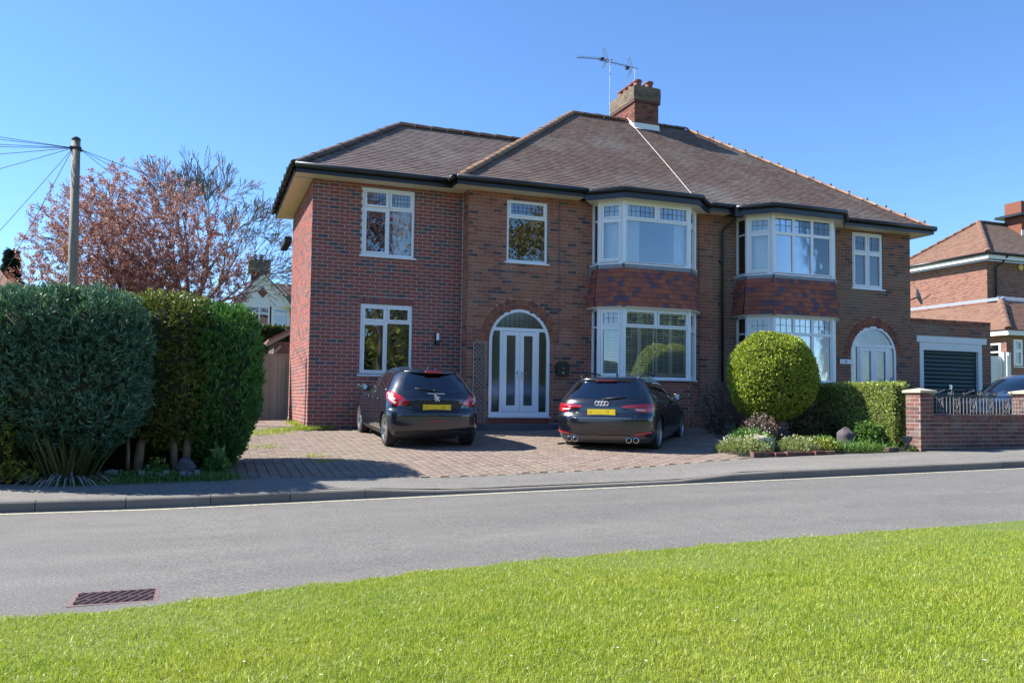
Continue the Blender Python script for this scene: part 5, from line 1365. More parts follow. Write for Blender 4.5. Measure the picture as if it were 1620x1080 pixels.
    m = MB(); m.tube([S.at_s(.985, s_)+Vector((0, -.012, 0)) for s_ in np.linspace(-.16, .16, 7)], .011, 6); lbuild(m, 'boot_strip', M['chrome'], t, True)
    m = MB(); m.tube([S.at_s(1.03, -.05)+Vector((0, -.03, 0)), S.at_s(1.045, -.02)+Vector((0, -.03, .0))], .02, 8); m.tube([S.at_s(1.035, -.04)+Vector((0, -.025, 0)), S.at_s(1.06, -.26)+Vector((0, -.02, 0)), S.at_s(1.068, -.38)+Vector((0, -.012, 0))], .011, 6); lbuild(m, 'rear_wiper', M['trim'], t, True)
    # rearing-lion style badge: a stylised standing cat outline
    lion = [(-.022, -.05), (-.005, -.05), (.0, -.022), (.016, -.035), (.03, -.05), (.044, -.045), (.03, -.018), (.022, .004), (.04, .01), (.046, .022), (.026, .022), (.01, .018), (.004, .032), (-.012, .05), (-.036, .046), (-.046, .03), (-.034, .022), (-.022, .026), (-.016, .012), (-.032, .004), (-.046, -.006), (-.04, -.016), (-.024, -.01), (-.018, -.026)]
    base = S.at_s(.905, 0); m = MB(); m.prism([(a*1.25, base.y-.008-.14*b_*0, .905+b_*1.2) for a, b_ in lion], (0, -.008, 0)); lbuild(m, 'badge', M['badge'], t)
    m = MB(); m.lathe((0, .12, 1.425), [(.022, 0), (.015, .02), (.004, .03)], 8); m.tube([(0, .12, 1.44), (0, -.02, 1.56)], .004, 5); lbuild(m, 'roof_aerial', M['trim'], t)
    m = MB(); m.tube([(.42, -.50, .2), (.42, -.40, .2)], .025, 8); lbuild(m, 'exhaust', M['trim'], t)
    # front glass and lamps (seen only from other sides)
    return S
t = place_car('hatchback_car', 'small black hatchback with large red tail lights parked nose-in at the brick extension', 1.80, -3.40, 0.0, .052, .442)
hatchback(t, M['car_navy'])

# ---- black estate car
def estate(t, paint_):
    S = CarShape(rear=[(.19, -.80), (.28, -.92), (.42, -.99), (.60, -1.0), (.68, -.985), (.74, -.945), (.88, -.925), (.96, -.89), (1.0, -.855), (1.12, -.74), (1.25, -.61), (1.33, -.535), (1.355, -.50), (1.385, -.30), (1.41, .1), (1.425, .5), (1.432, .8)],
                 front=[(.19, 3.2), (.3, 3.33), (.5, 3.36), (.64, 3.32), (.72, 3.2), (.80, 2.85), (.88, 2.45), (.95, 2.15), (1.05, 1.95), (1.2, 1.66), (1.3, 1.44), (1.37, 1.22), (1.41, 1.05), (1.425, .95), (1.432, .88)],
                 width=[(.19, .82), (.28, .87), (.45, .91), (.68, .92), (.82, .905), (.92, .88), (.98, .85), (1.1, .79), (1.25, .70), (1.33, .635), (1.375, .575), (1.405, .48), (1.425, .32), (1.432, .12)],
                 Rr=[(.19, .42), (.6, .46), (.9, .48), (1.1, .42), (1.34, .45), (1.432, .3)], Rf=[(.19, .8), (.7, .9), (.95, .9), (1.3, .6), (1.432, .3)], p=2.75)
    V, F = S.body(); cut_arches(V, F, paint_, t, [(0, .33), (2.65, .33)], .365, .92)
    for sd in (-1, 1):
        for y in (0, 2.65): wheel(t, sd*.775, y, .335, .225, sd, 'five_pair')
        skin(S, t, 'side_window', [(1.08, .985), (2.0, .965), (1.45, 1.265), (1.10, 1.305)], M['car_glass'], 'y', sd, .004)
        skin(S, t, 'side_window', [(.16, 1.0), (1.04, .985), (1.05, 1.31), (.22, 1.30)], M['car_glass'], 'y', sd, .004)
        skin(S, t, 'side_window', [(-.42, 1.04), (-.36, 1.01), (.12, 1.0), (.17, 1.295), (-.12, 1.26)], M['car_glass'], 'y', sd, .004)
        seam(S, t, [(-.46, .985), (.98, .967), (2.0, .948)], 'y', sd, 0, .008, 'window_trim')
        seam(S, t, [(1.06, 1.3), (1.05, .97), (1.06, .6), (1.04, .30)], 'y', sd); seam(S, t, [(.2, 1.28), (.14, 1.0), (.40, .66), (.52, .36)], 'y', sd); seam(S, t, [(2.1, .92), (2.15, .7), (2.1, .30)], 'y', sd)
        seam(S, t, [(-.55, .80), (.4, .82), (2.4, .80)], 'y', sd, 0, .004, 'shoulder_crease')
        for yy in (.46, 1.36):
            p = S.at_y(.84, yy, sd); m = MB(); m.tube([p+Vector((sd*.004, -.10, 0)), p+Vector((sd*.03, -.08, .004)), p+Vector((sd*.03, .08, .004)), p+Vector((sd*.004, .10, 0))], .012, 6); lbuild(m, 'door_handle', paint_, t, True)
        m = MB(); m.tube([S.at_y(1.36, -.28, sd)*1.0+Vector((0, 0, .02)), Vector((sd*.575, -.12, 1.425)), Vector((sd*.57, .45, 1.462)), Vector((sd*.555, 1.0, 1.445)), Vector((sd*.54, 1.2, 1.40))], .017, 7); lbuild(m, 'roof_rail', M['trim'], t, True)
        car_mirror(t, sd, sd*.84, 1.92, .96, M['alloy'] if False else paint_)
        lp = [(.36, .865), (.38, .845), (.60, .815), (.66, .755), (.80, .75), (1.16, .80), (1.20, .885), (1.10, .905), (.80, .905), (.50, .885)]
        lamp = skin(S, t, 'tail_light', [(sd*a, b_) for a, b_ in lp], M['red_lamp'], 's', 1, .014, 12, 14)
        skin(S, lamp, 'lamp_stripe', [(sd*a, b_) for a, b_ in [(.40, .858), (.62, .835), (1.1, .862), (1.1, .872), (.62, .848)]], M['red_dark'], 's', 1, .018, 6, 10)
        skin(S, lamp, 'reverse_lamp', [(sd*a, b_) for a, b_ in [(.62, .792), (.80, .782), (.80, .81), (.61, .818)]], M['clear_lamp'], 's', 1, .018, 4, 6)
        rf = [(.62, .345), (.98, .385), (.98, .415), (.62, .385)]
        skin(S, t, 'bumper_reflector', [(sd*a, b_) for a, b_ in rf], M['red_lamp'], 's', 1, .012, 4, 8)
        for k in (0, 1):
            xx = sd*(.50+.125*k); yy = S.at_s(.27, xx).y
            m = MB(); n = 18
            m.lathe((xx, yy-.05, .255), [(.048, 0), (.052, .004), (.052, .10)], n, 'y'); ex = lbuild(m, 'exhaust_tip', M['chrome'], t, True)
            m = MB(); m.lathe((xx, yy-.053, .255), [(.041, 0), (.041, .002)], n, 'y'); lbuild(m, 'exhaust_bore', M['void'], ex)
    skin(S, t, 'rear_window', [(-.66, 1.005), (.66, 1.005), (.64, 1.15), (.56, 1.30), (-.56, 1.30), (-.64, 1.15)], M['car_glass'], 's', 1, .005, 12, 16)
    m = MB(); sp = [S.at_s(1.345, s_)+Vector((0, -.075, .012)) for s_ in np.linspace(-.57, .57, 15)]; sq = [S.at_s(1.38, s_)+Vector((0, .05, .018)) for s_ in np.linspace(-.52, .52, 15)]
    m.add(sp+sq+[p+Vector((0, .015, -.03)) for p in sp]+[S.at_s(1.31, s_)+Vector((0, -.006, 0)) for s_ in np.linspace(-.58, .58, 15)], [(i, i+1, i+16, i+15) for i in range(14)]+[(i+30, i+31, i+1, i) for i in range(14)]+[(i+45, i+46, i+31, i+30) for i in range(14)]); lbuild(m, 'spoiler', paint_, t, True)
    bl = MB(); bl.tube([S.at_s(1.325, s_)+Vector((0, -.05, 0)) for s_ in np.linspace(-.2, .2, 9)], .010, 6); lbuild(bl, 'high_brake_light', M['red_dark'], t, True)
    number_plate(S, t, .755)
    skin(S, t, 'bumper_valance', [(-.92, .20), (.92, .20), (.96, .31), (.5, .345), (-.5, .345), (-.96, .31)], plain('satin grey valance', (.12, .12, .125), .35, .6), 's', 1, .010, 6, 20)
    seam(S, t, [(-.62, .66), (-.56, .645), (.56, .645), (.62, .66), (.66, .74)], 's'); seam(S, t, [(-.66, .74), (-.62, .66)], 's')
    m = MB(); m.tube([S.at_s(.652, s_)+Vector((0, -.004, 0)) for s_ in np.linspace(-.55, .55, 13)], .006, 5); lbuild(m, 'boot_strip', M['chrome'], t, True)
    # four interlocked rings
    b0 = S.at_s(.915, 0)
    for i in range(4):
        m = MB(); c_ = Vector(((i-1.5)*.058, b0.y-.016, .915)); m.tube([c_+Vector((math.cos(2*math.pi*k/20)*.038, 0, math.sin(2*math.pi*k/20)*.038)) for k in range(21)], .0065, 6, False); lbuild(m, 'badge_ring', M['badge'], t, True)
    # small sport badge: red slash and bright figures
    q = S.at_s(.735, -.50)
    m = MB(); m.prism([(q.x-.055, q.y-.012, .715), (q.x-.035, q.y-.012, .715), (q.x-.01, q.y-.012, .752), (q.x-.03, q.y-.012, .752)], (0, -.004, 0)); lbuild(m, 'trim_badge', M['red_lamp'], t)
    m = MB(); m.box((q.x+.005, q.y-.016, .715), (q.x+.045, q.y-.012, .723)).box((q.x+.005, q.y-.016, .73), (q.x+.045, q.y-.012, .737)).box((q.x+.005, q.y-.016, .744), (q.x+.045, q.y-.012, .752)).box((q.x+.052, q.y-.016, .728), (q.x+.085, q.y-.012, .735)).box((q.x+.075, q.y-.0165, .713), (q.x+.082, q.y-.0125, .752)); lbuild(m, 'trim_badge', M['chrome'], t)
    m = MB(); m.lathe((.03, S.at_s(.99, .0).y-.02, .985), [(.02, -.03), (.02, .02)], 10, 'y'); m.tube([S.at_s(1.0, .05)+Vector((0, -.03, 0)), S.at_s(1.02, .26)+Vector((0, -.025, 0)), S.at_s(1.028, .42)+Vector((0, -.015, 0))], .012, 6); lbuild(m, 'rear_wiper', M['trim'], t, True)
    m = MB(); m.prism([(-.01, .25, 1.41), (-.01, .37, 1.41), (-.006, .29, 1.475), (-.006, .25, 1.475)], (.02, 0, 0)); lbuild(m, 'roof_aerial', M['trim'], t)
    return S
t = place_car('estate_car', 'black estate car with roof rails and four round tailpipes parked before the left bay', 5.30, -4.12, R(41), .03, .374)
estate(t, M['car_black'])
# ---- dark car on the neighbouring drive, side on, nose to the left
t = place_car('hatchback_car', 'dark grey green car seen side-on behind the wrought iron railing', 19.35, -2.55, R(-94), .0, .66)
hatchback(t, M['car_grey'], 'ten')
t.scale = (1.03, 1.08, 1.04)
ORD = ['first', 'second', 'third', 'fourth', 'fifth', 'sixth', 'seventh', 'eighth', 'ninth']
# ================================================================== PLANTS: HELPERS
def unit(v): return v/np.maximum(np.linalg.norm(v, axis=1, keepdims=True), 1e-9)
def kites(P, D, L, W, rng=RNG, fold=.25):
    """one pointed leaf for each root P along D: 4 vertices, folded a little"""
    n = len(P); r_ = unit(rng.normal(size=(n, 3))); S = unit(np.cross(D, r_)); T = np.cross(S, D)
    L = np.broadcast_to(L, (n,))[:, None]; W = np.broadcast_to(W, (n,))[:, None]
    V = np.stack([P, P+D*L*.5+S*W+T*W*fold, P+D*L, P+D*L*.5-S*W+T*W*fold], 1).reshape(-1, 3)
    F = np.arange(n*4).reshape(n, 4); return V, F
def leaves(name, P, D, L, W, mat, parent, rng=RNG, kind=None):
    V, F = kites(P, D, L, W, rng); return np_mesh(name, V, F, mat, parent, kind=kind)
def sphere_dirs(n, rng=RNG): return unit(rng.normal(size=(n, 3)))
class Blob:
    """rounded, lumpy solid: superellipsoid with bumps"""
    def __init__(s, c, abc, p=2.4, lump=.06, seed=0, cut=None, squeeze=None):
        s.c, s.abc, s.p, s.lump, s.cut, s.sq = np.array(c, float), np.array(abc, float), p, lump, cut, squeeze
        g = np.random.default_rng(seed); s.k = g.normal(size=(7, 3))*3.2; s.ph = g.uniform(0, 6.28, 7)
    def r(s, d):
        q = np.abs(d)/s.abc; rr = (q**s.p).sum(1)**(-1/s.p)
        n = np.sin(d@s.k.T*1.6+s.ph).sum(1)/7
        return rr*(1+s.lump*2*n)
    def pts(s, n, lo=.9, hi=1.02, rng=RNG):
        d = sphere_dirs(n*2, rng); w = s.r(d)**2; w = w/w.max(); d = d[rng.uniform(0, 1, len(d)) < w*1.0+.0][:n]
        f = rng.uniform(lo, hi, len(d)); P = d*(s.r(d)*f)[:, None]
        nrm = unit(np.sign(d)*(np.abs(d)/s.abc)**(s.p-1)/s.abc)
        if s.sq is not None:
            t = (P[:, 2]/s.abc[2]+1)/2; k = np.interp(t, *s.sq); P[:, :2] *= k[:, None]
        P = P+s.c
        if s.cut is not None: m = s.cut(P); P, nrm = P[m], nrm[m]
        return P, nrm
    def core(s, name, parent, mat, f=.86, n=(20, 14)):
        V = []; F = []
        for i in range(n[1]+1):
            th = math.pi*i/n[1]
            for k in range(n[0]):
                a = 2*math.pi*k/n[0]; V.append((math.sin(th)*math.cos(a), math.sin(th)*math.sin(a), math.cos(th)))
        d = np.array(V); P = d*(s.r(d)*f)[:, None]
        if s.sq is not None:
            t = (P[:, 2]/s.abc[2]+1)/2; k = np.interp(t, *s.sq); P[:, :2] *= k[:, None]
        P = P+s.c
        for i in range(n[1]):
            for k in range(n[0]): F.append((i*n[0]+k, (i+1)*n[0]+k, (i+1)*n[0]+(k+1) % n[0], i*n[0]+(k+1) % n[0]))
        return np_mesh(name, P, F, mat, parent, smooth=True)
def sprays(P, N, rng, L, W, count, spread=.5, up=.5, along=.7):
    """feathery conifer spray at each point: count pointed leaves strung along a short axis"""
    n = len(P); ax = unit(N*.8+np.array([0, 0, up])+rng.normal(0, spread*.5, (n, 3)))
    t = rng.uniform(0, 1, (n, count)); Q = (P[:, None, :]+ax[:, None, :]*(t*L*along)[:, :, None]).reshape(-1, 3)
    D = unit(np.repeat(ax, count, 0)+rng.normal(0, spread, (n*count, 3)))
    return kites(Q, D, L*rng.uniform(.45, 1.0, n*count), W*rng.uniform(.7, 1.2, n*count), rng)
def trunk(pts, rad, name, mat, parent): return MB().tube(pts, rad, 9).build(name, mat, parent, smooth=True)

def conifer(name, label, cat, blob, mat, L, W, n, count, trunks, group=None, up=.5, spread=.45, extra=None):
    c_ = blob.c; t = thing(name, label, cat, (c_[0], c_[1], ground_z(c_[0], c_[1])), 0, group)
    P, N = blob.pts(n, .84, 1.04); h_ = np.sin(P[:, 0]*9+2*np.sin(P[:, 2]*7))*np.sin(P[:, 2]*8+2*np.sin(P[:, 1]*6+P[:, 0]*5)); k_ = RNG.uniform(0, 1, len(P)) < .78+.5*h_; P, N = P[k_]+N[k_]*(h_[k_]*.035)[:, None], N[k_]
    V, F = sprays(P, N, RNG, L, W, count, spread, up)
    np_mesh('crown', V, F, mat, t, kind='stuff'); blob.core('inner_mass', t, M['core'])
    for (pts, rad) in trunks: trunk(pts, rad, 'trunk', M['bark_tan'], t)
    if extra: extra(t)
    return t
# ---- the conifer screen at the left
gz = lambda x, y: ground_z(x, y)
conifer('conifer', 'big blue green feathery conifer, the broadest bush of the tall left hedge', 'conifer',
    Blob((-3.86, -5.95, 1.62), (.93, .76, .98), 4.6, .05, 3, squeeze=([0, .15, .4, 1], [.72, .95, 1.0, 1.0])), M['lf_blue'], .105, .0095, 9500, 10, [([(-3.7, -5.9, .1), (-3.72, -5.95, 1.0)], [.08, .06])], up=.55)
conifer('conifer', 'olive green conifer with bare brown trunks in the middle of the left hedge', 'conifer',
    Blob((-2.68, -5.55, 1.64), (.60, .52, 1.04), 4.0, .09, 5, squeeze=([0, .2, .45, .7, 1], [.62, 1.0, 1.0, .92, 1.0])), M['lf_olive'], .07, .011, 7000, 8,
    [([(-3.0, -5.78, .12), (-2.96, -5.72, .6), (-2.8, -5.65, 1.0)], [.075, .06, .05]), ([(-3.1, -5.82, .12), (-3.12, -5.78, .7)], [.03, .025]), ([(-2.5, -5.72, .12), (-2.54, -5.68, .75), (-2.5, -5.6, 1.2)], [.055, .05, .04])], up=.1, spread=.6)
conifer('conifer', 'dense deep green conifer with rounded right edge at the drive end of the hedge', 'conifer',
    Blob((-1.97, -5.1, 1.41), (.56, .85, 1.20), 4.2, .045, 8, squeeze=([0, .12, .35, .6, 1], [.45, .72, .98, 1.02, .98])), M['lf_yew'], .09, .009, 10500, 9,
    [([(-2.36, -5.7, .12), (-2.34, -5.62, .9), (-2.2, -5.5, 1.4)], [.06, .055, .04])], up=.9, spread=.32)
conifer('conifer', 'yellow green conifer top showing behind the olive one in the left hedge', 'conifer',
    Blob((-2.75, -4.85, 1.68), (.9, .65, 1.08), 4.0, .04, 9), M['lf_gold'], .085, .016, 3800, 6, [([(-2.8, -4.7, .2), (-2.8, -4.7, 1.0)], [.07, .06])], up=.6)
conifer('garden_bush', 'loose golden green bush at the far left edge of the hedge', 'bush',
    Blob((-4.82, -6.2, 1.22), (.40, .5, 1.16), 3.0, .10, 12), M['lf_gold'], .07, .017, 3600, 6, [([(-4.9, -6.0, .1), (-4.85, -6.0, 1.0)], [.04, .03]), ([(-4.75, -6.1, .1), (-4.7, -6.1, .9)], [.03, .02])], up=.2, spread=.8)
conifer('conifer', 'dark conifer filling the back of the left hedge beyond the others', 'conifer',
    Blob((-4.2, -4.9, 1.3), (1.1, .6, 1.25), 4.0, .05, 14), M['lf_blue'], .12, .017, 3000, 6, [([(-4.2, -4.9, .1), (-4.2, -4.9, 1.0)], [.08, .06])])
shade_fill = Blob((-3.0, -5.15, .62), (1.1, .3, .5), 3.0, .08, 44); tf = thing('garden_shrub', 'added dark foliage filling the shade behind the bare trunks of the left hedge', 'shrub', (-3.0, -5.2, .2)); P, N = shade_fill.pts(2600, .85, 1.05); V, F = sprays(P, N, RNG, .10, .02, 4, .8, .2); np_mesh('foliage', V, F, M['lf_dark'], tf, kind='stuff'); shade_fill.core('inner_mass', tf, M['core'])  # dark foliage put in to stand for the shade under the hedge
# ---- flax clump with dead leaves
def sword_leaves(roots, dirs, L, W, droop, rng=RNG, seg=5):
    n = len(roots); V = []; az = np.arctan2(dirs[:, 1], dirs[:, 0]); side = np.stack([-np.sin(az), np.cos(az), np.zeros(n)], 1)
    rows = []; p = roots.copy(); d = dirs.copy()
    for k in range(seg+1):
        w = W*np.array([.8, 1, .95, .75, .45, .05])[min(k, 5)]; rows.append(p-side*w[:, None]); rows.append(p+side*w[:, None])
        p = p+d*(L/seg)[:, None]; d = unit(d+np.stack([np.cos(az)*.25, np.sin(az)*.25, -np.ones(n)], 1)*droop[:, None]/seg)
    A = np.stack(rows, 1); m = A.shape[1]; V = A.reshape(-1, 3); b_ = np.arange(n)[:, None]*m
    F = np.concatenate([np.concatenate([b_+2*k, b_+2*k+1, b_+2*k+3, b_+2*k+2], 1) for k in range(seg)]); return V, F
t = thing('flax_plant', 'strappy flax clump with pale dead leaves drooping at the foot of the blue conifer', 'plant', (-3.75, -6.5, gz(-3.75, -6.5)))
n = 110; a = RNG.uniform(0, 6.28, n); rt_ = np.stack([-3.78+.16*np.cos(a)*RNG.uniform(0, 2.2, n), -6.42+.10*np.sin(a), np.full(n, gz(-3.75, -6.45)-.02)], 1)
dd = unit(np.stack([np.cos(a)*.42, np.sin(a)*.42-.05, RNG.uniform(.6, 1.3, n)], 1))
V, F = sword_leaves(rt_, dd, RNG.uniform(.45, .92, n), RNG.uniform(.012, .022, n), RNG.uniform(.1, .8, n)); np_mesh('green_leaves', V, F, M['lf_flax'], t, kind='stuff')
n = 75; a = RNG.uniform(2.6, 6.9, n); rt_ = np.stack([-3.74+.2*np.cos(a)*RNG.uniform(0, 2., n), -6.5+.08*np.sin(a), np.full(n, gz(-3.75, -6.5)+.02)], 1)
dd = unit(np.stack([np.cos(a)*.7, np.sin(a)*.5-.2, RNG.uniform(.3, .9, n)], 1))
V, F = sword_leaves(rt_, dd, RNG.uniform(.3, .6, n), RNG.uniform(.008, .016, n), RNG.uniform(1.6, 3.2, n)); np_mesh('dead_leaves', V, F, M['lf_deadflax'], t, kind='stuff')
def herb(name, label, x, y, r_, h, n, mat, L=.05, W=.014, group=None, cat='plant', flowers=None, z=None, up=.9):
    z0 = (gz(x, y) if z is None else z)-.01; t = thing(name, label, cat, (x, y, z0), 0, group)
    a = RNG.uniform(0, 6.28, n); q = np.sqrt(RNG.uniform(0, 1, n))*r_; hh = h*(1-(q/r_)**2*.7)*RNG.uniform(.15, 1, n)
    P = np.stack([x+q*np.cos(a), y+q*np.sin(a), z0+hh], 1); D = unit(np.stack([np.cos(a)*.6, np.sin(a)*.6, np.full(n, up)], 1)+RNG.normal(0, .5, (n, 3)))
    leaves('foliage', P, D, L*RNG.uniform(.6, 1.3, n), W*RNG.uniform(.7, 1.3, n), M[mat], t, kind='stuff')
    if flowers:
        fm, k = flowers; a = RNG.uniform(0, 6.28, k); q = np.sqrt(RNG.uniform(0, 1, k))*r_*.9
        P = np.stack([x+q*np.cos(a), y+q*np.sin(a), z0+h*RNG.uniform(.8, 1.15, k)], 1)
        P = np.repeat(P, 6, 0); D = unit(RNG.normal(0, 1, (len(P), 3))+np.array([0, 0, .6])); leaves('flowers', P, D, np.full(len(P), .02), np.full(len(P), .008), M[fm], t, kind='stuff')
    return t
herb('ground_cover', 'low green weeds behind the upright edging blocks under the hedge', -2.75, -6.2, .42, .13, 1500, 'lf_green', .04, .012)
herb('ground_cover', 'green weeds left of the upright edging blocks under the hedge', -3.25, -6.3, .28, .12, 800, 'lf_green', .04, .012)
herb('primrose_plant', 'small primroses with pale yellow flowers under the hedge', -2.72, -5.95, .16, .22, 260, 'lf_green', .06, .016, flowers=('lf_yellow', 9))
herb('garden_weed', 'tall leafy weed at the foot of the hedge beside the drive', -1.93, -5.98, .13, .38, 160, 'lf_green', .11, .03)
herb('garden_weed', 'yellowish leafy weed at the left foot of the hedge near the kerb', -4.22, -6.4, .2, .3, 220, 'lf_gold', .08, .02)
herb('garden_weed', 'green weeds against the fence left of the brick side wall', -1.45, 2.8, .3, .55, 500, 'lf_green', .09, .02)
def boulder(name, label, c_, abc, mat, seed, cat='rock', group=None, tilt=0):
    b2 = Blob((0, 0, 0), abc, 3.4, .13, seed); V = []; F = []; n = (22, 14)
    for i in range(n[1]+1):
        th = math.pi*i/n[1]
        for k in range(n[0]): a = 2*math.pi*k/n[0]; V.append((math.sin(th)*math.cos(a), math.sin(th)*math.sin(a), math.cos(th)))
    d = np.array(V); P = d*b2.r(d)[:, None]; ca, sa = math.cos(tilt), math.sin(tilt)
    P = np.stack([P[:, 0]*ca+P[:, 2]*sa, P[:, 1], -P[:, 0]*sa+P[:, 2]*ca], 1)+np.array(c_)
    for i in range(n[1]):
        for k in range(n[0]): F.append((i*n[0]+k, (i+1)*n[0]+k, (i+1)*n[0]+(k+1) % n[0], i*n[0]+(k+1) % n[0]))
    return tag(np_mesh(name, P, F, M[mat], None, smooth=True), label, cat, group)
boulder('boulder', 'grey stone standing among weeds between the hedge trunks and the drive', (-2.36, -6.12, .28), (.12, .08, .15), 'stone_dark', 4, tilt=.3)
boulder('boulder', 'small pale stone beside the flax clump at the pavement edge', (-3.27, -6.3, .25), (.09, .07, .06), 'stone_grey', 6)
for i, xx in enumerate((-2.93, -2.83, -2.73, -2.63, -2.42, -2.33, -2.24)):
    m = MB(); m.box((xx, -6.42, .1), (xx+.075, -6.34, .30-.015*(i % 3))); e = m.build('edging_block', M['stone_grey'], None); tag(e, f'small upright grey edging block under the hedge, {ORD[i]} from the left of seven', 'edging block', 'upright edging blocks under the hedge')
# debris by the drive edge
m = MB(); m.tube([(-2.18, -6.42, .175), (-1.95, -6.45, .178), (-1.7, -6.5, .18)], [.012, .010, .006], 6); tag(m.build('fallen_stick', M['bark_tan'], None, smooth=True), 'thin fallen stick on the grass at the hedge corner', 'stick')
m = MB(); m.tube([(4.28, -3.68, .41), (4.34, -3.64, .47), (4.46, -3.62, .48), (4.6, -3.66, .45), (4.72, -3.7, .41)], .018, 6); m.tube([(4.26, -3.72, .405), (4.55, -3.76, .402)], .016, 6); tag(m.build('rubber_strap', M['rubber'], None, smooth=True), 'black rubber strap lying on the drive beside the estate car', 'strap')

# ---- planting bed on the right of the drive
bt = thing('topiary_tree', 'round clipped yew ball on a short trunk in the front bed', 'topiary', (9.55, -3.4, gz(9.55, -3.4)))
bb = Blob((9.55, -3.4, 1.88), (.86, .86, .92), 2.25, .04, 21)
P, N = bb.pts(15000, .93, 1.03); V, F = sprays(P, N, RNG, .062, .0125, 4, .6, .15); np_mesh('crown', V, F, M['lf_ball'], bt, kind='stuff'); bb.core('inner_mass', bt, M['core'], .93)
trunk([(9.57, -3.4, .40), (9.56, -3.4, .68), (9.55, -3.38, 1.15)], [.17, .14, .12], 'trunk', M['bark_tan'], bt)
trunk([(9.5, -3.3, .5), (9.3, -3.2, .9), (9.1, -3.2, 1.2)], [.05, .04, .03], 'branch', M['bark_tan'], bt)
def clipped_hedge(name, label, x0, x1, y0, y1, z0, z1, mat, dens, L=.04, W=.011):
    t = thing(name, label, 'hedge', ((x0+x1)/2, (y0+y1)/2, z0))
    faces = [(np.array([x0, y0, z0]), np.array([0, y1-y0, 0]), np.array([0, 0, z1-z0]), np.array([-1., 0, 0])), (np.array([x0, y0, z0]), np.array([x1-x0, 0, 0]), np.array([0, 0, z1-z0]), np.array([0, -1., 0])),
             (np.array([x0, y0, z1]), np.array([x1-x0, 0, 0]), np.array([0, y1-y0, 0]), np.array([0, 0, 1.])), (np.array([x1, y0, z0]), np.array([0, y1-y0, 0]), np.array([0, 0, z1-z0]), np.array([1., 0, 0])), (np.array([x0, y1, z0]), np.array([x1-x0, 0, 0]), np.array([0, 0, z1-z0]), np.array([0, 1., 0]))]
    Ps, Ns = [], []
    for O, A, B, N in faces:
        n = int(dens*np.linalg.norm(A)*np.linalg.norm(B)); q = RNG.uniform(0, 1, (n, 2)); b2 = .03*np.sin(q[:, :1]*17+3*q[:, 1:])*np.sin(q[:, 1:]*13+1)
        Ps.append(O+A*q[:, :1]+B*q[:, 1:]+N*(b2+RNG.uniform(-.07, .015, (n, 1)))); Ns.append(np.repeat(N[None], n, 0))
    P, N = np.concatenate(Ps), np.concatenate(Ns); D = unit(N*.7+RNG.normal(0, .6, P.shape)+np.array([0, 0, .25]))
    leaves('foliage', P, D, L*RNG.uniform(.6, 1.3, len(P)), W*RNG.uniform(.7, 1.3, len(P)), M[mat], t, kind='stuff')
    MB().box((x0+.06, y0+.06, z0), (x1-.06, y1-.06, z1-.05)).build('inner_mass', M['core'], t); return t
clipped_hedge('box_hedge', 'square clipped green hedge left of the brick gate pillar', 10.84, 11.24, -5.5, -3.2, .36, 1.74, 'lf_box', 3600)
def shrub(name, label, c_, abc, mat, n, L, W, stems, bark='bark', group=None, lump=.12, p=2.1, count=5, lo=.55, seed=1):
    t = thing(name, label, 'shrub', (c_[0], c_[1], gz(c_[0], c_[1])), 0, group); b2 = Blob(c_, abc, p, lump, seed)
    P, N = b2.pts(n, lo, 1.03); V, F = sprays(P, N, RNG, L, W, count, .8, .2); np_mesh('foliage', V, F, M[mat], t, kind='stuff')
    m = MB(); z0 = gz(c_[0], c_[1])-.02
    for i in range(stems):
        a = random.uniform(0, 6.28); e = Vector((c_[0]+abc[0]*.8*math.cos(a), c_[1]+abc[1]*.8*math.sin(a), c_[2]+abc[2]*random.uniform(0, .8)))
        s0 = Vector((c_[0]+random.uniform(-.08, .08), c_[1]+random.uniform(-.08, .08), z0)); m.tube([s0, s0.lerp(e, .5)+Vector((0, 0, .08)), e], [.014, .01, .005], 5)
    m.build('stems', M[bark], t, kind='stuff'); return t
shrub('garden_shrub', 'dark reddish shrub in the shade right of the topiary trunk', (10.2, -3.9, .82), (.50, .42, .42), 'lf_dark', 1600, .07, .014, 14, seed=31)
shrub('garden_shrub', 'green leafy shrub between the grey boulder and the clipped hedge', (10.62, -5.05, .62), (.30, .28, .28), 'lf_green', 900, .075, .018, 8, seed=32)
shrub('dry_shrub', 'brown shrub with dry flower heads left of the topiary ball by the wall', (9.0, -2.2, 1.2), (.42, .40, .62), 'lf_dry', 900, .055, .018, 26, seed=33, lo=.75)
shrub('garden_shrub', 'pale twiggy shrub under the left side of the topiary ball', (8.85, -3.9, .75), (.40, .3, .3), 'lf_dry', 420, .06, .014, 18, seed=34)
herb('flower_clump', 'pale variegated foliage spilling onto the drive at the left end of the bed', 7.25, -5.5, .50, .30, 2400, 'lf_pale', .06, .015, flowers=('lf_white', 20))
herb('flower_clump', 'fresh green foliage around the pale boulder', 7.75, -5.05, .48, .40, 2000, 'lf_green', .09, .017, flowers=('lf_white', 14))
herb('flower_clump', 'light leafy clump right of the pale boulder behind the brick edging', 8.45, -5.55, .42, .30, 1800, 'lf_pale', .06, .016, flowers=('lf_white', 12))
herb('flower_clump', 'yellow green leafy clump behind the low brick edging', 8.95, -5.6, .34, .28, 1100, 'lf_gold', .06, .016)
herb('flower_clump', 'green leaves in front of the topiary trunk', 9.35, -5.15, .38, .26, 1100, 'lf_green', .06, .018)
t = thing('grassy_clump', 'long strappy green leaves arching over the bed edge below the grey boulder', 'plant', (9.75, -5.75, gz(9.75, -5.75)))
n = 620; a = RNG.uniform(0, 6.28, n); q = np.sqrt(RNG.uniform(0, 1, n))
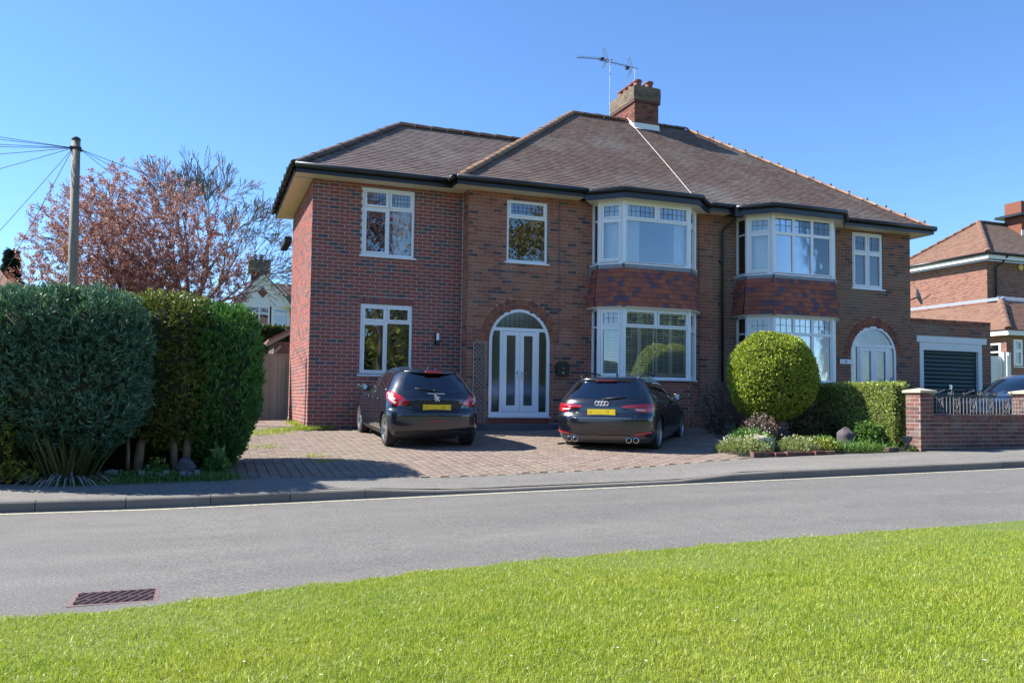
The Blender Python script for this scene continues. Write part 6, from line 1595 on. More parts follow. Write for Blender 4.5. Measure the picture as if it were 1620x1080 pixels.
rt_ = np.stack([9.75+.62*q*np.cos(a), -5.72+.26*q*np.sin(a), np.full(n, gz(9.75, -5.75))], 1); a = RNG.uniform(0, 6.28, n)
V, F = sword_leaves(rt_, unit(np.stack([np.cos(a)*.5, np.sin(a)*.5-.15, RNG.uniform(.5, 1.2, n)], 1)), RNG.uniform(.18, .38, n), RNG.uniform(.004, .007, n), RNG.uniform(.8, 2.2, n)); np_mesh('leaves', V, F, M['lf_green'], t, kind='stuff')
herb('flower_clump', 'low green weeds beside the brick gate pillar', 10.75, -5.85, .26, .14, 420, 'lf_green', .05, .012)
boulder('boulder', 'large pale sandstone boulder at the left of the flower bed', (7.72, -5.3, .47), (.30, .22, .22), 'stone', 11)
boulder('boulder', 'upright purple grey boulder right of the dark shrub', (10.24, -4.9, .56), (.17, .15, .25), 'stone_dark', 13, tilt=-.3)
boulder('boulder', 'bluish stone half hidden behind the topiary trunk', (9.6, -4.85, .48), (.2, .15, .16), 'stone_grey', 15)
xx = 7.05
for i in range(9):
    L_ = .22 if i != 5 else .16; y0 = -6.06+.03*math.sin(i*1.7)
    z0 = gz(xx, y0)
    m = MB(); m.obox((xx, y0, z0), Vector((math.cos(.02*i), math.sin(.05), 0)).normalized(), (0, 0, 1), (0, -1, 0), 0, L_, -.04, .075-.008*(i % 3), -.05, .05)
    if i < 8: tag(m.build('edging_brick', M['wall_brick'], None), f'red brick edging the front of the flower bed, {ORD[i]} from the left', 'edging brick', 'bricks edging the flower bed')
    xx += L_+.015
m = MB(); m.obox((10.25, -5.95, gz(10.2, -5.95)), (1, 0, 0), (0, 0, 1), (0, -1, 0), 0, .24, -.03, .08, -.05, .05); tag(m.build('edging_brick', M['wall_brick'], None), 'single red edging brick near the black flood light', 'edging brick')
t = thing('flood_light', 'black flood light lying tilted at the foot of the gate pillar', 'lamp', (10.68, -5.95, gz(10.6, -5.95)))
z0 = gz(10.6, -5.95)
O = Vector((10.60, -5.96, z0+.02)); U = Vector((.62, 0, .78)); V_ = Vector((0, -1, 0)); N_ = Vector((-.78, 0, .62))
MB().obox(O, U, V_, N_, 0, .30, -.1, .1, 0, .06).build('housing', M['black'], t)
MB().obox(O, U, V_, N_, .02, .28, -.085, .085, .0605, .066).build('lamp_glass', M['car_glass'], t)
MB().tube([O+V_*.11, O+V_*.11+Vector((.14, 0, -.01)), O-V_*.11+Vector((.14, 0, -.01)), O-V_*.11], .008, 6).build('bracket', M['steel'], t)

# ================================================================== GARDEN WALL, PILLARS, RAILING, FENCE
gw = thing('garden_wall', 'low weathered red brick garden wall beside the pavement at the right', 'wall', (12.5, -5.9, .36))
WB = BrickBook(gw); zt = 1.10
brick_wall(WB, 'wall_face', gw, (11.392, -6.0, 0), XF, NF, 9.0, .22, zt, [], M['wall_brick'], M['mortar_wall'], thick=.22, bh=.0815)
WB.finish(300)
n = 80
for i in range(n):
    u = 11.392+i*9.0/n; MB().box((u+.004, -6.008, zt+.001), (u+9.0/n-.004, -5.775, zt+.012+.006*(i % 2))).build('top_brick', M['wall_brick'], gw)
def pillar(label, x0, y0, w, d, z0, z1):
    t = thing('gate_pillar', label, 'pillar', (x0+w/2, y0+d/2, z0)); bk = BrickBook(t)
    brick_wall(bk, 'front_face', t, (x0, y0, 0), XF, NF, w, z0, z1, [], M['wall_brick'], M['mortar_wall'], thick=d, bh=.0815, t0=.003)
    brick_wall(bk, 'side_face', t, (x0, y0+d, 0), (0, -1, 0), (-1, 0, 0), d, z0, z1, [], M['wall_brick'], M['mortar_wall'], thick=.05, bh=.0815, phase=.1, t1=.003)
    bk.finish(300)
    cx_, cy_ = x0+w/2, y0+d/2; a, b2 = w/2+.05, d/2+.05; m = MB()
    m.add([(cx_-a, cy_-b2, z1), (cx_+a, cy_-b2, z1), (cx_+a, cy_+b2, z1), (cx_-a, cy_+b2, z1), (cx_-a, cy_-b2, z1+.045), (cx_+a, cy_-b2, z1+.045), (cx_+a, cy_+b2, z1+.045), (cx_-a, cy_+b2, z1+.045), (cx_, cy_-.0, z1+.095)],
          [(3, 2, 1, 0), (0, 1, 5, 4), (1, 2, 6, 5), (2, 3, 7, 6), (3, 0, 4, 7), (4, 5, 8), (5, 6, 8), (6, 7, 8), (7, 4, 8)]); m.build('cap_stone', M['stone_cap'], t); return t
pillar('brick gate pillar with pale cap at the left end of the garden wall', 11.05, -6.0, .338, .36, .22, 1.55)
pillar('brick pillar with pale cap at the right end of the iron railing', 14.12, -5.97, .36, .45, .5, 1.57)
rl_ = thing('iron_railing', 'black wrought iron railing with scrolls on top of the garden wall', 'railing', (12.4, -5.88, zt))
yy = -5.885; za, zb = zt+.03, zt+.40
MB().box((11.4, yy-.012, zb-.012), (14.11, yy+.012, zb+.012)).build('top_rail', M['iron'], rl_)
MB().box((11.4, yy-.010, za-.01), (14.11, yy+.010, za+.01)).build('bottom_rail', M['iron_dull'], rl_)
def scroll(cx_, cz, r_, sg, turns=1.4, st=0., flip=1):
    return [(cx_+flip*sg*0+r_*(1-.75*k/16)*math.cos(st+sg*2*math.pi*turns*k/16), yy, cz+r_*(1-.75*k/16)*math.sin(st+sg*2*math.pi*turns*k/16)) for k in range(17)]
x = 11.50; k = 0
while x < 14.06:
    ph = k % 4
    if ph in (0, 1, 2, 3): MB().box((x-.006, yy-.006, za), (x+.006, yy+.006, zb-.012)).build('bar', M['iron_dull'], rl_)
    if ph == 1:                      # lyre between this bar and the next
        xa, xb = x, x+.175; xm = (xa+xb)/2; m = MB()
        m.tube([(xa+.01, yy, zb-.06), (xa+.03, yy, zb-.13), (xm-.008, yy, za+.10)], .006, 5); m.tube([(xb-.01, yy, zb-.06), (xb-.03, yy, zb-.13), (xm+.008, yy, za+.10)], .006, 5); m.tube([(xm, yy, za+.01), (xm, yy, zb-.06)], .006, 5)
        for sg in (-1, 1):
            m.tube(scroll(xm+sg*.042, zb-.075, .034, sg, 1.3, 0), .0055, 5, False); m.tube(scroll(xm+sg*.036, za+.065, .028, -sg, 1.3, 0), .0055, 5, False)
        m.build('lyre_scroll', M['iron_dull'], rl_); x += .175
    else: x += .095 if ph != 0 else .09
    k += 1
for cx_ in (11.98, 12.78, 13.62):
    m = MB()
    for sg in (-1, 1): m.tube(scroll(cx_+sg*.05, zb+.05, .042, sg, 1.4, .5), .006, 5, False)
    m.tube([(cx_, yy, zb), (cx_+.02, yy, zb+.11)], .006, 5); m.tube([(cx_-.42, yy, zb+.05), (cx_-.16, yy, zb+.115)], .007, 5); m.tube(scroll(cx_-.45, zb+.04, .035, 1, 1.3, 0), .006, 5, False)
    m.build('crest_scroll', M['iron_dull'], rl_)
t = thing('timber_fence', 'tall weathered close-board fence between the hedge and the brick side wall', 'fence', (-.8, 4.0, .75))
x = -2.6; i = 0
while x < -.06:
    w = .098; m = MB(); yo = 3.98+.006*(i % 2)
    m.prism([(x, yo, .72), (x+w+.012, yo-.008, .72), (x+w+.012, yo-.024, .72), (x, yo-.008, .72)], (0, 0, 1.66)); m.build('board', M['fence'], t); x += w; i += 1
MB().box((-2.62, 3.955, 2.385), (-.03, 4.02, 2.43)).build('capping_rail', M['fence'], t)
MB().box((-2.6, 3.999, 1.0), (-.03, 4.05, 1.1)).box((-2.6, 3.999, 2.0), (-.03, 4.05, 2.1)).build('rails', M['fence'], t)

# ================================================================== ROAD DRAIN
dr = thing('road_drain', 'rusty slotted iron gully grate at the near road edge', 'drain', ((DRX0+DRX1)/2, (DRY0+DRY1)/2, 0))
zr_ = rise(DRX0)
MB().box((DRX0, DRY0, -.24), (DRX1, DRY1, -.2)).box((DRX0, DRY0, -.2), (DRX0+.004, DRY1, -.01)).box((DRX1-.004, DRY0, -.2), (DRX1, DRY1, -.01)).box((DRX0, DRY1-.004, -.2), (DRX1, DRY1, -.01)).build('pit', M['void'], dr)
m = MB(); e = .032
m.box((DRX0, DRY0, zr_-.03), (DRX1, DRY0+e, zr_+.004)).box((DRX0, DRY1-e, zr_-.03), (DRX1, DRY1, zr_+.004)).box((DRX0, DRY0+e, zr_-.03), (DRX0+e, DRY1-e, zr_+.004)).box((DRX1-e, DRY0+e, zr_-.03), (DRX1, DRY1-e, zr_+.004)); m.build('frame', M['rusty'], dr)
nb_ = 8; wdt = DRX1-DRX0-2*e
for i in range(nb_+5):
    x0_ = DRX0+e+wdt*(i-4.5)/nb_; x1_ = x0_+wdt*.36; ya, yb = DRY0+e, DRY1-e
    ta = max(0, (DRX0+e-x0_)/(x1_-x0_)); tb_ = min(1, (DRX1-e-x0_)/(x1_-x0_))
    if tb_-ta < .05: continue
    pa, pb_ = Vector((x0_+(x1_-x0_)*ta, ya+(yb-ya)*ta, zr_-.003)), Vector((x0_+(x1_-x0_)*tb_, ya+(yb-ya)*tb_, zr_-.003))
    MB().tube([pa, pb_], .0135, 6).build('bar', M['rusty'], dr)
MB().tube([(DRX0+e, (DRY0+DRY1)/2-.02, zr_-.005), (DRX1-e, (DRY0+DRY1)/2+.02, zr_-.005)], .009, 4).build('cross_bar', M['rusty'], dr)
# ================================================================== TREES
class Tree:
    def __init__(s, seed): s.r = random.Random(seed); s.b = MB(); s.tips = []; s.twigs = []
    def grow(s, p, d, L, rad, depth, bend=.25, split=(2, 3), ang=.6, shrink=.74, up=.08, sides=(7, 6, 5, 4, 3, 3, 3, 3), minr=.004):
        r_ = s.r; n = 3; pts = [p]; rads = [rad]; q = p; dd = d
        for i in range(n):
            dd = (dd+Vector((r_.gauss(0, bend), r_.gauss(0, bend), r_.gauss(0, bend)+up))*.5).normalized(); q = q+dd*(L/n); pts.append(q); rads.append(max(minr, rad*(1-.38*(i+1)/n)))
        s.b.tube(pts, rads, sides[min(len(sides)-1, s.level-depth)], False)
        if depth <= 2: s.twigs.append((pts[1], pts[-1]))
        if depth == 0: s.tips.append((q, dd)); return
        k = r_.randint(*split)
        for i in range(k):
            a = dd.orthogonal().normalized(); a.rotate(__import__('mathutils').Quaternion(dd, r_.uniform(0, 6.283)+i*6.283/k))
            nd = (dd+a*math.tan(ang*r_.uniform(.6, 1.25))).normalized()
            s.grow(pts[-1] if i < 2 else pts[-2], nd, L*shrink*r_.uniform(.8, 1.15), rads[-1]*.78, depth-1, bend, split, ang, shrink, up, sides, minr)
    def start(s, p, d, L, rad, depth, **k): s.level = depth; s.grow(Vector(p), Vector(d).normalized(), L, rad, depth, **k)
def twig_points(twigs, n, rng=RNG):
    A = np.array([t[0] for t in twigs]); B = np.array([t[1] for t in twigs]); i = rng.integers(0, len(A), n); t = rng.uniform(0, 1, (n, 1)); return A[i]+(B[i]-A[i])*t
class Filler:
    """a crown grown towards points spread through its volume: each new twig leaves the nearest wood"""
    def __init__(s, seed): s.rng = np.random.default_rng(seed); s.N = np.zeros((60000, 3)); s.n = 0; s.b = MB(); s.twigs = []
    def node(s, p): s.N[s.n] = p; s.n += 1
    def limb(s, pts, rads, sides=8):
        s.b.tube(pts, rads, sides, False)
        for a, b_ in zip(pts[:-1], pts[1:]):
            for k in range(4): s.node(np.array(a)+(np.array(b_)-np.array(a))*k/4)
    def fill(s, targets, root, r0, r1, curl=.07, step=.28, lift=.15, sides=3):
        targets = targets[np.argsort(np.linalg.norm(targets-np.array(root), axis=1))]; tot = len(targets)
        for q, tg in enumerate(targets):
            d = np.linalg.norm(s.N[:s.n]-tg, axis=1); pr = np.linalg.norm(s.N[:s.n]-np.array(root), axis=1); rt2 = np.linalg.norm(tg-np.array(root)); i = int(np.argmin(d+3.0*np.maximum(0, pr-rt2+.25*d))); a = s.N[i].copy(); L = d[i]
            if L < .05: continue
            k = max(2, min(7, int(L/step)+1)); out = a-np.array(root); out = out/max(1e-6, np.linalg.norm(out))
            pts = []
            for j in range(k+1):
                t = j/k; p = a+(tg-a)*t+(out*.35+np.array([0, 0, lift]))*L*.16*math.sin(math.pi*t)+s.rng.normal(0, curl*L*.25, 3)*(0 < j < k)
                pts.append(p)
            f = 1-q/tot; ra = r1+(r0-r1)*f**2*min(1, L/1.2+.25)
            s.b.tube(pts, [max(r1*.6, ra*(1-.65*j/k)) for j in range(k+1)], sides if f < .7 else 4, False)
            for p in pts[1:]: s.node(p)
            s.twigs += list(zip(pts[:-1], pts[1:]))
def crown_points(n, c_, abc, seed, lo=.0, low_cut=None, lumps=.12):
    bl = Blob(c_, abc, 2.2, lumps, seed); g = np.random.default_rng(seed); d = sphere_dirs(n*2, g); r_ = bl.r(d)*np.cbrt(g.uniform(lo, 1, len(d))); P = d*r_[:, None]+np.array(c_)
    if low_cut is not None: P = P[P[:, 2] > low_cut]
    return P[:n]
# copper plum, several stems from low down
tp = thing('plum_tree', 'copper red leaved tree rising behind the left hedge', 'tree', (-4.0, 12.0, .9))
T = Filler(5); c0_ = (-4.15, 12.0, 2.2)
for (dx, dy, dz) in ((-2.2, .2, 2.6), (-1.0, -.6, 3.8), (.2, .4, 4.2), (1.3, -.3, 3.4), (2.3, .2, 2.4), (-.4, .9, 3.0), (-2.9, -.2, 1.4), (3.0, .1, 1.2)):
    p0 = np.array(c0_); p1 = p0+np.array([dx*.35, dy*.5, dz*.5]); p2 = p0+np.array([dx, dy, dz]); T.limb([p0, p1, p2], [.11, .075, .04], 7)
T.b.tube([(-4.15, 12, .7), (-4.15, 12, 1.5), (-4.15, 12, 2.3)], [.30, .26, .2], 10)
T.fill(crown_points(5200, (-4.25, 12, 5.2), (3.6, 2.4, 4.0), 51, .0, 2.6, .10), c0_, .035, .006)
T.b.build('branches', M['bark_red'], tp, kind='stuff')
n = 118000; P = twig_points(T.twigs, n)+RNG.normal(0, .035, (n, 3))
keep = RNG.uniform(0, 1, n) < np.clip(1.25-np.maximum(0, (P[:, 0]+2.6)*.28)-np.maximum(0, (P[:, 2]-7.2)*.28), .15, 1); P = P[keep]
D = unit(RNG.normal(0, 1, P.shape)+np.array([0, 0, .3]))
leaves('crown', P, D, RNG.uniform(.045, .095, len(P)), RNG.uniform(.012, .024, len(P)), M['lf_copper'], tp, kind='stuff')
# bare beech behind it
tb = thing('beech_tree', 'tall bare twigged beech behind the copper tree', 'tree', (-2.7, 23.0, 1.2))
T = Tree(12)
T.b.tube([(-2.7, 23, .8), (-2.7, 23, 2.5), (-2.7, 23, 5.2)], [.45, .38, .34], 10)
for (dx, dy, dz, L, rad) in ((-.95, .1, .75, 1.75, .15), (-.55, -.2, 1, 1.95, .17), (-.1, .3, 1.1, 2.05, .18), (.3, -.2, 1.1, 2.0, .18), (.7, .1, .9, 1.75, .16), (.95, -.1, .55, 1.5, .14), (-.2, -.5, .9, 1.7, .15), (.5, .5, .9, 1.7, .15)):
    T.start((-2.7+dx*.2, 23+dy*.2, 5.0), (dx, dy, dz), L*1.06, rad*.85, 7, bend=.15, ang=.36, shrink=.77, up=.01, split=(2, 3), minr=.0115)
T.b.build('branches', M['bark_grey'], tb, kind='stuff')
# dark spruce at the far left
ts = thing('spruce_tree', 'dark evergreen poking up at the far left behind the copper tree', 'tree', (-11.4, 30, 1.5))
n = 7000; hh = RNG.uniform(0, 1, n)**.8; a = RNG.uniform(0, 6.28, n); rr_ = (1-hh)*1.5*(.55+.45*np.sin(hh*40)**2)*np.sqrt(RNG.uniform(.3, 1, n))+.05
P = np.stack([-11.4+rr_*np.cos(a), 30+rr_*np.sin(a), 2.2+hh*6.4], 1); D = unit(np.stack([np.cos(a), np.sin(a), np.full(n, -.2)], 1)+RNG.normal(0, .35, (n, 3)))
leaves('crown', P, D, RNG.uniform(.2, .4, n), RNG.uniform(.03, .06, n), M['lf_spruce'], ts, kind='stuff'); trunk([(-11.4, 30, 1.2), (-11.4, 30, 8.3)], [.2, .03], 'trunk', M['bark'], ts)

# ================================================================== POLE AND WIRES
tpole = thing('telephone_pole', 'weathered timber telephone pole rising behind the left hedge', 'pole', (-5.05, 3.0, .6))
MB().tube([(-5.0, 3, .4), (-5.04, 3, 4.0), (-5.08, 3, 7.22)], [.125, .108, .092], 14).build('shaft', M['pole'], tpole, smooth=True)
MB().lathe((-5.08, 3, 7.2), [(.098, 0), (.1, .05), (.06, .09)], 12).build('cap', M['black'], tpole)
MB().box((-5.2, 2.9, 6.98), (-4.96, 3.1, 7.05)).build('bracket', M['iron'], tpole)
def wire(a, b_, sag, label, r_=.007):
    a, b_ = Vector(a), Vector(b_); pts = [a.lerp(b_, i/14)+Vector((0, 0, -sag*4*(i/14)*(1-i/14))) for i in range(15)]
    tag(MB().tube(pts, r_, 5).build('telephone_wire', M['came'], None, smooth=True), label, 'wire', 'wires from the telephone pole')
top = (-5.14, 3, 7.03)
W = 'wire from the telephone pole leaving the frame '
for end, sag, lab in (((-20, 1.0, 8.15), .25, W+'at the top left, highest of the fan'), ((-22, 2, 8.1), .3, W+'at left, second highest of the fan'), ((-24, 6, 7.9), .35, W+'at left, third of the fan'),
        ((-20, 2, 6.3), .3, W+'at left, fourth of the fan'), ((-20, 3, 4.9), .3, W+'at left, fifth of the fan'), ((-16, 3, 3.2), .3, W+'at left, lowest of the gently sloping ones'),
        ((-8.6, 4, 2.6), .08, 'steep wire running down left from the pole to behind the hedge, outer one'), ((-7.3, 4, 2.6), .06, 'steep wire running down left from the pole to behind the hedge, inner one')):
    wire(top, end, sag, lab)
for end, sag, lab in (((-.3, 4.5, 6.28), .12, 'wire from the pole to the eaves of the brick extension'), ((.3, 6.5, 5.7), .15, 'wire from the pole passing just below the side eaves'), ((2.5, 26, 6.5), .3, 'wire from the pole towards the white gabled house')):
    wire((-5.0, 3, 7.02), end, sag, lab)

# ================================================================== WHITE GABLED HOUSE BEHIND
wh = thing('gabled_house', 'white rendered gabled house glimpsed between the hedge and the brick side wall', 'house', (1.3, 32, 1.5))
Yg = 30.0
gx, gzp = .92, 8.02
MB().prism([(-3.2, Yg, 1.2), (5.2, Yg, 1.2), (5.2, Yg, 5.1), (gx+2.6, Yg, 5.1), (gx-2.6, Yg, 5.1), (-3.2, Yg, 5.1)], (0, 7, 0)).build('wall', M['nbr_brick'], wh)
MB().prism([(gx-1.75, Yg-.3, 6.35), (gx+1.7, Yg-.3, 6.35), (gx, Yg-.3, gzp-.05)], (0, .3, 0)).build('gable', M['white_render'], wh)
MB().box((gx-1.6, Yg-.02, 5.0), (gx+1.7, Yg+6, 6.36)).build('upper_wall', M['nbr_brick'], wh)
dm = MB(); dm.prism([(gx+.02, Yg-.31, 7.0), (gx+.30, Yg-.31, 6.68+.0), (gx+.02, Yg-.31, 7.42), (gx-.26, Yg-.31, 7.05)][::1], (0, -.01, 0)) if False else dm.prism([(gx-.28, Yg-.302, 7.12), (gx, Yg-.302, 6.80), (gx+.28, Yg-.302, 7.12), (gx, Yg-.302, 7.44)], (0, -.02, 0)); dm.build('gable_diamond', M['nbr_brick'], wh)
for sg in (-1, 1):
    e = Vector((gx+sg*2.1, Yg-.42, 5.95)); a_ = Vector((gx, Yg-.42, gzp+.12))
    MB().prism([a_, e, e-Vector((0, 0, .2)), a_-Vector((0, 0, .22))], (0, .12, 0)).build('barge_board', M['white_paint'], wh)
    MB().prism([a_+Vector((0, .02, .03)), e+Vector((0, .02, .03)), e+Vector((0, .02, .11)), a_+Vector((0, .02, .12))], (0, 7, 0)).build('roof', M['nbr_tile2'], wh)
MB().prism([(gx+1.4, Yg+.2, 6.3), (6.2, Yg+.2, 5.6), (6.2, Yg+3.5, 8.0), (gx, Yg+3.5, 8.1)], (0, .05, .08)).build('roof', M['roof_tile'], wh)
cw = MB().box((gx-.55, Yg+1.6, 7.0), (gx+.35, Yg+2.4, 8.9)).build('chimney', M['chim_brick'], wh)
MB().box((gx-.72, Yg+1.5, 8.5), (gx+.52, Yg+2.5, 9.25)).build('chimney_cap', M['pot_cap'], cw)
for dx in (-.35, .0): MB().lathe((gx+dx, Yg+2, 9.25), [(.12, 0), (.10, .35)], 10).build('chimney_pot', M['pot_cap'], cw)
# bow of windows
bx0, bx1 = gx-1.05, gx+1.62
MB().box((bx0-.6, Yg-.34, 4.95), (bx1+.05, Yg-.2, 5.14)).build('window_board', M['white_render'], wh)
window(wh, (bx0-.6, Yg-.3, 5.15), XF, NF, 2.05, 1.2, [1, 1, 1, 1], .40, sash=False, lead=None, fr=.09, sill=.06)
window(wh, (bx0+1.55, Yg-.3, 5.15), Vector((1, .25, 0)), Vector((.25, -1, 0)), 1.05, 1.2, [1], .40, sash=True, lead=(4, 2), fr=.12, sill=.05)
hd = clipped_hedge('garden_hedge', 'clipped green hedge beyond the timber fence', -3.5, 3.2, 14.0, 15.2, 1.0, 3.95, 'lf_far', 700, .11, .03)
sh = thing('lean_to_shed', 'small tiled lean-to roof with old boards behind the fence by the brick wall', 'shed', (.3, 6.2, .8))
MB().prism([(-.45, 5.6, 2.82), (.4, 5.6, 3.3), (.4, 5.6, 3.38), (-.45, 5.6, 2.92)], (0, 2.2, 0)).build('roof', M['nbr_tile'], sh)
MB().box((-.30, 5.62, .8), (.3, 7.7, 2.85)).build('wall', M['ext_brick'], sh)
MB().prism([(-.5, 5.58, 2.70), (.38, 5.58, 3.2), (.38, 5.58, 3.3), (-.5, 5.58, 2.82)], (0, -.04, 0)).build('barge_board', M['fence'], sh)
MB().tube([(-.42, 5.5, 2.4), (-.12, 5.5, 2.72)], .03, 6).build('strut', M['trellis'], sh)
for i, (dx, hgt) in enumerate(((-.18, .0), (-.19, .0))):
    pass
fr2 = thing('far_house', 'orange tiled roof edge at the far left behind the hedge', 'house', (-10.5, 13, .8))
MB().box((-13, 12, .8), (-8.3, 18, 4.6)).build('wall', M['nbr_brick'], fr2)
MB().prism([(-13.4, 11.7, 4.55), (-7.85, 11.7, 4.55), (-7.85, 11.7, 4.7), (-13.4, 11.7, 4.7)], (0, .05, 0)).build('fascia', M['white_paint'], fr2)
MB().poly([(-13.4, 11.65, 4.7), (-7.85, 11.65, 4.7), (-9.2, 14.5, 6.1), (-13.4, 14.5, 6.1)]).build('roof', M['nbr_tile'], fr2)

# ================================================================== NEIGHBOUR ON THE RIGHT
nb = thing('brick_house', 'orange brick hip roofed house standing behind the garage at the right edge', 'house', (37, 15, 1.8))
NBk = BrickBook(nb)
brick_wall(NBk, 'side_wall', nb, (34.5, 21.5, 0), (0, -1, 0), (-1, 0, 0), 9.5, 1.4, 8.6, [], M['nbr_brick'], M['mortar'], t1=.003)
brick_wall(NBk, 'front_wall', nb, (34.5, 12, 0), XF, NF, 9, 1.4, 8.6, [], M['nbr_brick'], M['mortar'], t0=.003)
NBk.finish(300)
za_ = 8.62
MB().box((34.05, 11.55, za_), (43.5, 12.02, za_+.02)).box((34.05, 12.021, za_), (34.52, 22, za_+.02)).build('soffit', M['white_paint'], nb)
MB().box((34.03, 11.53, za_-.02), (43.5, 11.548, za_+.22)).box((34.03, 11.5485, za_-.02), (34.048, 22, za_+.22)).build('fascia', M['white_paint'], nb)
gutter(nb, [(33.96, 22, za_+.24), (33.96, 11.46, za_+.24), (43.5, 11.46, za_+.24)], r_=.07)
ap = Vector((37.05, 14.6, 11.25)); c0 = Vector((33.95, 11.45, za_+.25)); c1 = Vector((33.95, 17.75, za_+.25)); c2 = Vector((43.5, 11.45, za_+.25)); c3 = Vector((43.5, 14.6, 11.25))
def plane_tiles(house, name, A, B, pts, mat, g=.12, w=.2, limit=60):
    A, B = Vector(A), Vector(B); U = (B-A).normalized(); n_ = U.cross(Vector(pts)-A).normalized()
    if n_.z < 0: n_ = -n_
    return U, n_.cross(U), n_
U = (c0-c1).normalized(); Nn = U.cross(ap-c1).normalized(); Nn = Nn if Nn.z > 0 else -Nn; Vv = Nn.cross(U)
tile_plane('roof', nb, c1, U, Vv, Nn, [(0, 0), ((c0-c1).length, 0), ((ap-c1).dot(U), (ap-c1).dot(Vv))], M['nbr_tile'], gauge=.14, width=.24, limit=120)
U = (c2-c0).normalized(); Nn = U.cross(ap-c0).normalized(); Vv = Nn.cross(U)
tile_plane('roof', nb, c0, U, Vv, Nn, [(0, 0), ((c2-c0).length, 0), ((c3-c0).dot(U), (c3-c0).dot(Vv)), ((ap-c0).dot(U), (ap-c0).dot(Vv))], M['nbr_tile2'], gauge=.14, width=.24, limit=120)
ridge_tiles(nb, c0+Vector((.02, .02, .05)), ap+Vector((0, 0, .04)), M['nbr_tile'], .15, .45, 'hip_tile'); ridge_tiles(nb, ap+Vector((0, 0, .04)), c3+Vector((0, 0, .04)), M['hip_dark'], .13, .45)
ridge_tiles(nb, c1+Vector((.02, -.02, .05)), ap+Vector((0, 0, .04)), M['nbr_tile'], .13, .45, 'hip_tile')
MB().tube([(35.3, 11.45, za_+.2), (35.25, 11.7, za_-.1), (35.0, 11.9, za_-.35), (35.0, 11.92, 5.0)], .05, 8).build('downpipe', M['black_gutter'], nb, smooth=True)
MB().lathe((36.75, 11.98, 8.38), [(.16, 0), (.16, -.07), (.10, -.09)], 14, 'y').build('alarm_box', M['yellow_box'], nb)
cn = MB().box((39.0, 13.6, 9.8), (40.2, 14.6, 12.4)).build('chimney', M['nbr_brick'], nb)
MB().box((38.6, 13.3, 11.55), (40.5, 14.9, 11.68)).build('chimney_band', M['black_gutter'], cn)
MB().box((38.97, 13.57, 10.3), (39.3, 13.6, 10.8)).build('chimney_flashing', M['white_lead'], cn)
# low front block
lo = thing('brick_extension', 'single storey brick block with orange hipped roof in front of the neighbouring house', 'house', (32.5, 10, 1.8))
LBk = BrickBook(lo)
brick_wall(LBk, 'front_wall', lo, (30.78, 8.0, 0), XF, NF, 5.0, 1.2, 4.42, [rect_hole(.42, .98, 3.06, 4.26)], M['nbr_brick'], M['mortar'], t0=.003)
brick_wall(LBk, 'side_wall', lo, (30.78, 18, 0), (0, -1, 0), (-1, 0, 0), 10, 1.2, 4.42, [rect_hole(9.0, 9.7, 2.9, 4.1)], M['nbr_brick'], M['mortar'], t1=.003)
LBk.finish(150)
window(lo, (31.2, 8.0, 3.06), XF, NF, .56, 1.2, [1], .5, sash=True, lead=None, fr=.08, sill=.05, sill_ext=.02)
window(lo, (30.78, 9.0, 2.9), Vector((0, -1, 0)), Vector((-1, 0, 0)), .7, 1.2, [1], .4, sash=False, lead=None, fr=.08, sill=0)
MB().box((30.5, 7.68, 4.42), (36, 8.05, 4.44)).box((30.5, 8.051, 4.42), (30.8, 18, 4.44)).box((30.48, 7.66, 4.40), (36, 7.679, 4.60)).box((30.48, 7.6795, 4.40), (30.499, 18, 4.60)).build('eaves_board', M['white_paint'], lo)
q0 = Vector((30.42, 7.6, 4.63)); q1 = Vector((30.42, 18, 4.63)); a0_ = Vector((32.1, 9.3, 6.1)); a1_ = Vector((32.1, 18, 6.1)); q2 = Vector((36, 7.6, 4.63)); a2_ = Vector((36, 9.3, 6.1))
U = (q0-q1).normalized(); Nn = U.cross(a1_-q1).normalized(); Nn = Nn if Nn.z > 0 else -Nn; Vv = Nn.cross(U)
tile_plane('roof', lo, q1, U, Vv, Nn, [(0, 0), ((q0-q1).length, 0), ((a0_-q1).dot(U), (a0_-q1).dot(Vv)), ((a1_-q1).dot(U), (a1_-q1).dot(Vv))], M['nbr_tile'], gauge=.16, width=.24, limit=100)
U = (q2-q0).normalized(); Nn = U.cross(a0_-q0).normalized(); Vv = Nn.cross(U)
tile_plane('roof', lo, q0, U, Vv, Nn, [(0, 0), ((q2-q0).length, 0), ((a2_-q0).dot(U), (a2_-q0).dot(Vv)), ((a0_-q0).dot(U), (a0_-q0).dot(Vv))], M['nbr_tile'], gauge=.16, width=.24, limit=100)
ridge_tiles(lo, q0+Vector((.02, .02, .05)), a0_+Vector((0, 0, .04)), M['nbr_tile'], .15, .45, 'hip_tile')
MB().prism([a0_+Vector((-.1, 0, .05)), a1_+Vector((-.1, 0, .05)), a1_+Vector((.25, 0, .22)), a0_+Vector((.25, 0, .22))], (0, 0, .03)).build('lead_flashing', M['lead'], lo)
MB().prism([a0_+Vector((-.1, 0, .05)), a2_+Vector((0, 0, .05)), a2_+Vector((0, .2, .25)), a0_+Vector((0, .2, .25))], (0, 0, .03)).build('lead_flashing', M['lead'], lo)
t = thing('panel_fence', 'white painted panel gate with posts beside the garage', 'fence', (25.4, 4, 1.2))
for i in range(7): MB().box((24.9+i*.09, 4.0, 2.1+.19*i*0), (24.985+i*.09, 4.03, 3.15)).build('board', M['white_paint'], t)
for xx in (25.55, 25.78): MB().box((xx, 3.9, 1.0), (xx+.12, 4.02, 3.3)).build('post', M['white_paint'], t)
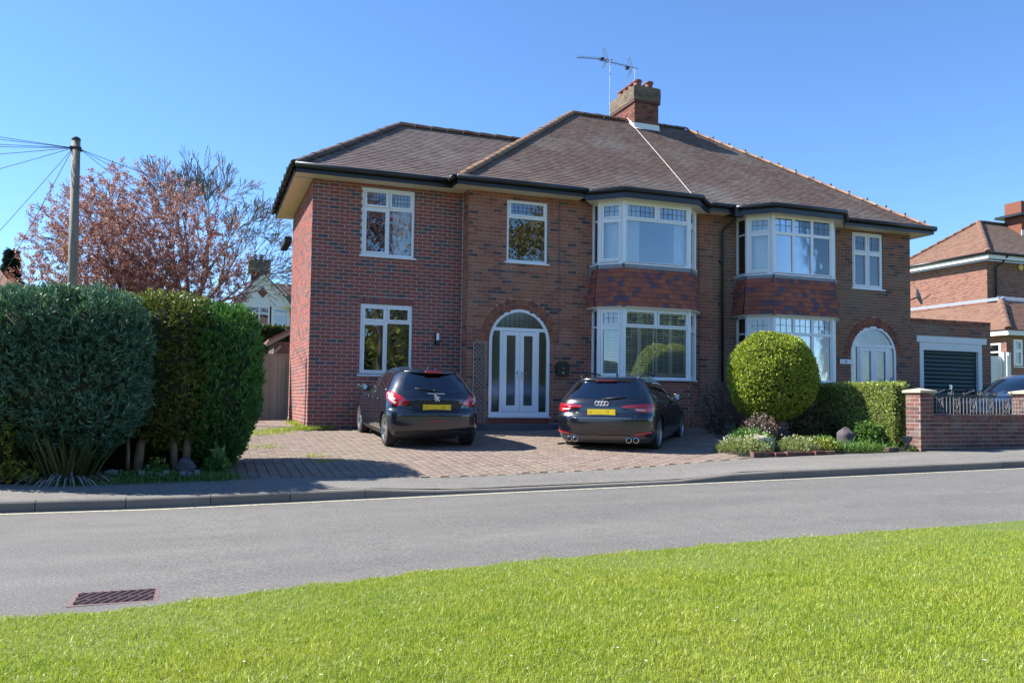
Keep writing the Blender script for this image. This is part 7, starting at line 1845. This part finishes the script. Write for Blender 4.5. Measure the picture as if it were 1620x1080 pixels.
clipped_hedge('garden_hedge', 'sunlit green hedge between the garage and the neighbouring house', 20.6, 26.5, 4.6, 5.4, 1.0, 2.55, 'lf_box', 350, .1, .03)

# ================================================================== ACROSS THE ROAD (behind the camera, seen mirrored in the windows)
def round_tree(label, x, y, h, rw, mat, seed, n, twiggy=True):
    t = thing('roadside_tree', label, 'tree', (x, y, 0), 0, 'trees across the road'); T = Tree(seed)
    T.b.tube([(x, y, -.1), (x, y, h*.2), (x+.1, y, h*.32)], [.3, .25, .2], 8)
    for k in range(4):
        a = k*1.57+seed; T.start((x+.1, y, h*.3), (math.cos(a)*.6, math.sin(a)*.6, 1), h*.2, .13, 4, bend=.2, ang=.5, shrink=.78, up=.05, minr=.012)
    T.b.build('branches', M['bark'], t, kind='stuff')
    P = twig_points(T.twigs, n)+RNG.normal(0, .3, (n, 3)); D = unit(RNG.normal(0, 1, P.shape)); leaves('crown', P, D, RNG.uniform(.16, .32, n), RNG.uniform(.05, .1, n), M[mat], t, kind='stuff')
round_tree('ochre budding tree across the road, mirrored in the upper windows', 19.0, -37, 17, 4, 'lf_ochre', 2, 6000)
round_tree('tall brown tree across the road beyond the verge', 9, -37, 17, 4, 'lf_copper', 3, 4500)
def dense_tree(label, x, y, h, w, mat, seed):
    t = thing('roadside_tree', label, 'tree', (x, y, 0), 0, 'trees across the road'); bl = Blob((x, y, h*.56), (w, w*.9, h*.46), 2.3, .10, seed); P, N = bl.pts(5200, .86, 1.05)
    leaves('crown', P, unit(N*.6+RNG.normal(0, .7, P.shape)), RNG.uniform(.25, .5, len(P)), RNG.uniform(.08, .16, len(P)), M[mat], t, kind='stuff'); bl.core('inner_mass', t, M['core'], .86); trunk([(x, y, -.2), (x, y, h*.4)], [.3, .2], 'trunk', M['bark'], t)
for k, (x, y, h, w, mt, lab) in enumerate(((-22, -44, 9, 5, 'lf_far', 'leftmost big round green tree across the road'), (-13, -46, 8, 4.5, 'lf_far', 'second big round green tree across the road from the left'), (-4, -44, 8.5, 4.6, 'lf_green', 'bright green round tree across the road behind the ochre one'), (5, -45, 8, 4.6, 'lf_gold', 'golden green round tree across the road'), (14, -43, 9, 5, 'lf_gold', 'large golden round tree across the road opposite the right bay'), (23, -45, 8, 4.6, 'lf_far', 'round green tree across the road right of the golden ones'), (33, -44, 9, 5, 'lf_far', 'rightmost round green tree across the road'))):
    dense_tree(lab, x, y, h, w, mt, 70+k)
clipped_hedge('roadside_hedge', 'long yellow green hedge along the far side of the verge', -40, 60, -40, -38.5, 0, 2.4, 'lf_gold', 22, .35, .1)
